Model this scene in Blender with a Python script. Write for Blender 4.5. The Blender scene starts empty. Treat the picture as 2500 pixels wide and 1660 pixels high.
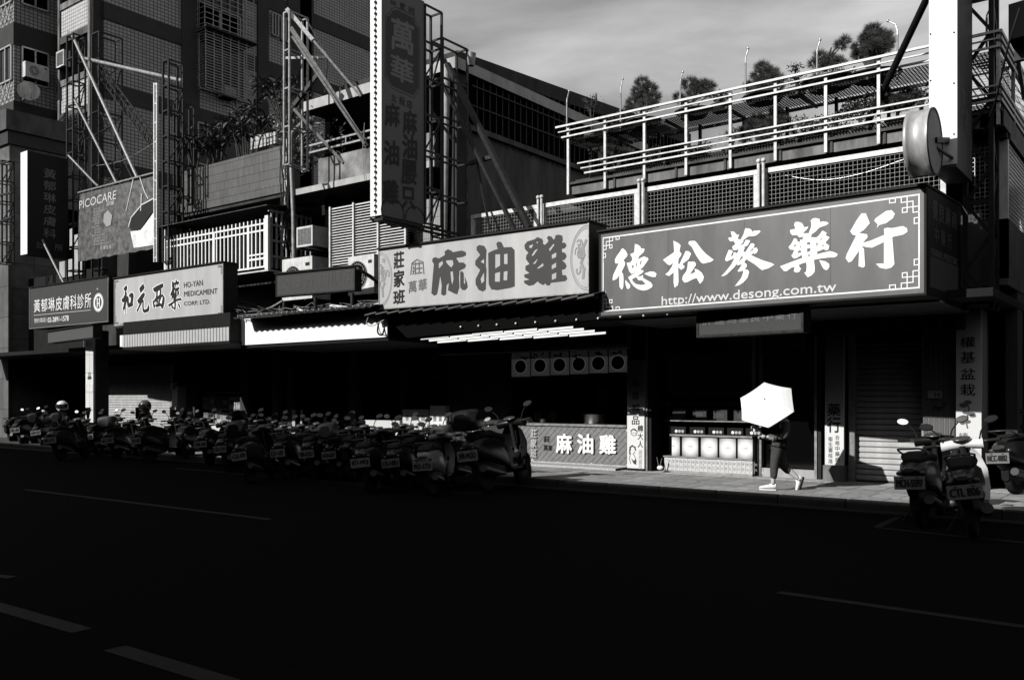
import bpy, math, random
from mathutils import Vector, Matrix
from mathutils.geometry import tessellate_polygon
V = Vector
random.seed(7)
S = bpy.context.scene
COL = S.collection

# ------------------------------------------------------------------ camera, sky, sun, exposure
FPX = 2200.0                       # focal length in pixels of the 2500 px wide photograph
YAW = math.radians(37.2)           # camera turned left of the facade's normal
EYE = 1.6
HOR = 970.0                        # row of the horizon
FW = V((-math.sin(YAW), math.cos(YAW), 0))
RT = V((math.cos(YAW), math.sin(YAW), 0))
cam_d = bpy.data.cameras.new('camera')
cam = bpy.data.objects.new('camera', cam_d)
COL.objects.link(cam)
cam_d.sensor_width = 36
cam_d.lens = FPX / 2500 * 36
cam_d.shift_y = (HOR - 830) / 2500
cam_d.clip_end = 900
cam.location = (0, 0, EYE)
cam.rotation_euler = (math.radians(90), 0, YAW)
S.camera = cam

SUN_EL = math.radians(30.0)
LH = V((math.sin(math.radians(20)), math.cos(math.radians(20)), 0))   # the way the light travels over the ground
SUN_DIR = LH * math.cos(SUN_EL) - V((0, 0, 1)) * math.sin(SUN_EL)
sun_d = bpy.data.lights.new('sun', 'SUN')
sun_d.energy = 5.0
sun_d.angle = math.radians(0.5)
sun_d.color = (1, .985, .96)
sun = bpy.data.objects.new('sun', sun_d)
COL.objects.link(sun)
sun.rotation_euler = SUN_DIR.to_track_quat('-Z', 'Y').to_euler()
sun.location = (-20, -60, 60)

W = bpy.data.worlds.new('World')
S.world = W
W.use_nodes = True
nt = W.node_tree
nt.nodes.clear()
n_out = nt.nodes.new('ShaderNodeOutputWorld')
n_bg = nt.nodes.new('ShaderNodeBackground')
n_sky = nt.nodes.new('ShaderNodeTexSky')
n_sky.sky_type = 'NISHITA'
n_sky.sun_disc = False
n_sky.sun_elevation = SUN_EL
n_sky.sun_rotation = math.radians(180 + 20)
n_sky.altitude = 10
n_sky.dust_density = 1.6
sep = nt.nodes.new('ShaderNodeSeparateColor')          # the photograph is black and white (red-filter look)
mixb = nt.nodes.new('ShaderNodeMath'); mixb.operation = 'MULTIPLY_ADD'
mixb.inputs[1].default_value = .0
nt.links.new(n_sky.outputs[0], sep.inputs[0])
nt.links.new(sep.outputs[1], mixb.inputs[0])
mr = nt.nodes.new('ShaderNodeMath'); mr.operation = 'MULTIPLY'; mr.inputs[1].default_value = 1.5
nt.links.new(sep.outputs[0], mr.inputs[0])
nt.links.new(mr.outputs[0], mixb.inputs[2])
tc = nt.nodes.new('ShaderNodeTexCoord')
mp = nt.nodes.new('ShaderNodeMapping'); mp.inputs['Scale'].default_value = (1.2, 1.2, 4.2)
mp.inputs['Rotation'].default_value = (.18, .1, .4)
ns = nt.nodes.new('ShaderNodeTexNoise'); ns.inputs['Scale'].default_value = 1.9
ns.inputs['Detail'].default_value = 7; ns.inputs['Roughness'].default_value = .52; ns.inputs['Distortion'].default_value = .5
cr = nt.nodes.new('ShaderNodeValToRGB')
cr.color_ramp.elements[0].position = .36; cr.color_ramp.elements[0].color = (2.2, 2.2, 2.2, 1)
cr.color_ramp.elements[1].position = .68; cr.color_ramp.elements[1].color = (6.2, 6.2, 6.2, 1)
mm = nt.nodes.new('ShaderNodeMath'); mm.operation = 'MULTIPLY'
nt.links.new(tc.outputs['Generated'], mp.inputs[0]); nt.links.new(mp.outputs[0], ns.inputs[0])
nt.links.new(ns.outputs[0], cr.inputs[0]); nt.links.new(cr.outputs[0], mm.inputs[1])
mn = nt.nodes.new('ShaderNodeMath'); mn.operation = 'MINIMUM'; mn.inputs[1].default_value = 2.7
nt.links.new(mixb.outputs[0], mn.inputs[0]); nt.links.new(mn.outputs[0], mm.inputs[0]); nt.links.new(mm.outputs[0], n_bg.inputs[0])
n_bg.inputs[1].default_value = .05
nt.links.new(n_bg.outputs[0], n_out.inputs[0])

S.view_settings.view_transform = 'Standard'
S.view_settings.look = 'None'
S.view_settings.gamma = 1
S.view_settings.exposure = 0.0
S.view_settings.use_curve_mapping = False
S.render.engine = 'CYCLES'
S.cycles.max_bounces = 5
S.cycles.diffuse_bounces = 0
S.cycles.caustics_reflective = False
S.cycles.caustics_refractive = False

# ------------------------------------------------------------------ from a photograph pixel to a place
def ray(u, v):
    return FW + RT * ((u - 1250) / FPX) + V((0, 0, (HOR - v) / FPX))
def P(u, v, y):                    # on the plane Y = y (parallel to the street front)
    d = ray(u, v); return V((0, 0, EYE)) + d * (y / d.y)
def PX(u, v, x):                   # on the plane X = x
    d = ray(u, v); return V((0, 0, EYE)) + d * (x / d.x)
def PD(u, v, z):                   # at the distance z in front of the camera
    return V((0, 0, EYE)) + ray(u, v) * z

# ------------------------------------------------------------------ materials
MATS = {}
def mat(name, c, rough=.6, metal=0., noise=0., scale=6., bump=0., spec=.5, streak=0., c2=None, brick=None, emit=0., alpha=None, trans=0.):
    if name in MATS: return MATS[name]
    m = bpy.data.materials.new(name); MATS[name] = m
    m.use_nodes = True
    t = m.node_tree; N = t.nodes; L = t.links
    b = N['Principled BSDF']
    b.inputs['Roughness'].default_value = rough
    b.inputs['Metallic'].default_value = metal
    b.inputs['Specular IOR Level'].default_value = spec if rough < .5 else spec*.3
    b.inputs['Base Color'].default_value = (c, c, c, 1)
    if trans: b.inputs['Transmission Weight'].default_value = trans
    if emit:
        b.inputs['Emission Color'].default_value = (1, 1, 1, 1); b.inputs['Emission Strength'].default_value = emit
    co = N.new('ShaderNodeTexCoord')
    last = None; height = None
    if brick:
        bw, bh, mw, mc, off = brick
        bt = N.new('ShaderNodeTexBrick')
        bt.offset = off
        bt.inputs['Scale'].default_value = 1
        bt.inputs['Brick Width'].default_value = bw; bt.inputs['Row Height'].default_value = bh
        bt.inputs['Mortar Size'].default_value = mw; bt.inputs['Mortar Smooth'].default_value = .1
        bt.inputs['Color1'].default_value = (c, c, c, 1)
        d = c2 if c2 else c * .85
        bt.inputs['Color2'].default_value = (d, d, d, 1)
        bt.inputs['Mortar'].default_value = (mc, mc, mc, 1)
        sx = N.new('ShaderNodeSeparateXYZ'); cb = N.new('ShaderNodeCombineXYZ'); ad = N.new('ShaderNodeMath')
        L.new(co.outputs['Object'], sx.inputs[0]); L.new(sx.outputs[0], ad.inputs[0]); L.new(sx.outputs[1], ad.inputs[1])
        L.new(ad.outputs[0], cb.inputs[0]); L.new(sx.outputs[2], cb.inputs[1]); L.new(cb.outputs[0], bt.inputs[0])
        last = bt.outputs[0]; height = bt.outputs['Fac']
    if noise or streak:
        nz = N.new('ShaderNodeTexNoise'); nz.inputs['Scale'].default_value = scale; nz.inputs['Detail'].default_value = 8
        nz.inputs['Roughness'].default_value = .65
        if streak:
            mpp = N.new('ShaderNodeMapping'); mpp.inputs['Scale'].default_value = (1, 1, 1 - streak)
            L.new(co.outputs['Object'], mpp.inputs[0]); L.new(mpp.outputs[0], nz.inputs[0])
        else:
            L.new(co.outputs['Object'], nz.inputs[0])
        rp = N.new('ShaderNodeMapRange')
        rp.inputs[1].default_value = .3; rp.inputs[2].default_value = .7
        rp.inputs[3].default_value = 1 - noise; rp.inputs[4].default_value = 1 + noise * .5
        L.new(nz.outputs[0], rp.inputs[0])
        mx = N.new('ShaderNodeVectorMath'); mx.operation = 'SCALE'
        if last: L.new(last, mx.inputs[0])
        else: mx.inputs[0].default_value = (c, c, c)
        L.new(rp.outputs[0], mx.inputs[3]); last = mx.outputs[0]
        rr = N.new('ShaderNodeMapRange'); rr.inputs[3].default_value = max(0, rough - .12); rr.inputs[4].default_value = min(1, rough + .12)
        L.new(nz.outputs[0], rr.inputs[0]); L.new(rr.outputs[0], b.inputs['Roughness'])
        if height is None: height = nz.outputs[0]
    if last: L.new(last, b.inputs['Base Color'])
    if bump and height:
        bp = N.new('ShaderNodeBump'); bp.inputs['Strength'].default_value = abs(bump); bp.inputs['Distance'].default_value = .02
        bp.invert = brick is not None
        L.new(height, bp.inputs['Height']); L.new(bp.outputs[0], b.inputs['Normal'])
    return m

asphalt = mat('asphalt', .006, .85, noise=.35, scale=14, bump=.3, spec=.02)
pave_m = mat('pavement stone', .30, .8, noise=.35, scale=11, bump=.35)
pave2_m = mat('pavement stone pale', .37, .8, noise=.35, scale=9, bump=.35)
granite = mat('granite', .5, .8, noise=.5, scale=30, bump=.5)
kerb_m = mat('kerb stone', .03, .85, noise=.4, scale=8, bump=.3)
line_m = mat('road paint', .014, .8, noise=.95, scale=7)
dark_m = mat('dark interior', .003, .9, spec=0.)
dark2_m = mat('shade dark wall', .015, .85, noise=.4, scale=3, streak=.6)  # shade put into the colour of walls, ceilings and soffits
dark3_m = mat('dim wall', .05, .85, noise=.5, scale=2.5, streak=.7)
conc = mat('concrete', .19, .88, noise=.7, scale=3.2, streak=.75, bump=.25)
conc_d = mat('dark concrete', .09, .88, noise=.55, scale=2.6, streak=.6, bump=.25)
conc_l = mat('pale concrete', .42, .85, noise=.3, scale=3, streak=.6, bump=.2)
white_m = mat('white paint', .80, .45, noise=.16, scale=5, streak=.8)
white2_m = mat('old white paint', .60, .5, noise=.35, scale=5, streak=.5)
rail_m = mat('galvanised rail', .66, .45, noise=.4, scale=14)
steel_d = mat('dark steel angle', .03, .5, .2, noise=.5, scale=12)
steel_m = mat('steel tube', .28, .45, .3, noise=.45, scale=10)
steel_l = mat('bright steel', .55, .3, .7, noise=.2, scale=10)
rust = mat('rusty steel', .05, .8, noise=.6, scale=14, bump=.3)
chrome = mat('chrome', .7, .12, 1.)
black_m = mat('black paint', .010, .55, noise=.3, scale=8)
black_g = mat('gloss black plastic', .012, .22, spec=.6)
glass_d = mat('dark glass', .003, .08, spec=.5)
rubber = mat('rubber', .015, .8)
cable_m = mat('cable', .02, .6)
pipe_w = mat('white pipe', .7, .5, noise=.25, scale=9)
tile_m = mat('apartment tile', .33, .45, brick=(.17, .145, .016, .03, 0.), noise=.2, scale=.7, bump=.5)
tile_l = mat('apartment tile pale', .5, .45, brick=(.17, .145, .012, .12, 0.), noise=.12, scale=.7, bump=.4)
band_m = mat('apartment band', .045, .7, noise=.25, scale=2)
stone_m = mat('podium stone', .17, .7, brick=(1.2, .95, .012, .05, 0.), noise=.45, scale=1.6, bump=.3)
par_m = mat('parapet strip tile', .15, .5, brick=(.055, .24, .008, .055, 0.), noise=.22, scale=1.2, c2=.12, bump=.5)
leaf_m = mat('leaf', .12, .45, noise=.4, scale=4)
leaf_d = mat('dark leaf', .06, .5, noise=.4, scale=5)
pine_m = mat('pine needle', .07, .6, noise=.5, scale=9)
bark = mat('bark', .06, .9, noise=.6, scale=12, bump=.5)
pot_m = mat('glazed pot', .05, .35, noise=.3, scale=6)
pot_l = mat('pale pot', .3, .5, noise=.3, scale=6)

# ------------------------------------------------------------------ mesh building
class MB:
    def __init__(s): s.v = []; s.f = []; s.sm = []
    def add(s, vs, fs, smooth=False):
        o = len(s.v); s.v += [V(x) for x in vs]
        for f in fs: s.f.append([i + o for i in f]); s.sm.append(smooth)
        return s
    def box(s, a, b):
        x0, y0, z0 = (min(a[i], b[i]) for i in range(3)); x1, y1, z1 = (max(a[i], b[i]) for i in range(3))
        return s.add([(x0,y0,z0),(x1,y0,z0),(x1,y1,z0),(x0,y1,z0),(x0,y0,z1),(x1,y0,z1),(x1,y1,z1),(x0,y1,z1)],
              [(0,3,2,1),(4,5,6,7),(0,1,5,4),(1,2,6,5),(2,3,7,6),(3,0,4,7)])
    def bar(s, p, q, w, h=None, up=None):
        p = V(p); q = V(q); h = h or w
        d = (q - p)
        if d.length < 1e-6: return s
        d.normalize(); up = V(up) if up else V((0, 0, 1))
        if abs(d.dot(up)) > .98: up = V((0, 1, 0))
        a = d.cross(up).normalized() * w / 2; b = a.cross(d).normalized() * h / 2
        vs = [p - a - b, p + a - b, p + a + b, p - a + b, q - a - b, q + a - b, q + a + b, q - a + b]
        return s.add(vs, [(0,1,2,3),(7,6,5,4),(1,0,4,5),(2,1,5,6),(3,2,6,7),(0,3,7,4)])
    def tube(s, pts, r, n=8, caps=True):
        pts = [V(p) for p in pts]; k = len(pts)
        rr = r if isinstance(r, (list, tuple)) else [r] * k
        rings = []; ref = None
        for i, p in enumerate(pts):
            d = (pts[min(i+1, k-1)] - pts[max(i-1, 0)])
            d = d.normalized() if d.length > 1e-9 else V((0,0,1))
            if ref is None or abs(ref.dot(d)) > .95: ref = V((0,0,1)) if abs(d.z) < .9 else V((1,0,0))
            a = d.cross(ref).normalized(); b = d.cross(a); ref = a.cross(d)
            rings.append([p + (a * math.cos(t) + b * math.sin(t)) * rr[i] for t in [2*math.pi*j/n for j in range(n)]])
        vs = [x for r_ in rings for x in r_]
        fs = [(i*n+j, i*n+(j+1)%n, (i+1)*n+(j+1)%n, (i+1)*n+j) for i in range(k-1) for j in range(n)]
        s.add(vs, fs, True)
        if caps: s.add(rings[0], [tuple(range(n))]); s.add(rings[-1], [tuple(range(n))[::-1]])
        return s
    def lathe(s, c, prof, n=16, axis='z', smooth=True):
        c = V(c); vs = []
        for r, h in prof:
            for j in range(n):
                t = 2*math.pi*j/n; a, b = r*math.cos(t), r*math.sin(t)
                vs.append(c + (V((a, b, h)) if axis == 'z' else V((a, h, b)) if axis == 'y' else V((h, a, b))))
        k = len(prof)
        fs = [(i*n+j, i*n+(j+1)%n, (i+1)*n+(j+1)%n, (i+1)*n+j) for i in range(k-1) for j in range(n)]
        s.add(vs, fs, smooth)
        s.add(vs[:n], [tuple(range(n))[::-1]]); s.add(vs[-n:], [tuple(range(n))])
        return s
    def quad(s, *p): return s.add(p, [tuple(range(len(p)))])
    def prism(s, poly, off):
        n = len(poly); off = V(off); a = [V(p) for p in poly]
        return s.add(a + [p + off for p in a], [tuple(range(n))[::-1], tuple(range(n, 2*n))] + [(i, (i+1)%n, (i+1)%n+n, i+n) for i in range(n)])
    def ball(s, c, r, n=10, m=6, sc=(1,1,1)):
        c = V(c); vs = []; 
        for i in range(m+1):
            t = math.pi*i/m
            for j in range(n):
                p = 2*math.pi*j/n; vs.append(c + V((r*sc[0]*math.sin(t)*math.cos(p), r*sc[1]*math.sin(t)*math.sin(p), r*sc[2]*math.cos(t))))
        return s.add(vs, [(i*n+j, (i+1)*n+j, (i+1)*n+(j+1)%n, i*n+(j+1)%n) for i in range(m) for j in range(n)], True)
    def loft(s, secs, smooth=True, caps=True):
        n = len(secs[0]); vs = [V(p) for q in secs for p in q]; k = len(secs)
        s.add(vs, [(i*n+j, i*n+(j+1)%n, (i+1)*n+(j+1)%n, (i+1)*n+j) for i in range(k-1) for j in range(n)], smooth)
        if caps: s.add(secs[0], [tuple(range(n))[::-1]]); s.add(secs[-1], [tuple(range(n))])
        return s
    def xf(s, M):
        s.v = [M @ x for x in s.v]; return s
    def mesh(s, name):
        me = bpy.data.meshes.new(name)
        me.from_pydata([tuple(x) for x in s.v], [], s.f)
        me.polygons.foreach_set('use_smooth', s.sm)
        me.update(); return me

WM = {}                             # world matrix of every object made here
def put(o, props):
    for k, v in props.items():
        if v: o[k] = v
    COL.objects.link(o); return o
def thing(name, label, cat, loc, rz=0., group=None):
    o = bpy.data.objects.new(name, None); o.empty_display_size = .2
    o.location = loc; o.rotation_euler = (0, 0, rz)
    put(o, dict(label=label, category=cat, group=group))
    WM[o.name] = Matrix.Translation(V(loc)) @ Matrix.Rotation(rz, 4, 'Z')
    return o
def part(name, mb, m, parent, kind=None, label=None, local=False, recalc=True):
    """mb in world coordinates (or in the thing's own if local)"""
    me = mb.mesh(name)
    if parent and not local: me.transform(WM[parent.name].inverted())
    if recalc: fixn(me)
    me.materials.append(m)
    o = bpy.data.objects.new(name, me); o.parent = parent
    put(o, dict(kind=kind, label=label))
    WM[o.name] = WM[parent.name] if parent else Matrix.Identity(4)
    return o
def fixn(me):
    import bmesh
    bm = bmesh.new(); bm.from_mesh(me); bmesh.ops.recalc_face_normals(bm, faces=bm.faces); bm.to_mesh(me); bm.free()
def single(name, mb, m, label, cat, group=None, kind=None, recalc=True):
    c = V((sum(p.x for p in mb.v)/len(mb.v), sum(p.y for p in mb.v)/len(mb.v), min(p.z for p in mb.v)))
    me = mb.mesh(name); me.transform(Matrix.Translation(-c))
    if recalc: fixn(me)
    me.materials.append(m)
    o = bpy.data.objects.new(name, me); o.location = c
    put(o, dict(label=label, category=cat, group=group, kind=kind))
    WM[o.name] = Matrix.Translation(c)
    return o
def struct(name, mb, m):
    return single(name, mb, m, None, None, kind='structure')
def kids(o): return [c for c in KID.get(o.name, [])]
KID = {}
def copy_tree(o, allobj, parent=None, swap=None):
    c = o.copy(); COL.objects.link(c)
    if parent is not None: c.parent = parent
    if swap and c.type == 'MESH' and o.data.materials and o.data.materials[0].name in swap:
        me = o.data.copy(); me.materials[0] = swap[o.data.materials[0].name]; c.data = me
    for ch in allobj:
        if ch.parent == o: copy_tree(ch, allobj, c, swap)
    return c

# ------------------------------------------------------------------ lettering
_tx = {}
def glyph(s, bold=0., res=3):
    k = (s, bold)
    if k in _tx: return _tx[k]
    cu = bpy.data.curves.new('t', 'FONT'); cu.body = s; cu.size = 1; cu.offset = bold; cu.resolution_u = res
    ob = bpy.data.objects.new('t', cu); COL.objects.link(ob)
    dg = bpy.context.evaluated_depsgraph_get(); dg.update()
    me = ob.evaluated_get(dg).to_mesh()
    vs = [v.co.copy() for v in me.vertices]; fs = [tuple(p.vertices) for p in me.polygons]
    ob.evaluated_get(dg).to_mesh_clear()
    bpy.data.objects.remove(ob); bpy.data.curves.remove(cu)
    if not vs: _tx[k] = ([], [], 1, 1); return _tx[k]
    x0 = min(v.x for v in vs); x1 = max(v.x for v in vs); y0 = min(v.y for v in vs); y1 = max(v.y for v in vs)
    vs = [((v.x-x0)/(x1-x0), (v.y-y0)/(y1-y0)) for v in vs]
    _tx[k] = (vs, fs, x1-x0, y1-y0); return _tx[k]

def spread_(bold):
    if bold < .009: return [(0, 0)]
    n = 4 if bold < .03 else 8
    return [(bold*math.cos(2*math.pi*i/n+.4), bold*math.sin(2*math.pi*i/n+.4)) for i in range(n)]
class Face:
    """a flat face in the place: origin o (bottom left), unit vector ax along it, az up, n outwards"""
    def __init__(s, o, ax, az=V((0,0,1)), w=1, h=1):
        s.o = V(o); s.ax = V(ax).normalized(); s.az = V(az).normalized(); s.n = s.ax.cross(s.az).normalized(); s.w = w; s.h = h
        s.k = 0
    def at(s, x, z, d=0.): return s.o + s.ax*x + s.az*z + s.n*d
    def uv(s, u, v):
        r = ray(u, v); c = V((0,0,EYE)); t = (s.o - c).dot(s.n) / r.dot(s.n); p = c + r*t - s.o
        return p.dot(s.ax), p.dot(s.az)
    def text(s, mb, st, x0, z0, x1, z1, bold=0., d=.006):
        for k, (da, db) in enumerate(spread_(bold)):
            vs, fs, _, _ = glyph(st, 0.)
            mb.add([s.at(x0 + (a+da)*(x1-x0), z0 + (b+db)*(z1-z0), d+.0002*k) for a, b in vs], fs)
    def tquad(s, mb, st, tl, tr, br, bl, bold=0., d=.006):
        """text fitted to the four photograph pixels of its outline"""
        q = [V(s.uv(*p)) for p in (tl, tr, br, bl)]
        vs, fs, w_, h_ = glyph(st, 0.)
        for k, (da, db) in enumerate(spread_(bold)):
            out = []; da /= max(1, len(st))
            for a, b in vs:
                a += da; b += db
                p = (q[3]*(1-a) + q[2]*a)*(1-b) + (q[0]*(1-a) + q[1]*a)*b
                out.append(s.at(p.x, p.y, d+.0002*k))
            mb.add(out, fs)
    def rect(s, mb, x0, z0, x1, z1, d=.004, th=0.):
        if th: mb.prism([s.at(x0,z0,d-th), s.at(x1,z0,d-th), s.at(x1,z1,d-th), s.at(x0,z1,d-th)], s.n*th)
        else: mb.quad(s.at(x0,z0,d), s.at(x1,z0,d), s.at(x1,z1,d), s.at(x0,z1,d))
    def poly(s, mb, pts, d=.004):
        """pts: list of loops (first the outline, then holes) of (x, z)"""
        loops = [[V((p[0], p[1], 0)) for p in l] for l in pts]
        fs = tessellate_polygon(loops); vs = [p for l in loops for p in l]
        mb.add([s.at(p.x, p.y, d) for p in vs], [tuple(f) for f in fs])
    def ring(s, mb, cx, cz, r, w, d=.004, n=40, sx=1.):
        a = [s.at(cx+sx*r*math.cos(2*math.pi*i/n), cz+r*math.sin(2*math.pi*i/n), d) for i in range(n)]
        b = [s.at(cx+sx*(r-w)*math.cos(2*math.pi*i/n), cz+(r-w)*math.sin(2*math.pi*i/n), d) for i in range(n)]
        mb.add(a+b, [(i, (i+1)%n, n+(i+1)%n, n+i) for i in range(n)])
    def line(s, mb, pts, w, d=.004):
        for (a, b), (c, e) in zip(pts, pts[1:]):
            t = V((c-a, e-b))
            if t.length < 1e-6: continue
            t.normalize(); m = V((-t.y, t.x))*w/2; t = t*w/2; 
            s.k += 1; dd = d + (s.k % 7)*.0002
            mb.quad(s.at(a-t.x-m.x, b-t.y-m.y, dd), s.at(c+t.x-m.x, e+t.y-m.y, dd), s.at(c+t.x+m.x, e+t.y+m.y, dd), s.at(a-t.x+m.x, b-t.y+m.y, dd))
def fpx(u0, v0t, v0b, u1, v1t, v1b, y0):
    """a sign's face from the pixels of its left and right edges; y0: plane of its left edge"""
    a = P(u0, v0b, y0); z0 = (a - V((0,0,EYE))).dot(FW); h = (v0b - v0t)*z0/FPX
    z1 = h*FPX/(v1b - v1t); b = PD(u1, v1b, z1)
    zb = (a.z + b.z)/2; a.z = zb; b.z = zb
    return Face(a, b - a, w=(b-a).length, h=h)
def traced(face, mb, org, sc, loops, d=.006, grow=0.):
    """outline read off an enlargement of the photograph (org: its corner, sc: its scale)"""
    out = []
    for l in loops:
        if grow:
            n = len(l); ar = sum(l[i][0]*l[(i+1)%n][1]-l[(i+1)%n][0]*l[i][1] for i in range(n)); sg = 1 if ar > 0 else -1
            g = []
            for i in range(n):
                a = V(l[i-1]); b = V(l[i]); c = V(l[(i+1)%n]); t = (c-a).normalized(); g.append((b.x + sg*t.y*grow, b.y - sg*t.x*grow))
            l = g
        out.append([face.uv(org[0]+x/sc, org[1]+y/sc) for x, y in l])
    face.poly(mb, out, d)
# ------------------------------------------------------------------ ground
def X(u, y): return P(u, HOR, y).x
def Z(u, v, y): return P(u, v, y).z
KERB = 13.2
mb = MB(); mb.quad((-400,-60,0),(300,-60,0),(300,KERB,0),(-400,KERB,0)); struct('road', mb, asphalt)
mb = MB(); mb.quad((-400,KERB+.1,-.02),(300,KERB+.1,-.02),(300,400,-.02),(-400,400,-.02)); struct('ground', mb, conc_d)
pv = MB(); pv.box((-120,KERB+.15,-.01),(40,22,.10)); pave = struct('pavement', pv, conc_d)
# paving slabs near the walker, one object each, and the granite strip along the shops
slab_me = {}
def piece(name, key, mbf, m, parent, loc):
    if key not in slab_me:
        me = mbf().mesh(name); me.materials.append(m); fixn(me); slab_me[key] = me
    o = bpy.data.objects.new(name, slab_me[key]); o.parent = parent
    o.location = V(loc) - WM[parent.name].translation
    COL.objects.link(o); return o
def slab(w, d, h, bev=.006):
    def f():
        b = MB(); b.prism([(0,0,0),(w,0,0),(w,d,0),(0,d,0)], (0,0,h-bev))
        b.prism([(0,0,h-bev),(w,0,h-bev),(w,d,h-bev),(0,d,h-bev)], (0,0,.0001))
        b = MB(); a = [(0,0),(w,0),(w,d),(0,d)]; c = [(bev,bev),(w-bev,bev),(w-bev,d-bev),(bev,d-bev)]
        b.add([(x,y,0) for x,y in a]+[(x,y,h-bev) for x,y in a]+[(x,y,h) for x,y in c],
              [(0,1,5,4),(1,2,6,5),(2,3,7,6),(3,0,4,7),(4,5,9,8),(5,6,10,9),(6,7,11,10),(7,4,8,11),(8,9,10,11)])
        return b
    return f
for i in range(54):
    x = -24.2 + i*.43
    for j in range(4):
        y = KERB + .16 + j*.62
        m = random.choice((pave_m, pave_m, pave2_m))
        piece('paving_slab', ('s', m.name), slab(.424, .612, .02), m, pave, (x + (.1 if j == 1 else 0), y, .1 + random.uniform(0, .0025)))
for i in range(38):
    piece('granite_block', 'g', slab(.60, .60, .022), granite, pave, (-24.2 + i*.612, KERB+.16+2.49, .1+random.uniform(0,.002)))
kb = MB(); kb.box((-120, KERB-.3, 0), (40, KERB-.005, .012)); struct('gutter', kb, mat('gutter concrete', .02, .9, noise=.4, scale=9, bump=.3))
kerb = thing('kerb', None, None, (-10, KERB, 0)); kerb['kind'] = 'structure'
WM[kerb.name] = Matrix.Translation((-10, KERB, 0))
for i in range(60):
    piece('kerb_stone', 'k', slab(.985, .14, .135, .015), kerb_m, kerb, (-50 + i*1.0, KERB, 0))
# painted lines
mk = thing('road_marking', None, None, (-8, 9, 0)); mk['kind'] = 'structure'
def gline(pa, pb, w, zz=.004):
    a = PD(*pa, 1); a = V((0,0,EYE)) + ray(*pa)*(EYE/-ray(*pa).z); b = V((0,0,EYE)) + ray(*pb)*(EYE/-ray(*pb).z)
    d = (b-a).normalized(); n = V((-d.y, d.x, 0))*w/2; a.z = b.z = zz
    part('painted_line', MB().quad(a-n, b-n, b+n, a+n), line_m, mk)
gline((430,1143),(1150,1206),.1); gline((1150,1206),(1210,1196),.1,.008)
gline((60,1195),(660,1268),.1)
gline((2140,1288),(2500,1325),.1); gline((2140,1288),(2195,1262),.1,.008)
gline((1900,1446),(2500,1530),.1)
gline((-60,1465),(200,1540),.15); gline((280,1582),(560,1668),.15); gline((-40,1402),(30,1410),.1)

# ------------------------------------------------------------------ the row across the street (shades the road)
mb = MB(); mb.box((-90,-16,0),(-2,-4.0,10.75)); mb.box((-1.99,-16,0),(60,-4.0,10.75))
single('opposite_row', mb, conc_d, 'long plain row of buildings across the street, behind the viewer', 'building')

# ------------------------------------------------------------------ apartment tower on the left
XA = -35.05
apt = thing('apartment_building', 'tall tiled apartment tower with barred windows behind the low shops', 'building', (-38, 19, 0))
def aq(u, v): return PX(u, v, XA)          # on the tower's long side wall
STO = 3.17
YEND = aq(985, 300).y
def zb(v): return aq(260, v).z
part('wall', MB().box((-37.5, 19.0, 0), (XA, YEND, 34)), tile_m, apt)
zb0 = zb(28)                              # middle of the upper band at the corner
for k in range(-3, 5):
    z = zb0 + k*STO
    part('band', MB().box((-37.55, 18.97, z-.34), (XA+.05, YEND+.03, z+.34)), band_m, apt)
def ya(u): return aq(u, 500).y
for u in (463, 640, 746):                   # dark upright piers on the side wall
    y = ya(u); w = .42 if u != 640 else .3
    part('pier', MB().box((XA-.2, y-w, 0), (XA+.10, y+w, 34)), band_m, apt)
part('pier', MB().box((XA-.2, ya(700), 0), (XA+.10, ya(746)+.3, 34)), band_m, apt)
def awin(u0, u1, v0, v1, bars=0):
    """barred window on the side wall; u,v: its near upper corner and far lower corner, v measured at u0"""
    y0, y1 = ya(u0), ya(u1); z1 = aq(u0, v0).z; z0 = aq(u0, v1).z
    f = part('window', MB().box((XA-.1, y0, z0), (XA+.06, y1, z1)), dark_m, apt)
    fr = MB()
    for a, b in (((y0,z0),(y1,z0)), ((y0,z1),(y1,z1)), ((y0,z0),(y0,z1)), ((y1,z0),(y1,z1)), (((y0+y1)/2,z0),((y0+y1)/2,z1))):
        fr.bar((XA+.1, *a), (XA+.1, *b), .07)
    part('frame', fr, steel_m, f)
    part('pane', MB().box((XA+.062, y0+.03, z0+.03), (XA+.066, y1-.03, z1-.03)), glass_d, f)
    if bars:
        g = MB(); p = .75
        for i in range(bars+1):
            z = z0 - .15 + (z1 - z0 + .3)*i/bars; g.bar((XA+.1, y0-.1, z), (XA+p, y0-.1, z), .025); g.bar((XA+p, y0-.1, z), (XA+p, y1+.1, z), .03)
        for i in range(7):
            y = y0 - .1 + (y1-y0+.2)*i/6; g.bar((XA+p, y, z0-.15), (XA+p, y, z1+.15), .035)
        part('window_grille', g, steel_m, apt)
awin(481, 583, 5, 78, 0); awin(480, 590, -120, 72, 16)
awin(482, 592, 82, 215, 22)
part('window_canopy', MB().box((XA, ya(480)-.1, aq(480,80).z), (XA+1., ya(598), aq(480,80).z+.06)), steel_d, apt)
awin(662, 676, 33, 86); awin(684, 704, 43, 98)
awin(480, 590, 300, 400); awin(482, 560, 440, 500)
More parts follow.
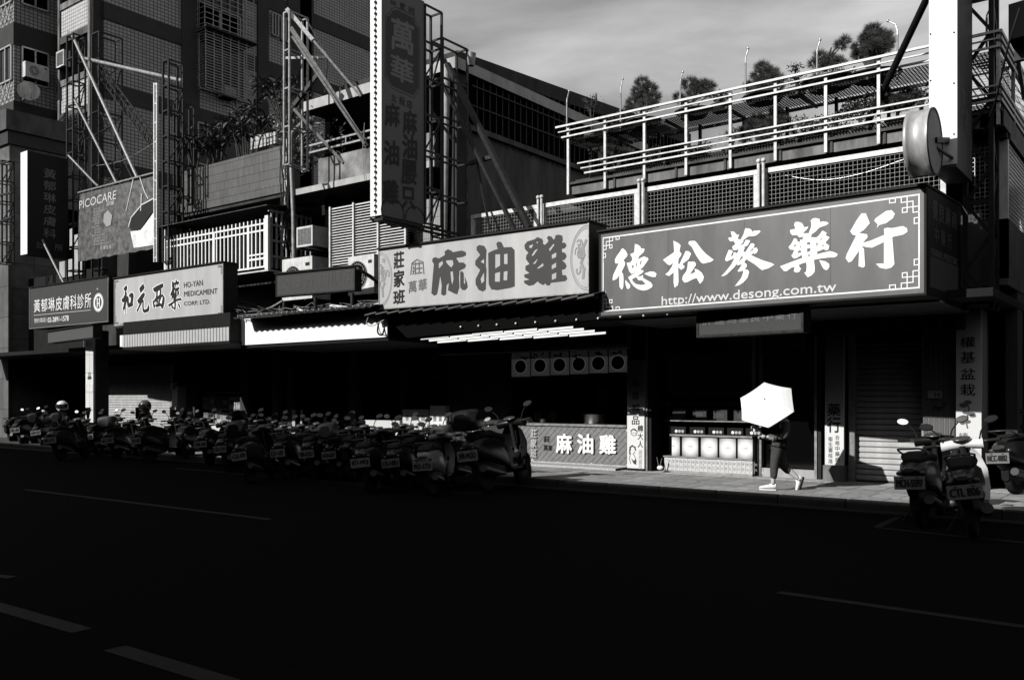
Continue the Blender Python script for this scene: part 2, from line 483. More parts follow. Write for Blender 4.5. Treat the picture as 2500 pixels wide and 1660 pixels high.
# front of the tower: lit frame with tiled spandrels
YF = 18.43; xa0, xa1 = X(143, YF), X(221, YF)
part('wall', MB().box((xa0, YF+.12, 0), (XA-.12, 30, 34)), band_m, apt)
for k in range(-2, 6):
    z = Z(150, 48, YF) + k*STO
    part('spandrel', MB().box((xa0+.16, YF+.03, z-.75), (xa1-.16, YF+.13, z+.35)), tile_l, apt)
    part('beam', MB().box((xa0+.15, YF-.02, z+.36), (xa1-.15, YF+.11, z+.62)), conc, apt)
    part('beam', MB().box((xa0+.15, YF-.02, z-1.05), (xa1-.15, YF+.11, z-.76)), conc_d, apt)
    f = part('window', MB().box((xa0+.16, YF+.05, z-2.45), (xa1-.16, YF+.125, z-1.06)), dark_m, apt)
for x in (xa0, xa1-.15):
    part('pier', MB().box((x, YF-.04, 9), (x+.15, YF+.11, 34)), conc, apt)
g = MB(); z = Z(150, 300, YF)
for i in range(12): g.bar((xa0+.1, YF-.3, z-1.6+i*.14), (xa1-.1, YF-.3, z-1.6+i*.14), .03)
for i in range(9):
    x = xa0+.1+(xa1-xa0-.2)*i/8; g.bar((x, YF-.3, z-1.6), (x, YF-.3, z), .03); g.bar((x, YF-.3, z-1.6), (xa0+.1+(xa1-xa0-.2)*(8-i)/8, YF-.31, z), .02)
part('window_grille', g, steel_d, apt)
# wing at the left edge
XW = -38.2; YW = 16.9
part('wall', MB().box((-60, YW, 12.0), (XW, 22, 34)), tile_m, apt)
for k in range(-1, 3):
    z = PX(35, 62, XW).z - .3 + k*STO
    part('band', MB().box((-60.02, YW-.03, z-.5), (XW+.03, 22.02, z+.4)), band_m, apt)
    for y0, y1 in ((YW+.3, YW+1.35),):
        f = part('window', MB().box((XW-.1, y0, z-1.9), (XW+.035, y1, z-.5)), dark_m, apt)
        fr = MB()
        for y in (y0, (y0+y1)/2, y1): fr.bar((XW+.06, y, z-1.9), (XW+.06, y, z-.5), .06)
        for zz in (z-1.9, z-.5): fr.bar((XW+.06, y0, zz), (XW+.06, y1, zz), .06)
        part('frame', fr, steel_l, f)
    x0, x1 = X(-10, YW), X(31, YW)
    f = part('window', MB().box((x0, YW-.035, z-1.9), (x1, YW+.1, z-.5)), glass_d, apt)
    fr = MB()
    for i in range(4): fr.bar((x0+(x1-x0)*i/3, YW-.06, z-1.9), (x0+(x1-x0)*i/3, YW-.06, z-.5), .06)
    for zz in (z-1.9, z-.5): fr.bar((x0, YW-.06, zz), (x1, YW-.06, zz), .06)
    part('frame', fr, steel_l, f)
    bx = MB()
    for i in range(4):
        a = x0+(x1-x0)*i/4; b = x0+(x1-x0)*(i+1)/4
        bx.bar((a, YW-.1, z-2.7), (b, YW-.1, z-2.0), .04); bx.bar((a, YW-.1, z-2.0), (b, YW-.1, z-2.7), .04)
    part('balustrade', bx, steel_l, apt)
part('wall', MB().box((XW, 20.0, 12.0), (xa0+.1, 22, 34)), band_m, apt)
for k in range(0, 2):
    z = PX(60, 175, XW).z + k*STO
    part('balcony', MB().box((XW+.02, 18.6, z-.5), (xa0-.02, 19.9, z-.2)), conc_d, apt)
    part('balustrade', MB().box((XW+.03, 18.6, z-.2), (xa0-.02, 18.7, z+.5)), tile_m, apt)
# podium below it
zp = PX(28, 272, XA-.35).z
part('podium', MB().box((-60, 15.5, 0), (XA-.35, 30, zp-1.25)), stone_m, apt)
part('cornice', MB().box((-60, 15.3, zp-.75), (XA-.15, 30.2, zp)), conc_d, apt)
part('cornice', MB().box((-60, 15.4, zp-1.25), (XA-.25, 30.1, zp-.76)), band_m, apt)
part('podium_window', MB().box((XA-.345, 17.5, 6.2), (XA-.30, 20, 9.0)), dark_m, apt)

def ac_unit(name_label, o, w, h, dp, ax=V((1,0,0)), m=white2_m, fan=True, rad=.2, group='outdoor air conditioning units'):
    """outdoor unit; o: its lower left front corner, facing -n"""
    t = thing('air_conditioner', name_label, 'air conditioner', o, 0, group)
    f = Face(o, ax, w=w, h=h)
    b = MB(); p = [f.at(0,0), f.at(w,0), f.at(w,h), f.at(0,h)]; b.prism(p, -f.n*dp)
    part('casing', b, m, t)
    if fan:
        cx, cz = w*.36, h*.5; R = rad
        part('fan_opening', (lambda q: (f.ring(q, cx, cz, R*.98, R*.97, .004, 24), q)[1])(MB()), dark_m, t)
        g = MB()
        for i in range(5): f.ring(g, cx, cz, R*(i+1)/5, .012, .02, 24)
        for i in range(12): 
            a = math.pi*i/12; f.line(g, [(cx-R*math.cos(a), cz-R*math.sin(a)), (cx+R*math.cos(a), cz+R*math.sin(a))], .008, .016)
        part('fan_guard', g, steel_l, t)
        n = MB(); f.rect(n, w*.78, h*.78, w*.92, h*.86, .004); part('name_plate', n, steel_d, t)
    else:
        g = MB(); f.rect(g, w*.1, h*.1, w*.9, h*.9, .003); part('intake', g, conc_d, t)
        g = MB()
        for i in range(14): z = h*(.12+.76*i/13); f.line(g, [(w*.1, z), (w*.9, z)], .01, .01)
        for i in range(5): x = w*(.1+.8*i/4); f.line(g, [(x, h*.1), (x, h*.9)], .012, .014)
        part('intake_slats', g, steel_l, t)
    br = MB()
    for x in (.12, .82): br.bar(f.at(w*x, -.03, .05), f.at(w*x, -.03, -dp-.15), .04)
    part('bracket', br, steel_d, t)
    return t
yv = V((0,1,0))
ac_unit('pale outdoor unit on the shaded side wall of the left tower wing', PX(62,186,XW+.35), .95, .62, .33, yv)
t = thing('satellite_dish', 'grey satellite dish under the outdoor unit on the tower wing', 'satellite dish', PX(70,225,XW+.5))
c = PX(70, 226, XW+.6); b = MB()
pr = [(0,.02)] + [(.42*i/6, .02+.1*(i/6)**2) for i in range(1, 7)]
b.lathe((0,0,0), pr, 20); b.xf(Matrix.Translation(c) @ Matrix.Rotation(math.radians(75), 4, 'Y') @ Matrix.Rotation(math.radians(25), 4, 'X')); part('dish', b, conc, t)
part('mount', MB().bar(c, c+V((-.6,0,-.25)), .05), steel_m, t)
part('feed_arm', MB().bar(c+V((.05,0,-.35)), c+V((.5,-.1,-.1)), .025), steel_m, t)
ac_unit('small window unit on the lit front of the tower', P(137,168,18.2), .62, .66, .7, fan=False)
ac_unit('window unit inside the barred window of the tower', PX(546,233,XA+.5), .7, .5, .45, yv, m=conc, fan=False)

# ------------------------------------------------------------------ the low row of shops
def bld(label, u0, u1, y):
    return thing('shop_building', label, 'building', (X((u0+u1)/2, y), y, 0), 0, 'low shop buildings in the row')
x65, x268, x690, x925, x1450, xR = X(62,16.3), X(268,16.3), X(705,16.3), X(935,16.3), X(1462,16.3), -2.26
YG = 16.3
# back walls and ceilings of the arcade are parts of each building
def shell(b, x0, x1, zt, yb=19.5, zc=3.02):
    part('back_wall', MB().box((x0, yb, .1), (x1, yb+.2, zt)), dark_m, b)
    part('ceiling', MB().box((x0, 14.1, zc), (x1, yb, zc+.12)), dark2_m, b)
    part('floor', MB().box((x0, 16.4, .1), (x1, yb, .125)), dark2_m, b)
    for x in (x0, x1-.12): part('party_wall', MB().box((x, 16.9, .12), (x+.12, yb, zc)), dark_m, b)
B1 = bld('dark two storey clinic building beside the apartment tower podium', 62, 268, 16)
shell(B1, x65, x268, 3.1)
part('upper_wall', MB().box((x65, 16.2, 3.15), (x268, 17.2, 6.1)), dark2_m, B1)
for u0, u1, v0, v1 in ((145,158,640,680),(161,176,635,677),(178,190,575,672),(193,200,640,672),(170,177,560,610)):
    part('lit_window_strip', MB().prism([P(u0,v1,16.15), P(u1,v1-3,16.15), P(u1,v0-3,16.15), P(u0,v0,16.15)], (0,.04,0)), conc_l, B1)  # lit glimpses on the dark upper wall, put in as pale strips
B2 = bld('pharmacy building with a strip tiled planter parapet and white barred window', 268, 700, 16)
shell(B2, x268+.01, x690, 3.1)
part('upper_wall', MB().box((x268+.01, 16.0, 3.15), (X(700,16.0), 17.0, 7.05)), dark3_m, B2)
xp0, xp1 = X(446,15.3), X(700,15.3)
part('parapet', MB().box((xp0, 15.3, 7.1), (xp1, 15.5, 8.25)), par_m, B2)
part('parapet', MB().box((xp0, 15.51, 7.1), (xp0+.2, 22, 8.25)), par_m, B2)
part('parapet_foot', MB().box((xp0-.35, 15.25, 7.0), (xp1, 15.29, 7.28)), par_m, B2)
part('balcony_slab', MB().box((xp0-.5, 15.3, 6.9), (xp1, 22, 7.0)), dark3_m, B2)
part('tiled_wall', MB().box((X(570,15.9), 15.85, 3.4), (X(700,15.85), 15.95, 4.6)), par_m, B2)
part('roof_shed_wall', MB().prism([P(612,366,17.2), P(672,350,17.2), P(672,322,17.2), P(612,333,17.2)], (0,.1,0)), tile_l, B2)
part('rear_wall', MB().box((X(440,22), 22, 5), (X(760,22), 22.2, 9.4)), dark3_m, B2)
B3 = bld('middle building with a flat concrete roof, open balcony and louvred window', 715, 930, 16)
shell(B3, x690+.01, x925, 3.1)
xs0, xs1 = X(738,15.2), -13.2
part('roof_slab', MB().box((xs0, 15.2, 8.93), (xs1+.1, 24, 9.18)), conc_l, B3)
part('corner_column', MB().box((X(1092,15.25), 15.25, 4.0), (-13.22, 15.7, 8.92)), dark3_m, B3)
part('back_wall', MB().box((xs0, 18.5, 3.2), (xs1-.3, 18.7, 8.92)), dark_m, B3)
part('side_wall', MB().box((-17.9, 15.6, 3.2), (-17.7, 18.5, 8.9)), dark_m, B3)
part('parapet', MB().box((X(777,15.2), 15.2, 6.95), (X(1060,15.2), 15.35, 7.62)), mat('stained plaster', .25, .85, noise=.8, scale=1.3, bump=.3), B3)
part('balcony_slab', MB().box((X(714,15.05), 15.05, 6.78), (X(1060,15.05), 18.4, 6.93)), conc_l, B3)
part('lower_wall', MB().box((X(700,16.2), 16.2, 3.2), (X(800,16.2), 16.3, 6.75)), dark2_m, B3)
part('tiled_wall', MB().box((X(1008,15.5), 15.5, 4.0), (X(1080,15.5), 15.6, 6.2)), mat('pale strip tile', .38, .5, brick=(.055,.24,.006,.12,0.), noise=.2, scale=1.2, bump=.4), B3)
rl = MB()
for dz in (0, .18): rl.bar(P(755,374,15.25)+V((0,0,dz)), V((X(1000,15.25), 15.25, P(755,374,15.25).z+dz)), .045)
for u in (800, 845, 890): p = P(u, 400, 15.25); p.z = P(755,374,15.25).z; rl.bar(p, p+V((0,0,.18)), .03)
part('railing', rl, steel_l, B3)
# its side wall seen along the gap
zt0 = PX(1105, 165, -13.2).z
part('side_wall', MB().prism([(-13.2,15.72,4.3),(-13.2,27,4.3),(-13.2,27,PX(1300,372,-13.2).z),(-13.2,15.72,PX(1125,304,-13.2).z)], (-.2,0,0)), mat('stained side concrete', .10, .88, noise=.6, scale=1.6, streak=.8, bump=.2), B3)
part('roof_side', MB().prism([(-13.15,15.3,9.0),(-13.15,27,9.85),(-13.15,27,10.2),(-13.15,15.3,9.35)], (-4,0,0)), dark3_m, B3)
lv = MB()
for i in range(46):
    y = 16.0 + i*.24; zt = 9.0 + (y-15.3)*.0726; lv.bar((-13.16, y, 7.6), (-13.16, y, zt), .022)
for dz in (.55, 1.0): lv.bar((-13.14, 15.8, 7.7+dz), (-13.14, 27, 7.9+dz), .028)
part('barred_screen', lv, steel_d, B3)
part('opening', MB().prism([(-13.25,15.75,7.7),(-13.25,27,7.7),(-13.25,27,9.85),(-13.25,15.75,9.05)], (-.05,0,0)), dark_m, B3)
part('horizontal_ledge', MB().bar((-13.15,15.7,7.72),(-13.15,27,7.72),.12), conc_d, B3)

B4 = bld('single storey noodle shop building with terrace above its sign', 935, 1460, 16)
shell(B4, x925+.01, x1450, 3.1)
part('roof', MB().box((-13.1, 15.2, 3.2), (X(1462,15.6), 24, 4.35)), conc_d, B4)
part('upper_back_wall', MB().box((-13.1, 24, 3.2), (-9, 24.2, 6.0)), dark3_m, B4)
B5 = bld('corner herbal shop building with bonsai racks along its roof', 1462, 2400, 16)
shell(B5, x1450+.01, xR, 3.2)
part('first_floor', MB().box((X(1462,15.6)+.01, 15.35, 3.3), (xR, 26, 4.3)), conc_d, B5)
part('back_wall', MB().box((X(1330,19), 19.6, 4.3), (xR, 19.8, 5.5)), dark_m, B5)
part('roof_beam', MB().box((X(1392,14.9), 14.9, 5.6), (xR, 15.25, 5.83)), conc, B5)
part('beam_lip', MB().box((X(1392,14.86), 14.84, 5.79), (xR, 14.898, 5.835)), conc_d, B5)
for u_ in (1500,1650,1770,1905,2030,2160): part('beam_bracket', MB().box((X(u_,14.88)-.02, 14.87, 5.6), (X(u_,14.88)+.02, 14.897, 5.785)), conc_d, B5)
part('roof_slab', MB().box((X(1392,14.9), 14.98, 5.835), (xR-.02, 26, 5.90)), conc_d, B5)
part('roof_underside', MB().box((X(1392,15.26), 15.26, 5.5), (xR, 26, 5.6)), dark3_m, B5)
part('roof_beam', MB().box((X(1300,16.2), 16.0, 5.55), (X(1392,14.9)-.01, 16.3, 5.8)), conc_d, B5)
for u0,u1 in ((1748,1763),):
    part('column', MB().box((X(u0,15.9), 15.9, 4.3), (X(u1,15.9), 16.1, 5.48)), white2_m, B5)
part('tiled_wall', MB().box((X(2086,16.6), 16.6, 4.3), (X(2225,16.6), 16.8, 5.48)), tile_l, B5)
part('side_wall', MB().box((xR-.18, 16.35, .12), (xR-.01, 24, 3.29)), dark3_m, B5)
far = thing('far_building', 'pale gabled building far behind the bonsai racks', 'building', (-16, 38, 0), 0)
p0, p1, p2, p3, p4 = P(1510,345,38), P(1560,322,38), P(1660,335,38), P(1700,352,38), P(1700,420,38)
part('wall', MB().prism([P(1400,420,38), P(1400,345,38), P(1560,326,38), P(1625,352,38), p4], (0,4,0)), conc, far)
part('roof', MB().prism([P(1500,318,37.8), P(1640,332,37.8), P(1668,352,37.8), P(1652,352,37.8), P(1560,334,37.8), P(1500,330,37.8)], (0,5,0)), dark3_m, far)
part('wall', MB().box((-24,26.5,0),(-8,27.4,7.4)), conc_d, far)
# ------------------------------------------------------------------ signs
def signbox(name, label, cat, f, depth, face_m, side_m, frame_m, fw=.03, group=None, cap=True):
    t = thing(name, label, cat, f.at(0, 0), 0, group)
    b = MB(); b.prism([f.at(0,0,-.012), f.at(f.w,0,-.012), f.at(f.w,f.h,-.012), f.at(0,f.h,-.012)], -f.n*(depth-.012)); part('box', b, side_m, t)
    b = MB(); f.rect(b, fw, fw, f.w-fw, f.h-fw, .0, .01); part('panel', b, face_m, t)
    b = MB()
    for q in ((0,0,f.w,fw),(0,f.h-fw,f.w,f.h),(0,fw,fw,f.h-fw),(f.w-fw,fw,f.w,f.h-fw)): f.rect(b, *q, .012, .022)
    part('frame', b, frame_m, t)
    if cap:
        b = MB(); b.prism([f.at(-.02,f.h+.002,.05), f.at(f.w+.02,f.h+.002,.05), f.at(f.w+.02,f.h+.035,.05), f.at(-.02,f.h+.035,.05)], -f.n*(depth+.05)); part('top_cap', b, black_m, t)
    return t
def letters(t, f, m, items, name='lettering', bold=.0, d=.006):
    """items: (text, tl, tr, br, bl) in photograph pixels"""
    for it in items:
        b = MB(); f.tquad(b, *it, bold=bold, d=d); part(name, b, m, t, recalc=False)
ink = mat('ink', .02, .5); ink_g = mat('sign ink grey', .055, .5); ink_l = mat('pale ink', .62, .5); wht = mat('white film', .82, .4); gry = mat('grey film', .40, .5)
signgrey = mat('deep sign film', .115, .38, noise=.18, scale=2.6, streak=.75)
signpale = mat('pale sign film', .44, .38, noise=.16, scale=2.4, streak=.8)
signpale2 = mat('pale sign film second', .42, .38, noise=.14, scale=2.4, streak=.8)
signdark = mat('dark sign film', .05, .35)
def box4(u0, v0, u1, v1, s=0.):           # upright glyph box with its top and bottom edges sloping by s
    w = (u1-u0); return ((u0, v0+s*w), (u1, v0), (u1, v1), (u0, v1+s*w))

# --- the big herbal shop sign
F5 = fpx(1463, 570, 777, 2262, 452, 718, 13.5)
big = signbox('shop_sign', 'large dark grey signboard with bold white brush characters and fretwork border over the herbal shop', 'sign', F5, 1.75, signgrey, black_m, black_m, .03)
b = MB()
F5.rect(b, .075, .095, F5.w-.085, .118, .003); F5.rect(b, .075, F5.h-.118, F5.w-.085, F5.h-.095, .003)
F5.rect(b, .075, .119, .095, F5.h-.119, .003); F5.rect(b, F5.w-.105, .119, F5.w-.085, F5.h-.119, .003)
part('border_line', b, wht, big, recalc=False)
def fret(cx, cz, sx, sz):
    g = .052 if sx < 0 else .045; b = MB()
    L = lambda pts: F5.line(b, [(cx+sx*x*g, cz+sz*z*g) for x, z in pts], .014, .005)
    L([(0,0),(3,0),(3,3),(0,3),(0,0)]); L([(1.5,1.5),(4.5,1.5),(4.5,0),(2.2,0)]); L([(1.5,1.5),(1.5,4.5),(0,4.5),(0,2.2)])
    L([(1.5,1.5),(1.5,3)]); L([(4.5,0),(6,0),(6,1.2),(7.5,1.2),(7.5,0),(9,0)]); L([(0,4.5),(0,6),(1.2,6),(1.2,7.5),(0,7.5),(0,9)]); L([(3,3),(4.2,3),(4.2,4.2),(3,4.2),(3,3)])
    part('fretwork', b, wht, big, recalc=False)
mx, mz = .085, .107
fret(mx, mz, 1, 1); fret(mx, F5.h-mz, 1, -1); fret(F5.w-mx-.01, mz, -1, 1); fret(F5.w-mx-.01, F5.h-mz, -1, -1)
b = MB()
for x_ in (F5.w*.255, F5.w*.505, F5.w*.755): F5.rect(b, x_, .12, x_+.005, F5.h-.12, .0025)
part('panel_seam', b, mat('seam', .085, .5), big, recalc=False)
TR = [
 ((1490,590), 12.06, [[(340,210),(385,205),(460,270),(515,380),(500,440),(395,550),(440,610),(440,690),(340,890),(385,960),(398,1100),(390,1340),(345,1420),(275,1330),(270,1150),(272,960),(240,1050),(180,1110),(80,1150),(72,1090),(100,960),(150,860),(250,640),(165,650),(140,600),(145,520),(200,420),(290,300)]]),
 ((1490,590), 12.06, [[(730,68),(820,95),(890,150),(915,210),(1000,205),(1017,240),(990,310),(860,430),(815,520),(995,440),(1100,475),(1135,520),(1040,660),(960,770),(880,825),(970,845),(990,880),(940,930),(805,1020),(910,1020),(968,980),(975,1075),(1200,1200),(1255,1290),(1230,1350),(1100,1420),(980,1445),(830,1410),(700,1320),(620,1220),(570,1130),(530,1050),(800,880),(630,960),(560,870),(485,630),(600,610),(650,540),(655,495),(590,375),(710,320)],
   [(640,1115),(768,1045),(835,1140),(945,1145),(1050,1262),(900,1278),(760,1250),(680,1180)],[(630,730),(688,690),(695,750),(670,795)],[(760,640),(783,622),(783,735),(758,735)],[(895,575),(935,555),(900,680),(875,685)]]),
 ((1490,590), 12.06, [[(445,1125),(590,1275),(590,1350),(530,1405),(490,1370),(450,1240)]]),
 ((1490,590), 12.06, [[(1000,945),(1180,880),(1300,890),(1370,950),(1335,1045),(1240,1045),(1120,1005)]]),
 ((1610,580), 12.064, [[(415,95),(560,165),(630,235),(595,410),(655,480),(640,540),(570,630),(558,780),(600,780),(780,395),(870,410),(940,475),(870,640),(675,790),(745,840),(740,890),(650,958),(558,880),(570,1300),(545,1410),(452,1480),(420,1330),(425,1030),(290,1140),(175,1088),(270,1010),(360,880),(410,760),(310,820),(250,800),(108,660),(440,430)]]),
 ((1610,580), 12.064, [[(855,150),(900,105),(1040,100),(1090,140),(1250,350),(1370,480),(1605,660),(1520,720),(1300,772),(1230,740),(1090,540),(960,285),(870,200)]]),
 ((1610,580), 12.064, [[(845,715),(1040,715),(1085,780),(1070,830),(905,1085),(1055,1025),(1038,920),(1130,945),(1250,1035),(1315,1160),(1290,1270),(1200,1370),(1100,1195),(990,1230),(830,1315),(740,1330),(675,1240),(690,1140),(800,990),(825,900)]]),
 ((1750,550), 9.8, [[(335,148),(420,160),(490,235),(540,228),(500,330),(575,345),(640,230),(685,72),(800,90),(845,130),(835,170),(890,135),(1040,130),(1050,165),(950,245),(900,262),(770,268),(640,355),(640,410),(545,490),(650,450),(690,355),(780,355),(800,390),(740,490),(655,525),(675,545),(640,632),(690,645),(820,435),(890,440),(912,480),(890,530),(785,640),(865,600),(885,545),(960,540),(990,600),(960,665),(910,690),(880,672),(825,712),(920,765),(1110,845),(1300,900),(1385,945),(1250,1030),(1085,1078),(900,930),(710,815),(660,890),(725,940),(715,1010),(670,1055),(750,1070),(780,1130),(740,1260),(640,1370),(540,1435),(435,1462),(590,1260),(640,1120),(620,1090),(530,1118),(500,1100),(610,940),(490,960),(475,930),(430,1000),(250,1175),(170,1218),(108,1222),(200,1130),(350,940),(425,790),(240,868),(205,840),(215,770),(290,590),(370,600),(385,640),(335,750),(400,720),(405,645),(450,655),(490,680),(525,580),(430,605),(390,590),(372,515),(450,455),(410,385),(320,390),(272,305),(370,285)],[(595,745),(640,765),(520,880)]]),
 ((1895,525), 9.8, [[(460,170),(540,168),(610,190),(650,240),(668,295),(780,280),(745,340),(645,440),(780,440),(840,290),(845,210),(825,140),(880,85),(950,75),(1040,100),(1058,180),(1110,155),(1220,170),(1262,205),(1200,250),(1040,305),(950,400),(850,470),(845,505),(830,530),(960,545),(1020,500),(1110,375),(1215,430),(1190,490),(1285,540),(1180,665),(1275,740),(1255,830),(1200,850),(1130,820),(1050,860),(990,875),(980,940),(1290,865),(1400,895),(1482,940),(1440,1000),(1380,1018),(1260,1020),(1060,1045),(905,1078),(928,1240),(925,1360),(860,1440),(760,1495),(672,1385),(720,1360),(732,1250),(725,1138),(630,1160),(545,1200),(575,1275),(607,1270),(560,1360),(490,1382),(425,1355),(445,1240),(360,1270),(260,1345),(190,1345),(95,1230),(300,1150),(635,1025),(612,960),(490,1035),(420,1045),(365,970),(400,930),(435,840),(340,830),(298,770),(360,700),(435,558),(500,580),(515,635),(578,650),(575,590),(635,598),(645,520),(570,545),(490,480),(400,492),(350,450),(330,365),(465,330),(430,230)],
   [(738,670),(815,648),(818,712),(740,712)],[(745,805),(825,798),(820,865),(745,892)],[(748,968),(795,948),(832,980),(780,988)],[(420,750),(475,690),(465,765)],[(560,780),(598,735),(595,785)],[(515,918),(545,848),(608,865),(605,895)],[(965,660),(1008,690),(965,755)],[(1048,600),(1130,530),(1075,608)],[(1080,758),(1140,708),(1142,745)]]),
 ((1895,525), 9.8, [[(1030,1080),(1180,1110),(1275,1175),(1275,1250),(1235,1310),(1190,1322),(1130,1280),(1090,1210)]]),
 ((1900,430), 3.337, [[(600,430),(640,360),(680,305),(715,305),(748,385),(700,440),(660,465),(725,475),(730,500),(690,545),(750,528),(865,480),(862,430),(885,422),(930,425),(1015,408),(1050,425),(1055,455),(1020,478),(930,498),(948,720),(920,748),(880,758),(830,748),(797,715),(862,712),(862,540),(765,585),(720,580),(680,570),(700,595),(708,735),(690,747),(655,735),(660,610),(600,695),(575,705),(550,670),(560,635),(635,487),(605,478),(587,450)]]),
 ((1900,430), 3.337, [[(782,365),(795,345),(880,285),(925,278),(952,310),(935,345),(880,385),(825,400),(803,425),(812,395)]]),
]
for grp in ((0,1,2,3),(4,5,6),(7,),(8,9),(10,11)):
    b = MB()
    for i in grp: traced(F5, b, *TR[i], d=.006)
    part('character', b, wht, big, recalc=False)
letters(big, F5, ink_l, [('http://www.desong.com.tw', (1616,724), (2042,687), (2042,719), (1616,752))], bold=.018)
# its end panel, facing right
ES = Face(F5.at(F5.w, 0, -.03), -F5.n, w=1.7, h=F5.h)
b = MB(); ES.rect(b, .02, .02, 1.66, F5.h-.02, .004); part('end_panel', b, black_m, big)
b = MB()
for i, c in enumerate('優良藥商'): ES.text(b, c, .2+.33*i, F5.h-.4, .46+.33*i, F5.h-.14, .03, .008)
for i, c in enumerate('中藥行'): ES.text(b, c, .3+.33*i, F5.h-.72, .52+.33*i, F5.h-.5, .02, .008)
ES.text(b, 'HERBAL MEDICINE', .15, F5.h-.92, 1.5, F5.h-.82, .02, .008)
part('lettering', b, mat('dim ink', .07, .5), big, recalc=False)
b = MB(); ES.rect(b, .1, .12, 1.55, .55, .008); part('lower_patch', b, mat('dim film', .06, .5), big)

# --- the noodle shop sign
F4 = fpx(925, 613, 759, 1438, 539, 713, 13.3)
nood = signbox('shop_sign', 'pale signboard with three thick dark rounded characters between two dragon roundels', 'sign', F4, .62, signpale, mat('sign side', .05, .5, noise=.2), steel_l, .02)
TN = [
 [[(632,560),(640,530),(668,522),(700,535),(760,500),(757,465),(790,442),(825,458),(835,472),(930,455),(965,470),(970,500),(935,518),(870,528),(900,575),(945,575),(970,600),(955,630),(903,655),(898,720),(902,820),(880,890),(850,880),(790,850),(800,770),(775,800),(770,890),(745,903),(722,890),(728,800),(712,700),(692,830),(680,890),(650,903),(625,880),(640,700),(650,590)],
  [(697,580),(737,555),(740,590),(697,638)],[(768,553),(835,548),(845,590),(825,625),(800,605),(772,572)],[(812,665),(838,658),(845,740),(832,800),(822,760)]],
 [[(912,668),(930,660),(945,680),(946,775),(960,790),(962,770),(955,715),(978,770),(985,820),(960,848),(930,845),(912,820)]],
 [[(1075,420),(1100,400),(1150,410),(1172,450),(1168,520),(1165,610),(1172,640),(1168,740),(1165,840),(1135,862),(1095,845),(1065,790),(1065,740),(1110,650),(1062,600),(1062,560),(1110,500),(1075,450)],[(1112,565),(1148,535),(1150,588)],[(1112,735),(1148,665),(1150,760),(1122,785)]],
 [[(1190,480),(1240,455),(1285,440),(1270,390),(1285,368),(1320,372),(1345,425),(1420,420),(1450,450),(1452,620),(1452,810),(1410,825),(1280,848),(1220,840),(1195,790),(1192,620)],[(1258,492),(1308,490),(1308,605),(1258,636)],[(1345,490),(1382,485),(1382,590),(1345,590)],[(1255,680),(1308,665),(1305,765),(1255,765)],[(1342,665),(1382,655),(1378,750),(1340,752)]],
 [[(1550,400),(1580,365),(1650,345),(1680,322),(1725,340),(1735,365),(1730,385),(1755,400),(1775,380),(1790,360),(1773,330),(1790,310),(1820,318),(1840,350),(1855,330),(1858,305),(1890,298),(1925,308),(1930,350),(1920,375),(1955,380),(1968,405),(1950,430),(1920,440),(1922,470),(1955,480),(1968,510),(1950,545),(1922,550),(1955,580),(1968,610),(1950,640),(1920,645),(1925,700),(1960,700),(1975,735),(1955,758),(1810,775),(1800,800),(1770,800),(1755,780),(1735,798),(1700,780),(1680,760),(1640,795),(1595,805),(1550,780),(1545,755),(1600,745),(1550,720),(1548,695),(1600,680),(1560,650),(1560,610),(1600,590),(1565,540),(1570,500),(1590,480),(1555,440)],
  [(1595,408),(1640,388),(1622,430),(1600,430)],[(1662,372),(1688,364),(1680,385)],[(1615,510),(1650,452),(1690,432),(1640,505)],[(1625,592),(1690,522),(1660,585)],[(1672,630),(1735,575),(1740,608),(1690,636)],[(1820,495),(1868,470),(1865,520),(1820,540)],[(1818,600),(1866,570),(1865,620),(1820,645)],[(1820,690),(1868,670),(1865,730),(1820,750)],[(1792,440),(1838,385),(1848,400),(1802,465)]],
]
for grp in ((0,1),(2,3),(4,)):
    b = MB()
    for i in grp: traced(F4, b, (900,500), 4.072, TN[i])
    part('character', b, ink_g, nood, recalc=False)
letters(nood, F4, ink, [('莊', (962,618),(986,613),(986,652),(962,656)), ('家', (962,663),(987,658),(987,698),(962,702)), ('班', (961,711),(988,706),(988,739),(961,744))], bold=.03)
letters(nood, F4, ink_l.copy() if 0 else mat('mid ink', .13, .5), [('莊', (1007,642),(1031,639),(1031,668),(1007,671)), ('萬', (998,688),(1017,684),(1017,712),(998,716)), ('華', (1022,684),(1042,679),(1042,708),(1022,712))], bold=.015)
b = MB(); F4.line(b, [F4.uv(*p) for p in ((1003,670),(1006,643),(1018,634),(1033,640),(1035,668))], .022, .007); part('seal_mark', b, mat('mid ink', .13, .5), nood, recalc=False)
rd = mat('roundel print', .27, .5)
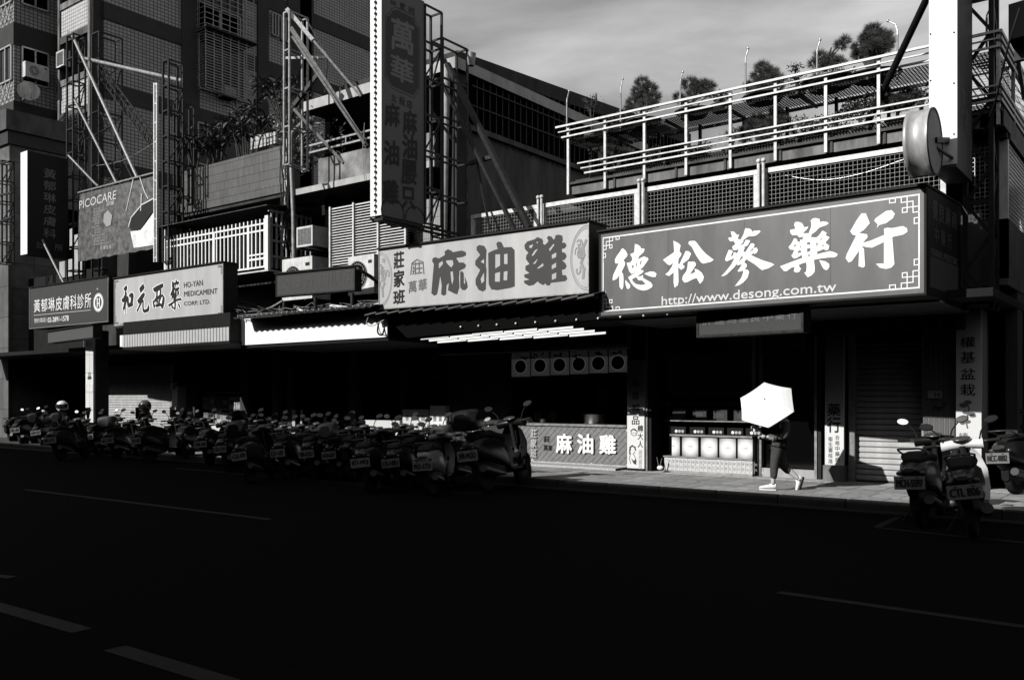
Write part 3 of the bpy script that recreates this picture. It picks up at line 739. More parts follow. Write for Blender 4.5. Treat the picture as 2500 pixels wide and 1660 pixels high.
for cx, sg in ((0, 1), (F4.w, -1)):
    b = MB(); R = F4.h*.46; cz = F4.h*.5; q = MB()
    for i in range(24):
        a0 = -math.pi/2 + math.pi*i/24; a1 = a0 + math.pi/24
        for r0, r1 in ((R, R-.02), (R-.045, R-.06)):
            q.quad(*[F4.at(cx+sg*(.03+.62*r*math.cos(a)), cz+r*math.sin(a), .004) for r, a in ((r0,a0),(r0,a1),(r1,a1),(r1,a0))])
    rg = random.Random(5 if sg > 0 else 6)
    for i in range(9):
        a = rg.uniform(-1.2, 1.2); r = rg.uniform(.25, .8)*R; x = cx+sg*(.04+.55*r*math.cos(a)); z = cz+r*math.sin(a); pts = []
        r2 = rg.uniform(.03, .07); a2 = rg.uniform(0, 6)
        for k in range(10): pts.append((max(.03, min(F4.w-.03, x+sg*r2*math.cos(a2+k*.5)*(1-k*.07))), z+r2*1.5*math.sin(a2+k*.5)*(1-k*.07)))
        F4.line(q, pts, rg.uniform(.018, .034), .005)
    F4.line(q, [(cx+sg*x, cz+z) for x, z in ((.06,.3),(.12,.18),(.1,.05),(.16,-.08),(.1,-.2),(.12,-.34))], .05, .005)
    part('dragon_roundel', q, rd, nood, recalc=False)

# --- pharmacy sign
F2 = fpx(279, 677.6, 793, 545.5, 645.5, 777, 13.5)
ph = signbox('shop_sign', 'pale signboard with four white edged black brush characters and English lettering', 'sign', F2, .42, signpale2, black_m, steel_m, .02)
TP = [
 [[(300,485),(395,365),(430,400),(430,500),(390,580),(420,620),(415,745),(450,735),(480,790),(495,980),(540,950),(560,795),(500,760),(490,690),(590,608),(630,640),(655,730),(625,960),(635,1050),(590,1085),(480,1130),(440,1080),(412,900),(380,1080),(380,1350),(365,1360),(355,1160),(305,1230),(280,1160),(335,930),(290,960),(245,910),(245,830),(290,800),(350,680),(355,570)]],
 [[(840,465),(975,310),(1025,430),(1010,490),(890,635),(855,560)]],
 [[(770,885),(930,660),(990,610),(1030,640),(1030,720),(960,850),(995,890),(990,1100),(1000,1170),(1030,1195),(1110,1150),(1135,1050),(1130,945),(1185,1120),(1180,1220),(1140,1275),(1000,1310),(955,1240),(945,1100),(950,930),(790,1270),(755,1275),(755,1190),(790,1150),(850,990),(800,970)]],
 [[(1297,480),(1430,390),(1635,298),(1670,400),(1650,445),(1575,490),(1600,540),(1590,690),(1650,680),(1710,800),(1700,960),(1660,1130),(1615,1185),(1590,1150),(1580,1085),(1540,1080),(1430,1125),(1395,1080),(1400,1020),(1480,985),(1515,840),(1475,840),(1465,960),(1435,990),(1410,910),(1345,965),(1375,1060),(1370,1155),(1330,1140),(1295,960),(1300,850),(1320,905),(1400,790),(1420,670),(1400,640),(1440,590),(1380,610),(1340,580)],[(1470,600),(1510,535),(1540,560),(1530,680),(1470,750)],[(1600,770),(1640,765),(1600,1000),(1535,960)]],
 [[(1960,210),(2025,280),(2070,265),(2078,165),(2105,175),(2130,240),(2180,235),(2200,300),(2160,355),(2100,345),(2060,480),(2130,450),(2200,420),(2205,480),(2170,540),(2195,590),(2190,690),(2120,740),(2080,840),(2240,790),(2290,860),(2275,905),(2220,880),(2090,920),(2085,1100),(2075,1200),(2050,1225),(1985,1150),(1940,1150),(1925,1050),(1850,1100),(1815,1030),(2000,905),(1990,780),(1940,880),(1930,800),(1950,720),(1910,740),(1890,680),(1940,560),(1960,470),(1950,400),(1950,290)],[(2030,430),(2052,345),(2064,335),(2045,445)],[(2030,540),(2050,520),(2052,640),(2035,620)],[(2112,570),(2130,560),(2130,700),(2114,720)],[(1960,1030),(2035,960),(2030,1130),(1990,1090)]],
 [[(2140,980),(2200,1000),(2235,1090),(2205,1150),(2165,1060)]],
]
for grp in ((0,),(1,2),(3,),(4,5)):
    b = MB(); c = MB()
    for i in grp:
        traced(F2, b, (280,670), 13.894, TP[i], d=.008)
        traced(F2, c, (280,670), 13.894, [TP[i][0]], d=.0045+.0005*i, grow=28)
    part('character', b, ink, ph, recalc=False); part('character_outline', c, wht, ph, recalc=False)
letters(ph, F2, ink, [('HO-YAN', (449,690),(495,683),(496,697),(450,703)), ('MEDICAMENT', (450,712),(531,704),(531,717),(450,724)), ('CORP; LTD.', (450,737),(513,731),(513,743),(450,748))], bold=.012)
b = MB()
for cx, cz, sx, sz in ((.06,.06,1,1),(.06,F2.h-.06,1,-1),(F2.w-.06,.06,-1,1),(F2.w-.06,F2.h-.06,-1,-1)):
    for k in range(3):
        F2.ring(b, cx+sx*(.03+.055*k), cz+sz*.02, .028, .01, .005, 10); F2.ring(b, cx+sx*.012, cz+sz*(.05+.07*k), .03, .01, .0055, 10)
F2.line(b, [(.05,.3),(.05,F2.h-.3)], .01, .005); F2.line(b, [(.3,.05),(F2.w-.3,.05)], .01, .005)
part('corner_ornament', b, ink_g, ph, recalc=False)

# --- clinic signboard
F1 = fpx(72, 704, 803, 265, 676.5, 786, 13.5)
cl = signbox('shop_sign', 'dark clinic signboard with thin white characters, telephone number and round emblem', 'sign', F1, .6, signdark, black_m, steel_l, .02)
nm = '黃郁琳皮膚科診所'
for i, c in enumerate(nm):
    u0 = 83 + 17.75*i; vt = 731 - 2.2*i; vb = 762 - 1.4*i
    letters(cl, F1, wht, [(c, (u0,vt+1),(u0+15.5,vt-1),(u0+15.5,vb-1),(u0,vb+1))], bold=.008, name='character')
letters(cl, F1, wht, [('02-2891-1578', (117,776),(168,770),(168,783),(117,787))], bold=.015)
letters(cl, F1, ink_l, [('預約電話', (84,778),(112,775),(112,786),(84,789))])
b = MB(); F1.line(b, [F1.uv(83,770), F1.uv(222,757)], .012, .005); F1.line(b, [F1.uv(114.5,776), F1.uv(114.5,787)], .012, .005); part('rule_line', b, ink_l, cl, recalc=False)
cx, cz = F1.uv(240.5, 738.5); b = MB(); F1.ring(b, cx, cz, .27, .018, .005, 36); F1.ring(b, cx, cz, .24, .06, .006, 36)
F1.line(b, [(cx-.06,cz-.12),(cx-.06,cz+.05)], .045, .006); F1.line(b, [(cx+.06,cz-.12),(cx+.06,cz+.05)], .045, .006); F1.line(b, [(cx-.06,cz-.03),(cx+.06,cz-.03)], .03, .008)
F1.ring(b, cx-.06, cz+.1, .035, .034, .006, 12); F1.ring(b, cx+.06, cz+.1, .035, .034, .006, 12)
F1.line(b, [(cx-.05,cz+.36),(cx-.05,cz+.44)], .008, .006); F1.line(b, [(cx-.09,cz+.4),(cx-.01,cz+.4)], .008, .0065)
part('emblem', b, wht, cl, recalc=False)

# --- blank display under it
F0 = fpx(116, 806, 834, 228, 799, 830, 13.53)
signbox('display_board', 'blank grey display board hanging under the dark clinic signboard', 'sign', F0, .25, mat('display grey', .075, .5), black_m, steel_d, .02)
# --- clinic projecting sign
FC0 = Face(PX(67, 620, -29.6), (0,1,0), w=1.3, h=(PX(67,368,-29.6)-PX(67,620,-29.6)).z)
t = thing('projecting_sign', 'tall black clinic sign with dim characters and a bright white edge', 'sign', FC0.at(0,0))
b = MB(); b.prism([FC0.at(0,0), FC0.at(FC0.w,0), FC0.at(FC0.w,FC0.h), FC0.at(0,FC0.h)], (-.45,0,0)); part('box', b, mat('sign black', .015, .5), t)
FE = Face(FC0.at(0,0)+V((-.45,-.004,0)), (1,0,0), w=.45, h=FC0.h); b = MB(); FE.rect(b, 0, 0, .45, FE.h, .004, .008); part('edge_panel', b, white_m, t)
dimk = mat('dim lettering', .17, .5)
for i, c in enumerate('黃郁琳皮膚科'):
    b = MB(); z = FC0.h - .45 - .385*i; FC0.text(b, c, .5, z-.3, .9, z, .01); part('character', b, dimk, t, recalc=False)
for x, c in ((.28,'診'),(.86,'所')): b = MB(); FC0.text(b, c, x, .22, x+.26, .44); part('character', b, dimk, t, recalc=False)
# --- LED board over the middle shop
F3 = fpx(674, 673, 727.5, 867, 648.5, 706.5, 13.75)
t = signbox('display_board', 'long grey LED board on posts with faint unlit characters above the corrugated roof', 'sign', F3, .22, mat('led grey', .055, .6), black_m, steel_d, .03)
for i, c in enumerate('父母責須順承'):
    u0 = 684 + i*29.5 + (7 if i > 2 else 0); letters(t, F3, mat('led dots', .078, .6), [(c, (u0,682-i*4),(u0+23,679-i*4),(u0+23,705-i*3),(u0,708-i*3))], name='character')
b = MB()
for u in (694, 770, 860): p = P(u, 735-(u-694)*.12, 13.75); b.bar(p, V((p.x, p.y, 3.5)), .06)
part('post', b, steel_d, t)
b = MB(); b.bar(P(873,655,13.8), P(925,692,15), .05); b.bar(P(870,652,13.8), P(925,685,15.2), .03); part('stay', b, steel_d, t)
# --- LED board under the herbal shop sign
F6 = fpx(1701, 772, 825, 1962, 752, 810, 13.7)
t = signbox('display_board', 'LED board with faint dotted characters hanging under the large herbal shop sign', 'sign', F6, .25, mat('led mesh', .06, .6, noise=.35, scale=60), black_m, steel_d, .04)
for i, c in enumerate('評鑑為優良中藥行'):
    u0 = 1716 + i*29.5; letters(t, F6, mat('led lit dots', .16, .6), [(c, (u0,775-i*2.1),(u0+23,773-i*2.1),(u0+23,793-i*2.1),(u0,795-i*2.1))], name='character')
# --- tall projecting sign of the noodle shop
XV = -12.7; KV = 12.7/13.5; YV = 13.3*KV
hb = 5.17; FV = Face((XV, YV, hb), (0,1,0), w=1.225, h=4.6)
vs = thing('projecting_sign', 'tall projecting sign with large dark characters and a white edge dotted with bulbs', 'sign', (XV, YV, hb))
b = MB(); b.prism([FV.at(0,0), FV.at(1.225,0), FV.at(1.225,FV.h), FV.at(0,FV.h)], (-.31,0,0)); part('box', b, mat('sign grey side', .15, .5, noise=.12), vs)
FE = Face((XV-.31, YV-.004, hb), (1,0,0), w=.31, h=FV.h); b = MB(); FE.rect(b, 0, 0, .31, FE.h, .004, .008); part('edge_panel', b, white_m, vs)
bm_ = lambda: MB().box((-.02,-.035,-.02),(.02,.0,.02))
for i in range(41): piece('bulb', 'bulb', bm_, black_m, vs, (XV-.155+.008*(i%2), YV-.012, hb+.08+i*.111))
part('bulb_cable', MB().bar((XV-.155,YV-.015,hb+.02),(XV-.155,YV-.015,hb+FV.h), .008), black_m, vs)
def FVp(u, v): return FV.uv(u, v)
kd = mat('shade ink', .03, .5)
pl = [FVp(*p) for p in ((957,28),(968,24),(1010,45),(1013,60),(1022,72),(1022,212),(1018,220),(1008,233),(958,210),(950,196),(942,182),(944,42),(955,36))]
b = MB(); FV.poly(b, [pl], .004); part('plaque', b, mat('plaque print', .05, .5), vs, recalc=False)
b = MB(); cxy = V((sum(p[0] for p in pl)/len(pl), sum(p[1] for p in pl)/len(pl))); q = [tuple(cxy + (V(p)-cxy)*1.06) for p in pl]; FV.line(b, q+[q[0]], .012, .004); part('plaque_line', b, mat('plaque print', .05, .5), vs, recalc=False)
pk = mat('plaque lettering', .2, .5)
letters(vs, FV, pk, [('萬', (956,42),(1009,62),(1009,137),(954,118)), ('華', (954,130),(1008,155),(1008,212),(954,190))], name='character', bold=.025)
for i, (c, u0, v0, u1, v1) in enumerate((('莊',953,0,968,10),('家',976,5,990,22),('班',997,15,1013,32),('北',955,229,968,247),('投',974,234,989,254),('店',993,243,1006,262))):
    letters(vs, FV, kd, [(c, (u0,v0),(u1,v0+6),(u1,v1+6),(u0,v1))], name='character', bold=.01)
for c, u0, u1, v0, v1, s in (('麻',940,975,252,306,4),('油',938,973,343,401,3),('雞',935,972,440,496,2),('麻',984,1017,268,324,6),('油',983,1017,328,384,5),('腰',981,1016,390,447,4),('只',980,1013,456,508,4)):
    letters(vs, FV, kd, [(c, (u0,v0),(u1,v0+s),(u1,v1+s),(u0,v1))], name='character', bold=.035)
b = MB(); FV.ring(b, .3, .1, .3, .03, .004, 24, 1.1); FV.ring(b, .95, .05, .28, .03, .004, 24, 1.1); part('dragon_roundel', b, kd, vs, recalc=False)
b = MB(); b.bar((XV-.31,YV,hb-.05),(XV-.31,15.1,hb-.05),.05); b.bar((XV,YV,hb-.05),(XV,15.1,hb-.05),.05)
for i in range(9): b.box((XV-.29, YV+.05+i*.13, hb-.09),(XV-.02, YV+.11+i*.13, hb-.02))
part('bottom_rail', b, steel_d, vs)

# --- tall white projecting sign at the right and its drum
XT = -2.63; hb = 4.78; FT = Face((XT,13.6,hb), (0,1,0), w=1.1, h=5.6)
t = thing('projecting_sign', 'tall blank white fronted sign with a dark side panel at the street corner', 'sign', (XT,13.6,hb))
b = MB(); b.prism([FT.at(0,0), FT.at(1.1,0), FT.at(1.1,5.6), FT.at(0,5.6)], (-.34,0,0)); part('box', b, mat('brushed side', .075, .6, noise=.5, scale=5, streak=.85), t)
FE = Face((XT-.35,13.596,hb), (1,0,0), w=.36, h=5.6); b = MB(); FE.rect(b, 0, .04, .36, 5.6, .004, .008); part('edge_panel', b, white_m, t)
for i in range(8): 
    b = MB(); b.ball((XT-.33, 13.585, hb+.6+i*.65), .012, 6, 4); part('bolt', b, ink, t)
    b = MB(); b.ball((XT-.03, 13.585, hb+.45+i*.7), .012, 6, 4); part('bolt', b, ink, t)
b = MB(); FT.text(b, 'TEL', .32, 1.3, .46, 1.62); FT.text(b, '2891', .3, .8, .6, 1.2, .01); FT.text(b, '權基', .55, .62, .95, .95, .01); part('lettering', b, mat('faded lettering', .16, .6), t, recalc=False)
dr = thing('drum_sign', 'round metal drum shaped sign mounted in front of the tall white sign', 'sign', (-2.9, 13.0, 4.57))
c = V((-2.78, 13.0, 5.01)); R = .44
part('drum', MB().lathe(c, [(R,-.30),(R+.008,-.29),(R+.008,-.25),(R-.004,-.245),(R-.004,-.06),(R+.008,-.055),(R+.008,-.004)], 40, 'x'), mat('brushed metal', .42, .45, .25, noise=.35, scale=9, streak=.9), dr)
part('face', MB().lathe(c, [(R-.02,-.0035),(R-.02,.004)], 40, 'x'), mat('drum face', .3, .6, noise=.15), dr)
part('rim', MB().lathe(c, [(R-.02,.0),(R-.02,.012),(R+.01,.012),(R+.01,-.003)], 40, 'x', False), black_m, dr)
b = MB(); b.bar(c+V((.0,.0,.02)), (XT-.12,13.6,5.16), .07); b.bar(c+V((0,.1,-.05)), (XT-.05,13.6,4.9), .03); part('mounting_arm', b, steel_d, dr)
# ------------------------------------------------------------------ steel sign frames and struts
def lattice(mb, x0, x1, y0, y1, z0, z1, st=.6, w=.045, diag=True):
    for x in (x0, x1):
        for y in (y0, y1): mb.bar((x,y,z0), (x,y,z1), w)
    n = max(1, round((z1-z0)/st))
    for i in range(n+1):
        z = z0 + (z1-z0)*i/n
        mb.bar((x0,y0,z),(x1,y0,z),w*.8); mb.bar((x0,y1,z),(x1,y1,z),w*.8); mb.bar((x0,y0,z),(x0,y1,z),w*.8); mb.bar((x1,y0,z),(x1,y1,z),w*.8)
        if diag and i < n and i % 2 == 0:
            z2 = z0 + (z1-z0)*(i+1)/n; mb.bar((x1,y0,z),(x1,y1,z2),w*.6); mb.bar((x0,y1,z),(x1,y1,z2),w*.6)
# behind the noodle shop's projecting sign
t = thing('steel_tower', 'open dark steel frame holding the tall projecting sign of the noodle shop', 'steel frame', (-12.8, 14.3, 4.0))
b = MB(); lattice(b, XV-.31, XV, 13.75, 14.27, 5.2, 9.72, .8); part('frame', b, steel_d, t)
b = MB(); lattice(b, XV-.31, XV, 14.3, 15.11, 4.2, 9.2, .85, diag=False); part('frame', b, steel_d, t)
for (u,v,y),(u2,v2,y2),w in (((1092,157,14.95),(1293,556,14.1),.10),((1080,205,14.9),(1257,562,14.1),.07),((1100,165,14.95),(1250,470,14.3),.04),((1052,270,14.6),(1105,340,15.0),.05),((1145,300,15.0),(1196,560,14.4),.04)):
    part('strut', MB().bar(P(u,v,y), P(u2,v2,y2), w), steel_d, t)
part('strut', MB().bar(P(1145,400,14.9), P(1203,383,14.6), .08), rust, t)
t = thing('floodlight', 'small lamp fixed to the top corner of the dark sign frame', 'lamp', P(1146,150,15.1))
c = P(1150,142,15.1); part('housing', MB().tube([c+V((0,0,-.17)), c+V((0,0,-.05)), c+V((.02,0,.1))], [.07,.09,.1], 10), steel_m, t); part('bracket', MB().bar(c, c+V((-.15,0,.05)), .03), steel_d, t)
# pale frame further left
XM = P(707,30,14).x
t = thing('steel_tower', 'tall thin pale steel frame with a long slanting strut above the planter', 'steel frame', (XM, 14, 7.5))
b = MB(); lattice(b, P(694,30,14).x, XM, 14, 14.55, 7.2, P(707,27,14).z, .95, .045, False); part('frame', b, steel_m, t)
for (u,v,y),(u2,v2,y2),w,m in (((700,23,14),(764,99,14.4),.09,rail_m),((764,99,14.4),(881,236,15.1),.05,steel_m),((710,69,14),(896,358,15.2),.10,steel_m),((713,90,14),(890,352,15.1),.05,steel_m),
        ((697,143,14.2),(801,141,14.8),.06,rail_m),((800,141,14.8),(794,225,15),.04,steel_m),((777,182,14.6),(718,258,14.4),.09,steel_d),((717,267,14.4),(838,398,15.2),.07,steel_m),((749,50,14.5),(800,141,14.8),.03,steel_m)):
    part('strut', MB().bar(P(u,v,y), P(u2,v2,y2), w), m, t)
# ladder frame left of the planter
t = thing('steel_tower', 'dark lattice steel tower beside the planter with a bright ladder like edge', 'steel frame', (X(415,14.4), 14.4, 5))
xa = X(398,14.4); xb = X(412,14.4)
b = MB(); lattice(b, xa, xb, 14.4, 14.85, Z(400,640,14.4), Z(400,150,14.4), .75, .05); part('frame', b, steel_d, t)
b = MB(); lattice(b, xa, X(425,14.9), 14.9, 15.4, Z(400,560,14.9), Z(400,262,14.9), .8, .05); part('frame', b, steel_d, t)
b = MB()
for u in (377.5, 383.5): b.bar(P(u,640,14.0), P(u,203,14.0), .05)
for i in range(10): b.bar(P(377.5,206+i*47,14.0), P(383.5,206+i*47,14.0), .035)
part('ladder', b, rail_m, t)
b = MB(); b.bar(P(452,330,15.4), P(475,480,15.4), .04); b.bar(P(425,262,14.9), P(470,410,15.2), .04); b.bar(P(460,410,15.1), P(460,500,15.1), .05); b.bar(P(470,405,15.1), P(470,500,15.1), .05); part('stay', b, steel_d, t)
# frame behind the clinic's projecting sign
t = thing('steel_tower', 'double dark lattice frame with long pipes behind the black clinic sign', 'steel frame', (-29.2, 15, 5))
x0, x1 = -29.75, -29.35
b = MB(); lattice(b, x0, x1, 14.85, 15.25, 5.0, P(167,88,14.85).z, .8, .05); part('frame', b, steel_d, t)
b = MB(); lattice(b, x0, x1+.05, 15.7, 16.5, 5.0, P(193,100,15.7).z, .9, .05); part('frame', b, steel_d, t)
for (u,v,y),(u2,v2,y2),w,m in (((165,77,14.9),(175,84,14.9),.07,steel_m),((175,84,14.9),(335,434,14.7),.10,steel_m),((176,232,14.9),(286,450,14.7),.08,steel_m),((204,143,15.2),(444,198,15.2),.12,steel_m),((167,380,14.8),(232,448,14.8),.07,steel_m),((232,448,14.8),(240,455,14.7),.07,steel_m),
        ((200,347,15.6),(278,305,15.6),.04,steel_d),((90,560,14),(155,690,13.9),.07,steel_m),((240,262,16.4),(330,450,15),.05,steel_d)):
    part('pipe', MB().tube([P(u,v,y), P(u2,v2,y2)], w/2, 8), m, t)
b = MB()
for i in range(13):
    f = i/12; a = P(238,163,15.9).lerp(P(374,347,15.2), f); c = P(240,185,15.9).lerp(P(376,372,15.2), f); d = a + V((.25,0,.0)); b.bar(a, c, .03); b.bar(a, d, .03); b.bar(c, d, .03)
for o in (V((0,0,0)), V((.25,0,0))): b.bar(P(238,163,15.9)+o, P(374,347,15.2)+o, .04)
b.bar(P(240,185,15.9), P(376,372,15.2), .04); part('truss', b, steel_d, t)
# far left frame at the picture's edge
t = thing('steel_tower', 'dark barred steel frame in front of the lit podium stone at the far left', 'steel frame', (X(12,14.6), 14.6, 6))
b = MB(); lattice(b, X(-12,14.6), X(5,14.6), 14.6, 15.0, Z(5,640,14.6), Z(5,392,14.6), .7, .05); b.bar(P(-10,480,14.5), P(30,470,14.5), .06); b.bar(P(-10,545,14.5), P(30,530,14.5), .06); b.bar(P(0,400,14.5), P(22,395,14.5), .06); part('frame', b, steel_d, t)
part('podium_pillar', MB().box((X(-30,15.48),15.40,.1),(X(20,15.40),15.48,7.4)), mat('lit stone facing', .13, .7, brick=(1.3,1.15,.012,.04,0.), noise=.35, scale=1.5), apt)
# right hand truss behind the white sign, and the long black prop
t = thing('steel_tower', 'dark zigzag truss behind the tall white sign at the corner', 'steel frame', (-2.5, 14.9, 4))
b = MB(); x0, x1 = -2.75, -2.40
for x in (x0, x1): b.bar((x,14.85,2.9),(x,14.85,10.5),.07)
b.bar((x1,15.25,2.9),(x1,15.25,10.5),.07)
for i in range(15):
    z = 3.0+i*.5; a, c = ((x0,x1) if i % 2 else (x1,x0)); b.bar((a,14.85,z),(c,14.85,z+.5),.045); b.bar((x1,14.85 if i%2 else 15.25,z),(x1,15.25 if i%2 else 14.85,z+.5),.045)
    if i % 3 == 0: b.bar((x0,14.85,z),(x1,14.85,z),.06)
part('truss', b, steel_d, t)
t = thing('sign_prop', 'long thick black tube leaning from the white sign across the bonsai racks', 'prop', P(2036,472,16.1))
part('tube', MB().tube([P(2270,-18,14.0), P(2036,474,16.2)], .052, 12), black_m, t)

# ------------------------------------------------------------------ banner
FB = Face(P(222,627,14.6), P(383,603,14.6)-P(222,627,14.6), w=(P(383,603,14.6)-P(222,627,14.6)).length, h=1)
t = thing('banner', 'torn printed banner with a pale bowl and white lettering hung between steel frames', 'banner', FB.at(0,0))
b = MB(); nx, nz = 24, 16
tl, tr, br_, bl = V(FB.uv(196,475)), V(FB.uv(381,424)), V(FB.uv(384,600)), V(FB.uv(190,640))
vs = []
for j in range(nz+1):
    for i in range(nx+1):
        a, c = i/nx, j/nz; p = (bl*(1-a)+br_*a)*(1-c) + (tl*(1-a)+tr*a)*c
        if j == 0: p.y += .018*math.sin(i*1.7)
        vs.append(FB.at(p.x, p.y, .008*math.sin(a*17+c*4)*(1-c*.5)))
b.add(vs, [(j*(nx+1)+i, j*(nx+1)+i+1, (j+1)*(nx+1)+i+1, (j+1)*(nx+1)+i) for j in range(nz) for i in range(nx)], True)
part('sheet', b, mat('banner print', .12, .4, noise=.85, scale=5), t, recalc=False)
wb = mat('banner white', .8, .4, noise=.35, scale=3)
letters(t, FB, mat('banner lettering', .5, .5), [('PICOCARE', (196,492),(287,462),(285,484),(196,512)), ('亞諾', (262,492),(281,488),(281,498),(262,502))], d=.014, bold=.01)
b = MB(); FB.poly(b, [[FB.uv(*p) for p in ((320,562),(345,558),(362,535),(383,505),(384,592),(350,598),(328,602),(323,580))]], .015); part('bowl_print', b, wb, t, recalc=False)
b = MB(); FB.poly(b, [[FB.uv(*p) for p in ((316,548),(322,530),(345,500),(378,480),(383,500),(362,530),(348,552),(338,560),(322,558))]], .018); part('dark_print', b, ink, t, recalc=False)
b = MB(); FB.line(b, [FB.uv(*p) for p in ((316,550),(322,528),(348,496),(380,478))], .03, .02); FB.line(b, [FB.uv(*p) for p in ((310,512),(320,470),(328,435))], .02, .021); FB.line(b, [FB.uv(*p) for p in ((345,430),(356,465),(364,480))], .025, .022); FB.line(b, [FB.uv(*p) for p in ((348,470),(346,510))], .03, .023); part('line_print', b, wb, t, recalc=False)
gp = mat('banner grey', .3, .5)
b = MB(); FB.poly(b, [[FB.uv(*p) for p in ((266,512),(276,524),(272,548),(262,553),(254,540),(256,522))]], .016); part('drop_print', b, gp, t, recalc=False)
b = MB(); rg = random.Random(3)
for i in range(13):
    v = 512+i*7.2; u = 226; q0 = FB.uv(u, v); st = ''.join(rg.choice('潔淨柔潤保養修護清新敏感肌膚專用推薦') for _ in range(rg.choice((5,8,11)))); w = .085*len(st)
    if 3 < i < 9 and len(st) > 5: st = st[:4]; w = .34
    FB.text(b, st, q0[0]+rg.uniform(0,.2), q0[1]-.04, q0[0]+w+.1, q0[1]+.03, .0, .0135)
part('small_print', b, gp, t, recalc=False)
for i, c in enumerate('肌膚保濕'): letters(t, FB, gp, [(c, (246+i*7,600-i),(252+i*7,599-i),(252+i*7,609-i),(246+i*7,610-i))], d=.014, bold=.03, name='character')
b = MB()
for i in range(8): b.bar(P(225+i*22,466-i*6,14.62), P(225+i*22,462-i*6,14.7), .02)
b.bar(P(190,471,14.66), P(384,420,14.66), .04); part('rope', b, steel_m, t)

# ------------------------------------------------------------------ white window cage over the pharmacy
t = thing('window_cage', 'white painted steel window cage with upright bars under the planter', 'window cage', P(530,650,14.5))
Yc = 14.5; zt_, zb_ = 6.12, 4.90; xa, xb = X(403,Yc), X(657,Yc)
n = 27
for i in range(n):
    x = xa + .12 + (xb-xa-.3)*i/(n-1)
    piece('bar', 'cagebar', lambda: MB().box((-.02,-.02,0),(.02,.02,1.24)), white_m, t, (x, Yc, zb_+.02))
for z in (6.03, 5.86, zb_+.03): part('rail', MB().box((xa, Yc-.028, z-.022),(xb, Yc-.022+.02, z+.022)), white_m, t)
part('post', MB().box((xa, Yc-.035, zb_-.05),(xa+.09, Yc+.04, 6.40)), white_m, t)
part('post', MB().box((xb-.13, Yc-.04, zb_-.05),(xb, Yc+.04, 6.22)), white_m, t)
for u in (524, 608): part('post', MB().box((X(u,Yc)-.045, Yc-.034, zb_),(X(u,Yc)+.045, Yc+.03, 6.05)), white_m, t)
part('gate_rail', MB().box((X(610,Yc), Yc-.03, 5.12),(xb-.1, Yc-.02, 5.17)), white_m, t)
part('gate_rail', MB().box((X(610,Yc), Yc-.03, 5.24),(xb-.1, Yc-.02, 5.28)), white_m, t)
part('floor', MB().box((xa, Yc-.03, zb_-.09),(xb, 15.9, zb_-.055)), white2_m, t)
dk = mat('white paint shaded side', .35, .5, noise=.2)  # shade of the side bars put into a darker copy of the white
b = MB()
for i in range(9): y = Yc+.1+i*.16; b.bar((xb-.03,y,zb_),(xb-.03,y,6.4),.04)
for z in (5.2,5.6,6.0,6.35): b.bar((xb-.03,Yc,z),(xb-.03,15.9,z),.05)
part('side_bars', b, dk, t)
b = MB()
for k in range(4):
    cx = xa + (xb-xa)*(.12+.25*k)
    for r in (.42,.3,.18):
        for i in range(12):
            a = math.pi*i/12; a2 = math.pi*(i+1)/12; b.bar((cx+r*math.cos(a),15.2,6.0+r*math.sin(a)),(cx+r*math.cos(a2),15.2,6.0+r*math.sin(a2)),.025)
    for r in (-.42,.42,-.3,.3): b.bar((cx+r,15.2,5.0),(cx+r,15.2,6.0),.025)
part('arched_grille', b, steel_d, t)
part('roof_sheet', MB().prism([(xa-.1,Yc-.15,6.44),(xb+.1,Yc-.15,6.44),(xb+.1,15.95,6.62),(xa-.1,15.95,6.62)],(0,0,.02)), conc_d, t)
part('window_behind', MB().box((xa+.2,15.94,5.0),(xb,15.985,6.4)), dark_m, B2)
ac_unit('small box unit seen through the bars of the white window cage', P(440,633,15.0), .5, .75, .4, m=conc, fan=False)

# ------------------------------------------------------------------ utility strip, down pipes
t = thing('utility_duct', 'broken white cable duct running down between two shop buildings', 'cable duct', P(697,640,15.1))
for v0, v1 in ((600,540),(530,505),(500,472),(468,440),(436,415),(400,382),(378,340)):
    part('duct_section', MB().prism([P(690+(600-v0)*.0,v0,15.1), P(699,v0,15.1), P(700,v1,15.1), P(691,v1,15.1)], (0,.08,0)), pipe_w, t)
b = MB(); rg = random.Random(4)
for k in range(7):
    u = 686 + k*3.2; pts = [P(u+rg.uniform(-3,3), 330+i*28, 15.0) for i in range(11)]; b.tube(pts, .014, 5)
b.tube([P(688,450,15.0),P(682,540,15.0),P(684,570,15),P(676,582,15)], .012, 5); part('cables', b, cable_m, t)
t = thing('down_pipe', 'grey bent rain pipe beside the broken white cable duct', 'pipe', P(714,640,15.0))
part('pipe', MB().tube([P(737,302,14.9),P(716,322,15),P(712,336,15),P(711,400,15),P(716,520,15),P(718,660,15)], .055, 10), steel_m, t)
t = thing('down_pipe', 'pale round column pipe beside the frame of the tall noodle sign', 'pipe', P(1087,640,15.0))
part('pipe', MB().tube([P(1090,160,15.15),P(1086,400,15.15),P(1082,640,15.15)], .085, 12), mat('pale pipe', .45, .5, noise=.3, scale=6), t)
part('collar', MB().box(P(1082,172,15.1),P(1096,150,15.35)), conc, t)

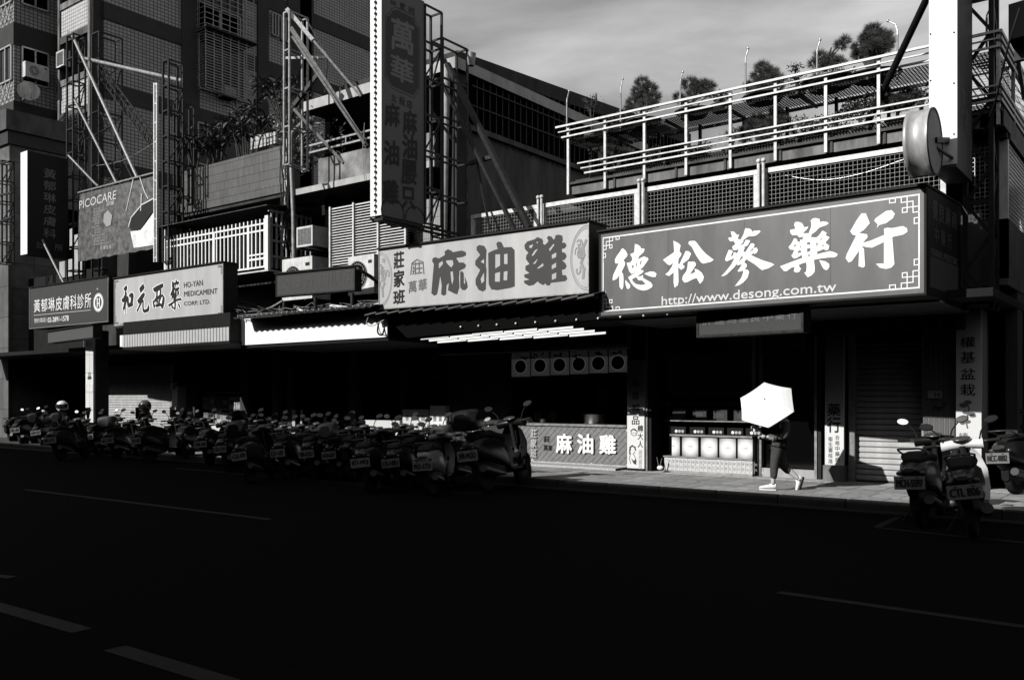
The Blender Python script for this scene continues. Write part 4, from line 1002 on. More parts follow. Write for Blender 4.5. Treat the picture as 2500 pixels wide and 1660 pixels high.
# ------------------------------------------------------------------ louvre of the middle building
t = thing('louvre', 'large white horizontal slat louvre above the LED board', 'louvre', P(890,650,15.15))
b = MB(); xa, xb = X(806,15.15), X(993,15.15); z1 = P(806,512,15.15).z; z0 = 4.62
i = 0; z = z0
while z < z1:
    b.add([(xa,15.12,z),(xb,15.12,z),(xb,15.24,z+.055),(xa,15.24,z+.055),(xa,15.12,z-.012),(xb,15.12,z-.012),(xb,15.25,z+.043),(xa,15.25,z+.043)],[(0,1,2,3),(7,6,5,4),(0,4,5,1),(1,5,6,2),(3,7,4,0)]); z += .066
part('slats', b, white_m, t, kind='stuff')
b = MB()
for u in (806,863,923,990): b.box((X(u,15.1)-.025,15.08,z0-.1),(X(u,15.1)+.025,15.13,z1+.05))
part('mullion', b, rail_m, t)
part('backing', MB().box((xa,15.3,z0),(xb,15.34,z1)), dark_m, B3)
ac_unit('window unit with a square grille on a shelf beside the down pipe', P(724,605,14.7), .60, .50, .75, fan=False)
ac_unit('white outdoor unit with round fan standing behind the left half of the LED board', P(689,735,14.8), X(762,14.8)-X(689,14.8), 1.05, .6, rad=.33)
ac_unit('white outdoor unit with round fan between the LED board and the noodle shop sign', P(850,722,14.8), X(913,14.8)-X(850,14.8), .92, .4, rad=.34)

# ------------------------------------------------------------------ awnings and roofs over the pavement
def corrugated(mb, x0, x1, ya, za, yb, zb2, pitch=.2, amp=.028):
    n = int((x1-x0)/pitch)*4; vs = []
    for i in range(n+1):
        x = x0 + (x1-x0)*i/n; d = amp*(1, .2, -.6, .2)[i % 4]
        vs += [(x,ya,za+d),(x,yb,zb2+d)]
    mb.add(vs, [(2*i,2*i+2,2*i+3,2*i+1) for i in range(n)])
t = thing('awning', 'white fascia board under a dark corrugated roof over the middle shops', 'awning', P(720,840,13.5))
xa, xb = X(585,13.5), X(945,13.5)
part('fascia', MB().box((xa,13.5,2.87),((xa+xb)/2-.003,13.53,3.5)), mat('fascia white', .9, .5), t)
part('fascia', MB().box(((xa+xb)/2,13.5,2.87),(xb,13.53,3.5)), mat('fascia white', .9, .5), t)
b = MB(); corrugated(b, X(575,13.1), X(918,13.1), 13.02, 3.46, 15.0, 3.8); part('corrugated_sheet', b, mat('roof sheet', .05, .5, noise=.4), t, recalc=False)
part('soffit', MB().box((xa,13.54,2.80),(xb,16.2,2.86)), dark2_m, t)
part('side_panel', MB().box((xa,13.54,2.87),(xa+.03,16,3.4)), dark3_m, t)
b = MB()
for i in range(26): x = xa+.2+i*(xb-xa-.3)/26; b.box((x-.02,13.3,3.53),(x+.02,13.34,3.56))
part('roof_screws', b, steel_l, t, kind='stuff')
t = thing('awning', 'pale ribbed fascia under the pharmacy sign', 'awning', P(430,850,13.6))
a_ = P(300,846,13.15); b_ = P(561,834,13.15); a_.z = b_.z = (a_.z+b_.z)/2; Fx = Face(a_, b_-a_, w=(b_-a_).length, h=.33)
part('beam', MB().prism([Fx.at(0,-.06),Fx.at(Fx.w,-.06),Fx.at(Fx.w,-.01),Fx.at(0,-.01)],-Fx.n*1.5), black_m, t)
b = MB(); nn = 38
for i in range(nn):
    a = Fx.w*i/nn; c = Fx.w*(i+1)/nn - .022; b.prism([Fx.at(a,0,.012),Fx.at(c,0,.012),Fx.at(c,Fx.h,.012),Fx.at(a,Fx.h,.012)], -Fx.n*.02)
part('ribbed_panel', b, mat('ribbed panel', .42, .5, noise=.1), t)
part('backing', MB().prism([Fx.at(0,0,-.01),Fx.at(Fx.w,0,-.01),Fx.at(Fx.w,Fx.h+.35,-.01),Fx.at(0,Fx.h+.35,-.01)],-Fx.n*.3), black_m, t)
part('end_cap', MB().prism([Fx.at(-.13,.02,.01),Fx.at(-.005,.02,.01),Fx.at(-.005,Fx.h,.01),Fx.at(-.13,Fx.h,.01)],-Fx.n*.03), white_m, t)
t = thing('awning', 'dark awning with a scalloped sheet edge and bright slats under the noodle shop sign', 'awning', P(1200,800,13.5))
xa, xb = X(905,13.3), X(1462,13.3)
part('fascia', MB().prism([(xa+.2,13.5,3.33),(xb,13.5,3.33),(xb,13.5,2.97),(xa+.85,13.5,2.83)],(0,.05,0)), mat('deep black sheet', .004, .7, spec=.1), t)
n = 17
for i in range(n):
    x = xa + (xb-xa)*i/n; w = (xb-xa)/n
    b = MB(); b.add([(x,13.12,3.33),(x+w*1.04,13.12,3.37),(x+w*1.04,13.6,3.48),(x,13.6,3.44),(x,13.12,3.3),(x+w*1.04,13.12,3.34)],[(0,1,2,3),(0,4,5,1)]); part('roof_sheet', b, mat('awning sheet', .08, .5, noise=.3), t, recalc=False)
lz = 2.80
sl = mat('translucent slat', .8, .5)
for j in range(4):
    for k in range(5):
        w_ = (X(1488,13.6)-X(1010,13.6)-.7)/5; a = X(1010,13.6)+.22*j + k*w_; c = a + w_ - .035; y = 13.56+.012*j; z = 2.82-.042*j
        part('light_slat', MB().prism([(a,y,z),(c,y,z+.02),(c,y,z+.059),(a,y,z+.039)],(0,.01,0)), sl, t)
for k in range(12):
    x = X(1120,13.4)+k*.45; b = MB(); b.ball((x,13.46,2.98),.022,6,4); part('fixing_cap', b, white_m, t)
part('rear_beam', MB().box((xa+1,14.3,2.5),(xb,14.4,2.9)), mat('dim beam', .06,.5), t)
t = thing('awning', 'ribbed ceiling of the open front under the large herbal shop sign', 'awning', P(1850,790,14))
for k in range(7): part('ceiling_strip', MB().box((X(1480,14)+.1,13.9+k*.3,2.96),(-2.9,13.9+k*.3+.27,2.985)), mat('ceiling strip', .3, .5), t)
cb = Face((P(1985,800,15.6).x, 15.6, 2.66), (1,0,0), w=2.4, h=.24); b = MB(); cb.rect(b,0,0,cb.w,cb.h,0,.02); part('hanging_board', b, mat('dim board', .09,.5), t)
b = MB()
for i, c in enumerate('園栽盆基權'): cb.text(b, c, .95+.28*i, .03, 1.16+.28*i, .21, .02, .004)
part('board_lettering', b, ink, t, recalc=False)

# ------------------------------------------------------------------ roof racks over the herbal shop
YR = 14.8
rk = thing('plant_rack', 'long two tier white rail rack along the roof edge carrying bonsai', 'plant rack', (-8, 15.2, 5.8))
def rail(u0, u1, z, m=rail_m, y=YR, w=.05): part('rail', MB().bar((X(u0,y),y,z),(X(u1,y),y,z),w,w*.9), m, rk)
rail(1357,2441,6.955,w=.042); rail(1363,2441,6.85,w=.024); rail(1371,2441,6.735,w=.034)
rail(1410,2441,6.165,w=.028); rail(1418,2441,6.06,w=.026); rail(1427,2441,5.955,w=.034)
for u in (1387,1477,1573,1675,1783,1893,2016,2145,2290,2437):
    part('post', MB().box((X(u,YR+.04)-.024,YR+.028,5.6),(X(u,YR+.04)+.024,YR+.075,6.93)), rail_m, rk)
YB = 15.55
for u in (1440,1522,1608,1708,1815,1921,2041,2169,2300):
    part('post', MB().box((X(u,YB)-.025,YB,5.9),(X(u,YB)+.025,YB+.05,6.7)), steel_d, rk)
for z in (6.70, 5.93):
    b = MB(); x0, x1 = X(1371 if z > 6.5 else 1427, YR), X(2437, YR)
    for i in range(11): y = YR+.06+i*.068; b.box((x0,y,z-.004),(x1,y+.02,z+.004))
    nn = int((x1-x0)/.05)
    for i in range(nn): x = x0+i*(x1-x0)/nn; b.box((x,YR+.03,z-.014),(x+.014,YB+.2,z-.005))
    part('shelf_grating', b, steel_d, rk, kind='stuff')
    part('rail', MB().bar((x0,YB+.23,z),(x1,YB+.23,z),.05), steel_d, rk)
    for u in (1500,1640,1790,1960,2130,2330): part('cross_bar', MB().bar((X(u,15.1),YR,z-.04),(X(u,15.1)+.02,YB+.2,z-.04),.04), steel_d, rk)
# rails turning the corner along the side
for z in (6.955,6.85,6.735,6.165,6.06,5.955): part('side_rail', MB().bar((xR-.02,YR,z),(xR-.02,24,z),.05), steel_m, rk)
for y in (16,17.5,19,21): part('side_post', MB().box((xR-.05,y,5.6),(xR,y+.05,6.93)), steel_m, rk)
b = MB()
for i in range(50): b.bar((xR-.1,15+i*.15,6.70),(xR-.8,15+i*.15,6.70),.015)
for i in range(8): b.bar((xR-.1-i*.1,15,6.71),(xR-.1-i*.1,22.5,6.71),.015)
for i in range(60): z=5.95; b.bar((xR-.06,15+i*.12,z+.02),(xR-.06,15+i*.12,z+.75),.01)
part('side_grating', b, steel_m, rk, kind='stuff')
b = MB(); b.box((xR-.3,14.9,5.59),(xR+.02,24,5.84)); part('side_beam', b, conc, B5)
# spray poles
for i, (u, v, top) in enumerate(((1384,320,226),(1515,320,196),(1661,290,179),(1820,250,122),(1995,225,101),(2191,200,48),(2409,118,21))):
    t = thing('sprinkler_pole', ['thin bent sprinkler pole leftmost on the bonsai rack','sprinkler pole left of the first big cone shaped pine','sprinkler pole just left of the flat twin topped pine','tall sprinkler pole beside the broad round pine','sprinkler pole rising through the ragged pine','hook ended sprinkler pole between the big pine and the black tube','straight sprinkler pole right of the tall white sign'][i], 'pole', P(u,v,15.0), 0, 'sprinkler poles on the rack')
    a = P(u,v,15.0); c = P(u,top,15.0); sg = -1 if i in (5,) else 1
    h = (c-a).z
    part('pole', MB().tube([a,a+V((0,0,h*.75))],.017,7), steel_m, t)
    part('nozzle_pipe', MB().tube([a+V((0,0,h*.75)),a+V((0,0,h*.82)),a+V((sg*.03,0,h*.93)),a+V((sg*.05 if i!=5 else -.13,0,h))],[.014,.013,.012,.011],7), steel_l, t)
    part('nozzle', MB().ball(a+V((sg*.05 if i!=5 else -.14,0,h+.01)),.024,8,5), steel_l, t)

# fence frames on the terrace edge
YE = 14.68
mesh_m = mat('mesh wire', .3, .5, .2)
def fence(u0, u1, label, wid=.075, m=rail_m):
    x0, x1 = X(u0,YE), X(u1,YE); t = thing('mesh_fence', label, 'fence', ((x0+x1)/2,YE,4.4), 0, 'mesh fence panels on the terrace edge')
    for a in (((x0,YE-.03,5.37),(x1,YE+.03,5.45)), ((x0,YE-.03,4.36),(x1,YE+.03,4.44)), ((x0,YE-.03,4.445),(x0+wid,YE+.03,5.365)), ((x1-wid,YE-.03,4.445),(x1,YE+.03,5.365))):
        part('frame_bar', MB().box(*a), m, t)
    b = MB(); s = .07; n = int((x1-x0)/s)
    for i in range(n): b.box((x0+i*s,YE,4.42),(x0+i*s+.0045,YE+.004,5.4))
    for i in range(14): z = 4.44+i*s; b.box((x0,YE-.004,z),(x1,YE-.0005,z+.0045))
    part('wire_mesh', b, mesh_m, t, kind='stuff'); return t
fence(1152,1313,'shadowed mesh fence panel left of the first ball topped posts')
fence(1327,1559,'mesh fence panel directly behind the seam of the two biggest signs')
fence(1572,1852,'mesh fence panel in front of the pale column')
fence(1864,2310,'longest mesh fence panel under the bonsai racks, with hanging thatch behind')
for i, u in enumerate((1318,1565,1858)):
    t = thing('ball_post', ['pair of ball topped posts at the left end of the sunlit fence','middle pair of ball topped posts in the fence','pair of ball topped posts nearest the hanging thatch'][i], 'post', P(u,560,YE-.1), 0, 'ball topped fence posts')
    for k in (-1,1):
        x = X(u,YE-.1)+k*.042; part('post', MB().tube([(x,YE-.1,4.3),(x,YE-.1,5.53)],.028,10), rail_m, t); part('ball', MB().ball((x,YE-.1,5.57),.042,12,8), rail_m, t)
# side fence and post at the corner
YE = 15.4
t = thing('mesh_fence', 'mesh fence at the building corner with a thick pale post', 'fence', (xR,15.4,4.3))
part('frame_bar', MB().box((-2.75,YE-.04,5.5),(xR,YE+.04,5.64)), white2_m, t)
part('frame_bar', MB().box((xR-.16,YE-.05,3.4),(xR-.0,YE+.05,5.495)), white2_m, t)
b = MB()
for i in range(60): b.bar((xR-.02,15.5+i*.1,4.3),(xR-.02,15.5+i*.1,5.5),.01)
for i in range(18): b.bar((xR-.02,15.5,4.35+i*.065),(xR-.02,21.5,4.35+i*.065),.01)
for i in range(7): b.bar((-2.72+i*.07,YE,4.0),(-2.72+i*.07,YE,5.5),.008)
for i in range(22): b.bar((-2.75,YE,4.0+i*.068),(xR-.16,YE,4.0+i*.068),.008)
part('wire_mesh', b, steel_l, t, kind='stuff')
part('frame_bar', MB().bar((xR-.02,15.45,5.55),(xR-.02,22,5.55),.09), conc, t)
part('side_panel', MB().box((xR-.10,15.5,3.35),(xR-.05,22,4.3)), dark3_m, t)
t = thing('hanging_sign', 'black box sign at the top right corner of the view', 'sign', P(2500,60,13.5))
part('box', MB().prism([P(2462,98,13.5),P(2600,62,13.5),P(2600,-30,13.5),P(2462,12,13.5)],(0,.6,0)), mat('deep black sheet', .004, .7, spec=.1), t)
part('slats', MB().prism([P(2476,150,13.8),P(2600,120,13.8),P(2600,60,13.8),P(2476,98,13.8)],(0,.1,0)), steel_d, t)
part('hanger', MB().bar(P(2478,98,13.8),P(2500,240,15),.05), steel_m, t)
# ------------------------------------------------------------------ plants
def needles(mb, c, r, n, ln, w, rg, up=.3):
    """n tufts of needles spread over an ellipsoid r round c"""
    for i in range(n):
        d = V((rg.gauss(0,1), rg.gauss(0,1), rg.gauss(0,1))).normalized(); k = rg.uniform(.35,1)**.5
        p = c + V((d.x*r[0], d.y*r[1], d.z*r[2]))*k
        ax = (V((d.x, d.y, d.z*.6)) + V((0,0,up)) + V((rg.gauss(0,.3), rg.gauss(0,.3), rg.gauss(0,.3)))).normalized()
        for j in range(9):
            q = (ax + V((rg.gauss(0,.5), rg.gauss(0,.5), rg.gauss(0,.5)))).normalized()*ln*rg.uniform(.7,1.2); s = q.cross(V((0,1,0)))
            s = (s.normalized() if s.length > 1e-6 else V((1,0,0)))*w/2
            mb.add([p-s, p+s, p+q], [(0,1,2)])
def leaves(mb, c, r, n, ln, w, rg, droop=.0):
    for i in range(n):
        d = V((rg.gauss(0,1), rg.gauss(0,1), rg.gauss(0,1))).normalized()*rg.uniform(.2,1)**.5
        p = c + V((d.x*r[0], d.y*r[1], d.z*r[2])); a = V((rg.gauss(0,1), rg.gauss(0,1), rg.gauss(0,.6)-droop)).normalized()*ln*rg.uniform(.6,1.2)
        s = a.cross(V((rg.gauss(0,1), rg.gauss(0,1), rg.gauss(0,1)))).normalized()*w/2; m = p+a*.5+V((0,0,.01))
        mb.add([p, m-s, p+a, m+s], [(0,1,2,3)])
def rosette(mb, c, n, ln, w, rg, tilt=V((0,0,1))):
    for i in range(n):
        a = 2*math.pi*i/n + rg.uniform(-.2,.2); el = rg.uniform(-.35,.9)
        d = V((math.cos(a)*math.cos(el), math.sin(a)*math.cos(el), math.sin(el))); L = ln*rg.uniform(.7,1.15)
        s = d.cross(V((0,0,1)))
        if s.length < .05: continue
        s = s.normalized()*w/2; up = s.cross(d).normalized()
        p1 = c + d*L*.35; p2 = c + d*L*.7 - V((0,0,L*.08)); p3 = c + d*L - V((0,0,L*.28)); k = V((0,0,w*.25))
        mb.add([c, p1-s*.7+k, p1, p1+s*.7+k, p2-s+k, p2, p2+s+k, p3], [(0,1,2),(0,2,3),(1,4,5,2),(2,5,6,3),(4,7,5),(5,7,6)], True)
def pot(t, c, r, h, m=pot_m, oval=1.):
    b = MB(); b.lathe((0,0,0), [(r*.7,0),(r*.75,.01),(r*.95,h*.85),(r*1.06,h*.88),(r*1.06,h),(r*.92,h),(r*.9,h*.9)], 16)
    b.xf(Matrix.Translation(c) @ Matrix.Diagonal((oval,1,1,1))); part('pot', b, m, t)
def bonsai(label, u, v0, v1, wpx, pads, zdeck, y=15.15, kind='pine', potr=.2, poth=.13, trunkw=.035, seed=1, potm=None, nscale=1.):
    """crown between rows v0 and v1, wpx wide; pads: (dx, dz, rx, rz) as fractions of the crown"""
    rg = random.Random(seed); c0 = P(u, v1, y); c1 = P(u, v0, y); W = wpx/FPX*(c0-V((0,0,EYE))).dot(FW); H = c1.z - c0.z
    t = thing('bonsai_tree', label, 'bonsai', (c0.x, y, zdeck), 0, 'bonsai trees on the roof racks')
    pot(t, V((c0.x, y, zdeck+.005)), potr, poth, potm or pot_m, 1.25)
    zt = zdeck + poth; tk = MB(); pts = [V((c0.x, y, zt))]; zz = c0.z + H*.75
    for i in range(1, 5): f = i/4; pts.append(V((c0.x + W*.09*math.sin(f*5+seed), y+.03*math.sin(f*4), zt + (zz-zt)*f)))
    tk.tube(pts, [trunkw*(1-.17*i) for i in range(5)], 8)
    fo = MB()
    for dx, dz, rx, rz in pads:
        c = V((c0.x + dx*W, y + rg.uniform(-.05,.05), c0.z + dz*H)); k = min(4, max(1, int(dz*4+.5)))
        tk.tube([pts[k-1], pts[k].lerp(c,.6)-V((0,0,rz*H*.3)), c], [trunkw*.45, trunkw*.3, .006], 6)
        if kind == 'pine': needles(fo, c + V((rg.uniform(-.05,.05)*W,0,rg.uniform(-.05,.05)*H)), (rx*W*.82, rx*W*.7, rz*H*.7), int(640*rx*nscale*(rz*3+.3)), .105, .0062, rg)
        elif kind == 'bare':
            for i in range(14):
                d = V((rg.gauss(0,1), rg.gauss(0,.6), abs(rg.gauss(0,1))+.2)).normalized()*W*rx*rg.uniform(.5,1); tk.tube([c, c+d*.5+V((0,0,.01)), c+d], [.007,.005,.003], 4, False)
            leaves(fo, c, (rx*W, rx*W*.6, rz*H), int(26*nscale), .035, .02, rg)
        else: leaves(fo, c, (rx*W, rx*W*.8, rz*H), int(520*rx*nscale), .055, .03, rg)
    part('trunk', tk, bark, t)
    part('foliage', fo, pine_m if kind == 'pine' else leaf_d, t, recalc=False)
    return t
ZD1, ZD2 = 6.71, 5.94
fullp = [(-.0,.82,.2,.17),(-.12,.6,.24,.16),(.16,.58,.24,.16),(-.28,.38,.22,.14),(.3,.36,.22,.15),(0,.4,.26,.16),(-.33,.16,.17,.12),(.1,.2,.3,.13),(.36,.16,.12,.1)]
bonsai('nearly bare twiggy bonsai leftmost on the upper rack', 1445, 215, 300, 60, [(-.1,.35,.5,.25),(.15,.6,.4,.3),(-.25,.6,.35,.25)], ZD1, kind='bare', potr=.17, seed=2, potm=pot_l, trunkw=.025)
bonsai('cone shaped pine bonsai with a pointed top, first big pine from the left', 1570, 188, 275, 92, fullp, ZD1, seed=3, potr=.28)
bonsai('spreading pine bonsai with a flat twin top beside the third sprinkler pole', 1692, 184, 262, 104, [(-.05,.75,.2,.2),(.2,.65,.26,.2),(.35,.5,.18,.16),(-.38,.35,.15,.14),(.05,.4,.25,.16),(.42,.25,.14,.1),(-.2,.1,.12,.1)], ZD1, seed=4, potr=.27)
bonsai('small dark leafy bonsai low on the rack between two pines', 1759, 218, 255, 46, [(0,.5,.5,.4)], ZD1, kind='leaf', potr=.16, seed=5)
bonsai('low dark bush bonsai at the foot of the cone shaped pine', 1512, 262, 300, 62, [(-.2,.4,.4,.35),(.3,.5,.35,.4)], ZD1, kind='leaf', seed=6, potr=.2)
bonsai('broad round pine bonsai beside the tall sprinkler pole', 1866, 153, 232, 96, fullp, ZD1, seed=7, potr=.3)
bonsai('small leafy bonsai with an airy crown right of the broad pine', 1944, 152, 222, 54, [(0,.75,.35,.2),(-.2,.4,.35,.2),(.2,.3,.35,.2)], ZD1, kind='leaf', seed=8, potr=.15, nscale=.5)
bonsai('ragged pine bonsai with one branch reaching up to the right', 2022, 94, 196, 98, [(.42,.88,.1,.12),(.28,.7,.13,.12),(-.22,.62,.18,.13),(.05,.5,.24,.14),(-.05,.3,.22,.12),(.28,.35,.18,.12),(-.35,.45,.12,.1),(-.3,.12,.1,.08)], ZD1, seed=9, potr=.33, poth=.18, nscale=.9)
bonsai('largest thick trunked pine bonsai with a full dark crown', 2132, 60, 142, 100, fullp+[(0,.6,.3,.2),(.05,.3,.35,.14)], ZD1, seed=10, potr=.34, poth=.1, trunkw=.085, nscale=1.2)
bonsai('small leafy bonsai between the ragged pine and the largest pine', 2058, 162, 200, 60, [(-.2,.5,.35,.35),(.3,.4,.3,.3)], ZD1, kind='leaf', seed=11, potr=.15, nscale=.7)
for i, (u, v0, v1, w, k, l, ns) in enumerate((
  (1505,352,392,70,'pine','dark low pine at the left end of the lower rack',1.),
  (1592,350,398,52,'leaf','thin bush behind the lower rails left of the middle',.5),
  (1700,345,385,70,'leaf','small shrub on the lower rack below the twin topped pine',.6),
  (1790,300,362,56,'bare','twiggy shrub with few leaves on the lower rack',1.),
  (1846,282,345,66,'pine','round pine on the lower rack near the broad pine',1.),
  (1893,270,345,60,'pine','taller pine on the lower rack beside its round neighbour',1.),
  (1935,275,345,66,'leaf','loose leafy shrub on the lower rack left of the post',.6),
  (1985,278,338,58,'leaf','bushy shrub on the lower rack right of the post',.8),
  (2045,255,325,70,'leaf','wide leafy shrub on the lower rack under the ragged pine',.7),
  (2105,215,300,80,'leaf','dense dark shrub on the lower rack under the largest pine',1.6),
  (2192,222,268,88,'pine','dome shaped pine on the lower rack right of the black tube',1.5),
  (2245,202,268,50,'leaf','airy shrub with long sprays next to the tall white sign',.4))):
    bonsai(l, u, v0-4, v1, w*1.25, fullp[:7] if k == 'pine' and i != 10 else [(0,.35,.45,.3),(-.25,.5,.28,.26),(.25,.55,.28,.26)], ZD2, 15.25, k, .16, .11, seed=20+i, potm=pot_l if i % 3 == 0 else pot_m, nscale=ns*1.2)
# shrubs behind the mesh fence
for i, (u, v) in enumerate(((1465,520),(1520,535),(1620,525),(1688,505),(1780,480),(1910,470),(1985,440),(1200,590),(1270,570))):
    t = thing('potted_shrub', 'dim potted shrub behind the mesh fence, ' + ['left of the big sign','behind the big sign edge','under the middle posts','near a white stake','right of the pale column','beyond the third posts','beside the thatch','in the shadowed corner','near the leaning struts'][i], 'potted plant', P(u,v,16.2), 0, 'shrubs behind the fence')
    rg = random.Random(60+i); c = P(u,v,16.2); c.z = 4.75; b = MB(); leaves(b, c+V((0,0,.25)), (.3,.25,.3), 240, .07, .035, rg); part('foliage', b, leaf_m, t, recalc=False); pot(t, V((c.x,c.y,4.36)), .16, .25); part('stem', MB().tube([V((c.x,c.y,4.5)), c+V((0,0,.3))], .015, 5), bark, t)
t = thing('thatch_screen', 'ragged hanging thatch in front of the lit tiled wall behind the fence', 'thatch', P(2150,400,16.2)); b = MB(); rg = random.Random(9)
for i in range(900):
    u = rg.uniform(2080,2235); p = P(u, 402-(u-2080)*.12+rg.uniform(-8,4), 16.25+rg.uniform(-.1,.1)); L = (.12+.16*abs(math.sin((u-2080)/23.)))*rg.uniform(.5,1.3)
    b.add([p, p+V((.02,0,0)), p+V((rg.uniform(-.06,.06),0,-L))], [(0,1,2)])
part('straw', b, leaf_d, t, kind='stuff', recalc=False); part('pole', MB().bar(P(2075,398,16.2), P(2240,378,16.2), .05), bark, t)
# the planter over the pharmacy
def shrub(label, spots, ln, n, seed, stems=True, cat='shrub', w=.085):
    rg = random.Random(seed); b = MB(); s = MB(); cs = [P(u, v, y) for u, v, y in spots]; m = sum(cs, V((0,0,0)))/len(cs); base = V((m.x, m.y, 8.1))
    for c in cs:
        rosette(b, c, n, ln, w, rg); s.tube([V((m.x+(c.x-m.x)*.4, m.y, 8.0)), c.lerp(base,.35), c], [.035,.025,.014], 6)
    t = thing('leafy_shrub', label, cat, (m.x, m.y, 8.0), 0, 'shrubs in the planter'); part('foliage', b, leaf_m, t, recalc=False); part('stem', s, bark, t)
    return t
rg = random.Random(12)
def spots(u0, u1, v0, v1, n, y0=15.5, y1=16.4): return [(rg.uniform(u0,u1), rg.uniform(v0,v1), rg.uniform(y0,y1)) for _ in range(n)]
shrub('big leaved shrub spilling over the left end of the planter', spots(455,505,318,375,11), .42, 13, 1)
shrub('low dense shrub with long leaves in the middle of the planter', spots(500,555,305,375,12), .40, 13, 2)
shrub('tall long leaved shrub rising in the right half of the planter', [(578,272,15.7),(600,285,15.8),(632,290,15.8),(655,300,15.9),(590,305,15.7),(618,262,16),(560,300,15.7),(570,330,15.6),(600,330,15.7)], .5, 15, 3)
t = thing('roof_tree', 'shaggy tree with drooping leaves beside the concrete roof slab', 'tree', P(700,400,15.6)); b = MB(); s = MB()
for u, v in [(rg.uniform(635,735), rg.uniform(195,250)) for _ in range(17)]: c = P(u,v,rg.uniform(15.2,16.2)); rosette(b, c, 12, .36, .075, rg); s.tube([P(698,330,15.6), c], [.03,.012], 5)
for i in range(60): c = P(rg.uniform(670,770), rg.uniform(250,400)+0, rg.uniform(15.3,16)); leaves(b, c, (.3,.2,.35), 18, .16, .04, rg, .9)
s.tube([P(700,470,15.6), P(704,400,15.6), P(698,330,15.6), P(690,240,15.6)], [.07,.06,.05,.03], 8)
part('foliage', b, leaf_m, t, recalc=False); part('trunk', s, bark, t)
b = MB(); 
for i in range(40): c = P(rg.uniform(770,850), rg.uniform(290,400), rg.uniform(15.4,16)); leaves(b, c, (.15,.15,.4), 5, .14, .035, rg, 1.2)
single('hanging_vine', b, leaf_m, 'thin vines hanging under the concrete roof slab', 'vine', recalc=False)

# ------------------------------------------------------------------ ground floor of the shops
def shutter(bldg, u0, u1, v_top, Y, zb0=.14, s=.062, split=True, m=None, ztop=2.6, vend=None):
    x0, x1 = X(u0,Y), X(u1,Y); t = thing('roller_shutter', split, 'shutter', ((x0+x1)/2,Y,.12)); n = int((ztop-zb0)/s)
    if s > .09:
        me = None
        for i in range(n):
            def f(w=x1-x0): return MB().add([(0,0,0),(w,0,0),(w,-.022,s*.25),(0,-.022,s*.25),(0,-.022,s*.8),(w,-.022,s*.8),(w,0,s*.98),(0,0,s*.98)],[(0,1,2,3),(3,2,5,4),(4,5,6,7)])
            piece('slat', ('slat',u0), f, m, t, (x0,Y,zb0+i*s))
    else:
        b = MB()
        for i in range(n):
            z = zb0+i*s; b.add([(x0,Y,z),(x1,Y,z),(x1,Y-.02,z+s*.3),(x0,Y-.02,z+s*.3),(x0,Y-.02,z+s*.75),(x1,Y-.02,z+s*.75),(x1,Y,z+s),(x0,Y,z+s)],[(0,1,2,3),(3,2,5,4),(4,5,6,7)])
        part('slats', b, m, t, kind='stuff', recalc=False)
    for x in (x0-.06, x1): part('guide_rail', MB().box((x,Y-.06,.12),(x+.06,Y+.02,ztop)), steel_m, t)
    part('bottom_bar', MB().box((x0+.002,Y-.04,.122),(x1-.002,Y+.01,.138)), steel_d, t)
    part('backing', MB().box((x0,Y+.012,.12),(x1,Y+.03,ztop)), dark_m, bldg)
    return t
shm = mat('shutter metal', .45, .5, .0, noise=.3, scale=5, streak=.3)
shutter(B1, 248, 421, 0, 16.3, s=.085, split='old roller shutter of the closed pharmacy with a diagonal band of sun', m=shm, ztop=2.7)
def pillar(name, label, cat, u0, u1, Y, ztop, m, th=.5, extra=None):
    t = thing(name, label, cat, (X((u0+u1)/2,Y),Y,.12)); part('shaft', MB().box((X(u0,Y),Y,.12),(X(u1,Y),Y+th,ztop)), m, t); return t
t = pillar('pillar', 'sunlit white tiled pillar with a small round notice between clinic and pharmacy', 'pillar', 209, 227.5, 13.72, 3.6, mat('white tile', .7, .35, brick=(2.,.55,.008,.3,0.), noise=.05), .06)
part('shaded_side_face', MB().box((X(209,13.72)+.001,13.781,.12),(X(227.5,13.72)-.001,14.2,3.59)), dark3_m, t)  # side of the white pillar, its shade put into a dark colour
f = Face((X(209,13.72),13.716,.12),(1,0,0)); b = MB(); f.ring(b, f.uv(218.5,914)[0], f.uv(218.5,914)[1], .07, .02, .003, 20); x,z = f.uv(218.5,914); f.line(b,[(x,z-.03),(x,z+.03)],.012,.003); x0,z0 = f.uv(214,926); x1,z1=f.uv(223,919); f.rect(b,x0,z0,x1,z1,.003); part('notice', b, ink_g, t)
b = MB(); p0,q0=f.uv(211.5,958),f.uv(226,940); f.line(b,[p0,(q0[0],p0[1]),q0,(p0[0],q0[1]),p0],.01,.003); part('notice_frame', b, ink_l, t)
pillar('pillar', 'narrow white pillar right of the pharmacy shutter with a switch box', 'pillar', 420, 433, 16.1, 1.95, mat('white tile', .7, .35), .5)
t = thing('meter_box', 'grey box fixed to the narrow pillar beside the pharmacy shutter', 'meter box', P(424,1015,15.9)); part('box', MB().box(P(414,1019,15.9),P(431,993,16.08)), conc, t); part('lid', MB().box(P(415,1000,15.89),P(430,994,15.899)), steel_m, t)
t = thing('wall_lamp', 'small white lamp above the narrow pillar', 'lamp', P(423,945,16.0)); part('body', MB().box(P(419,950,16),P(423,937,16.1)), white_m, t); part('arm', MB().bar(P(423,938,16.05),P(431,936,16.05),.05), white_m, t)
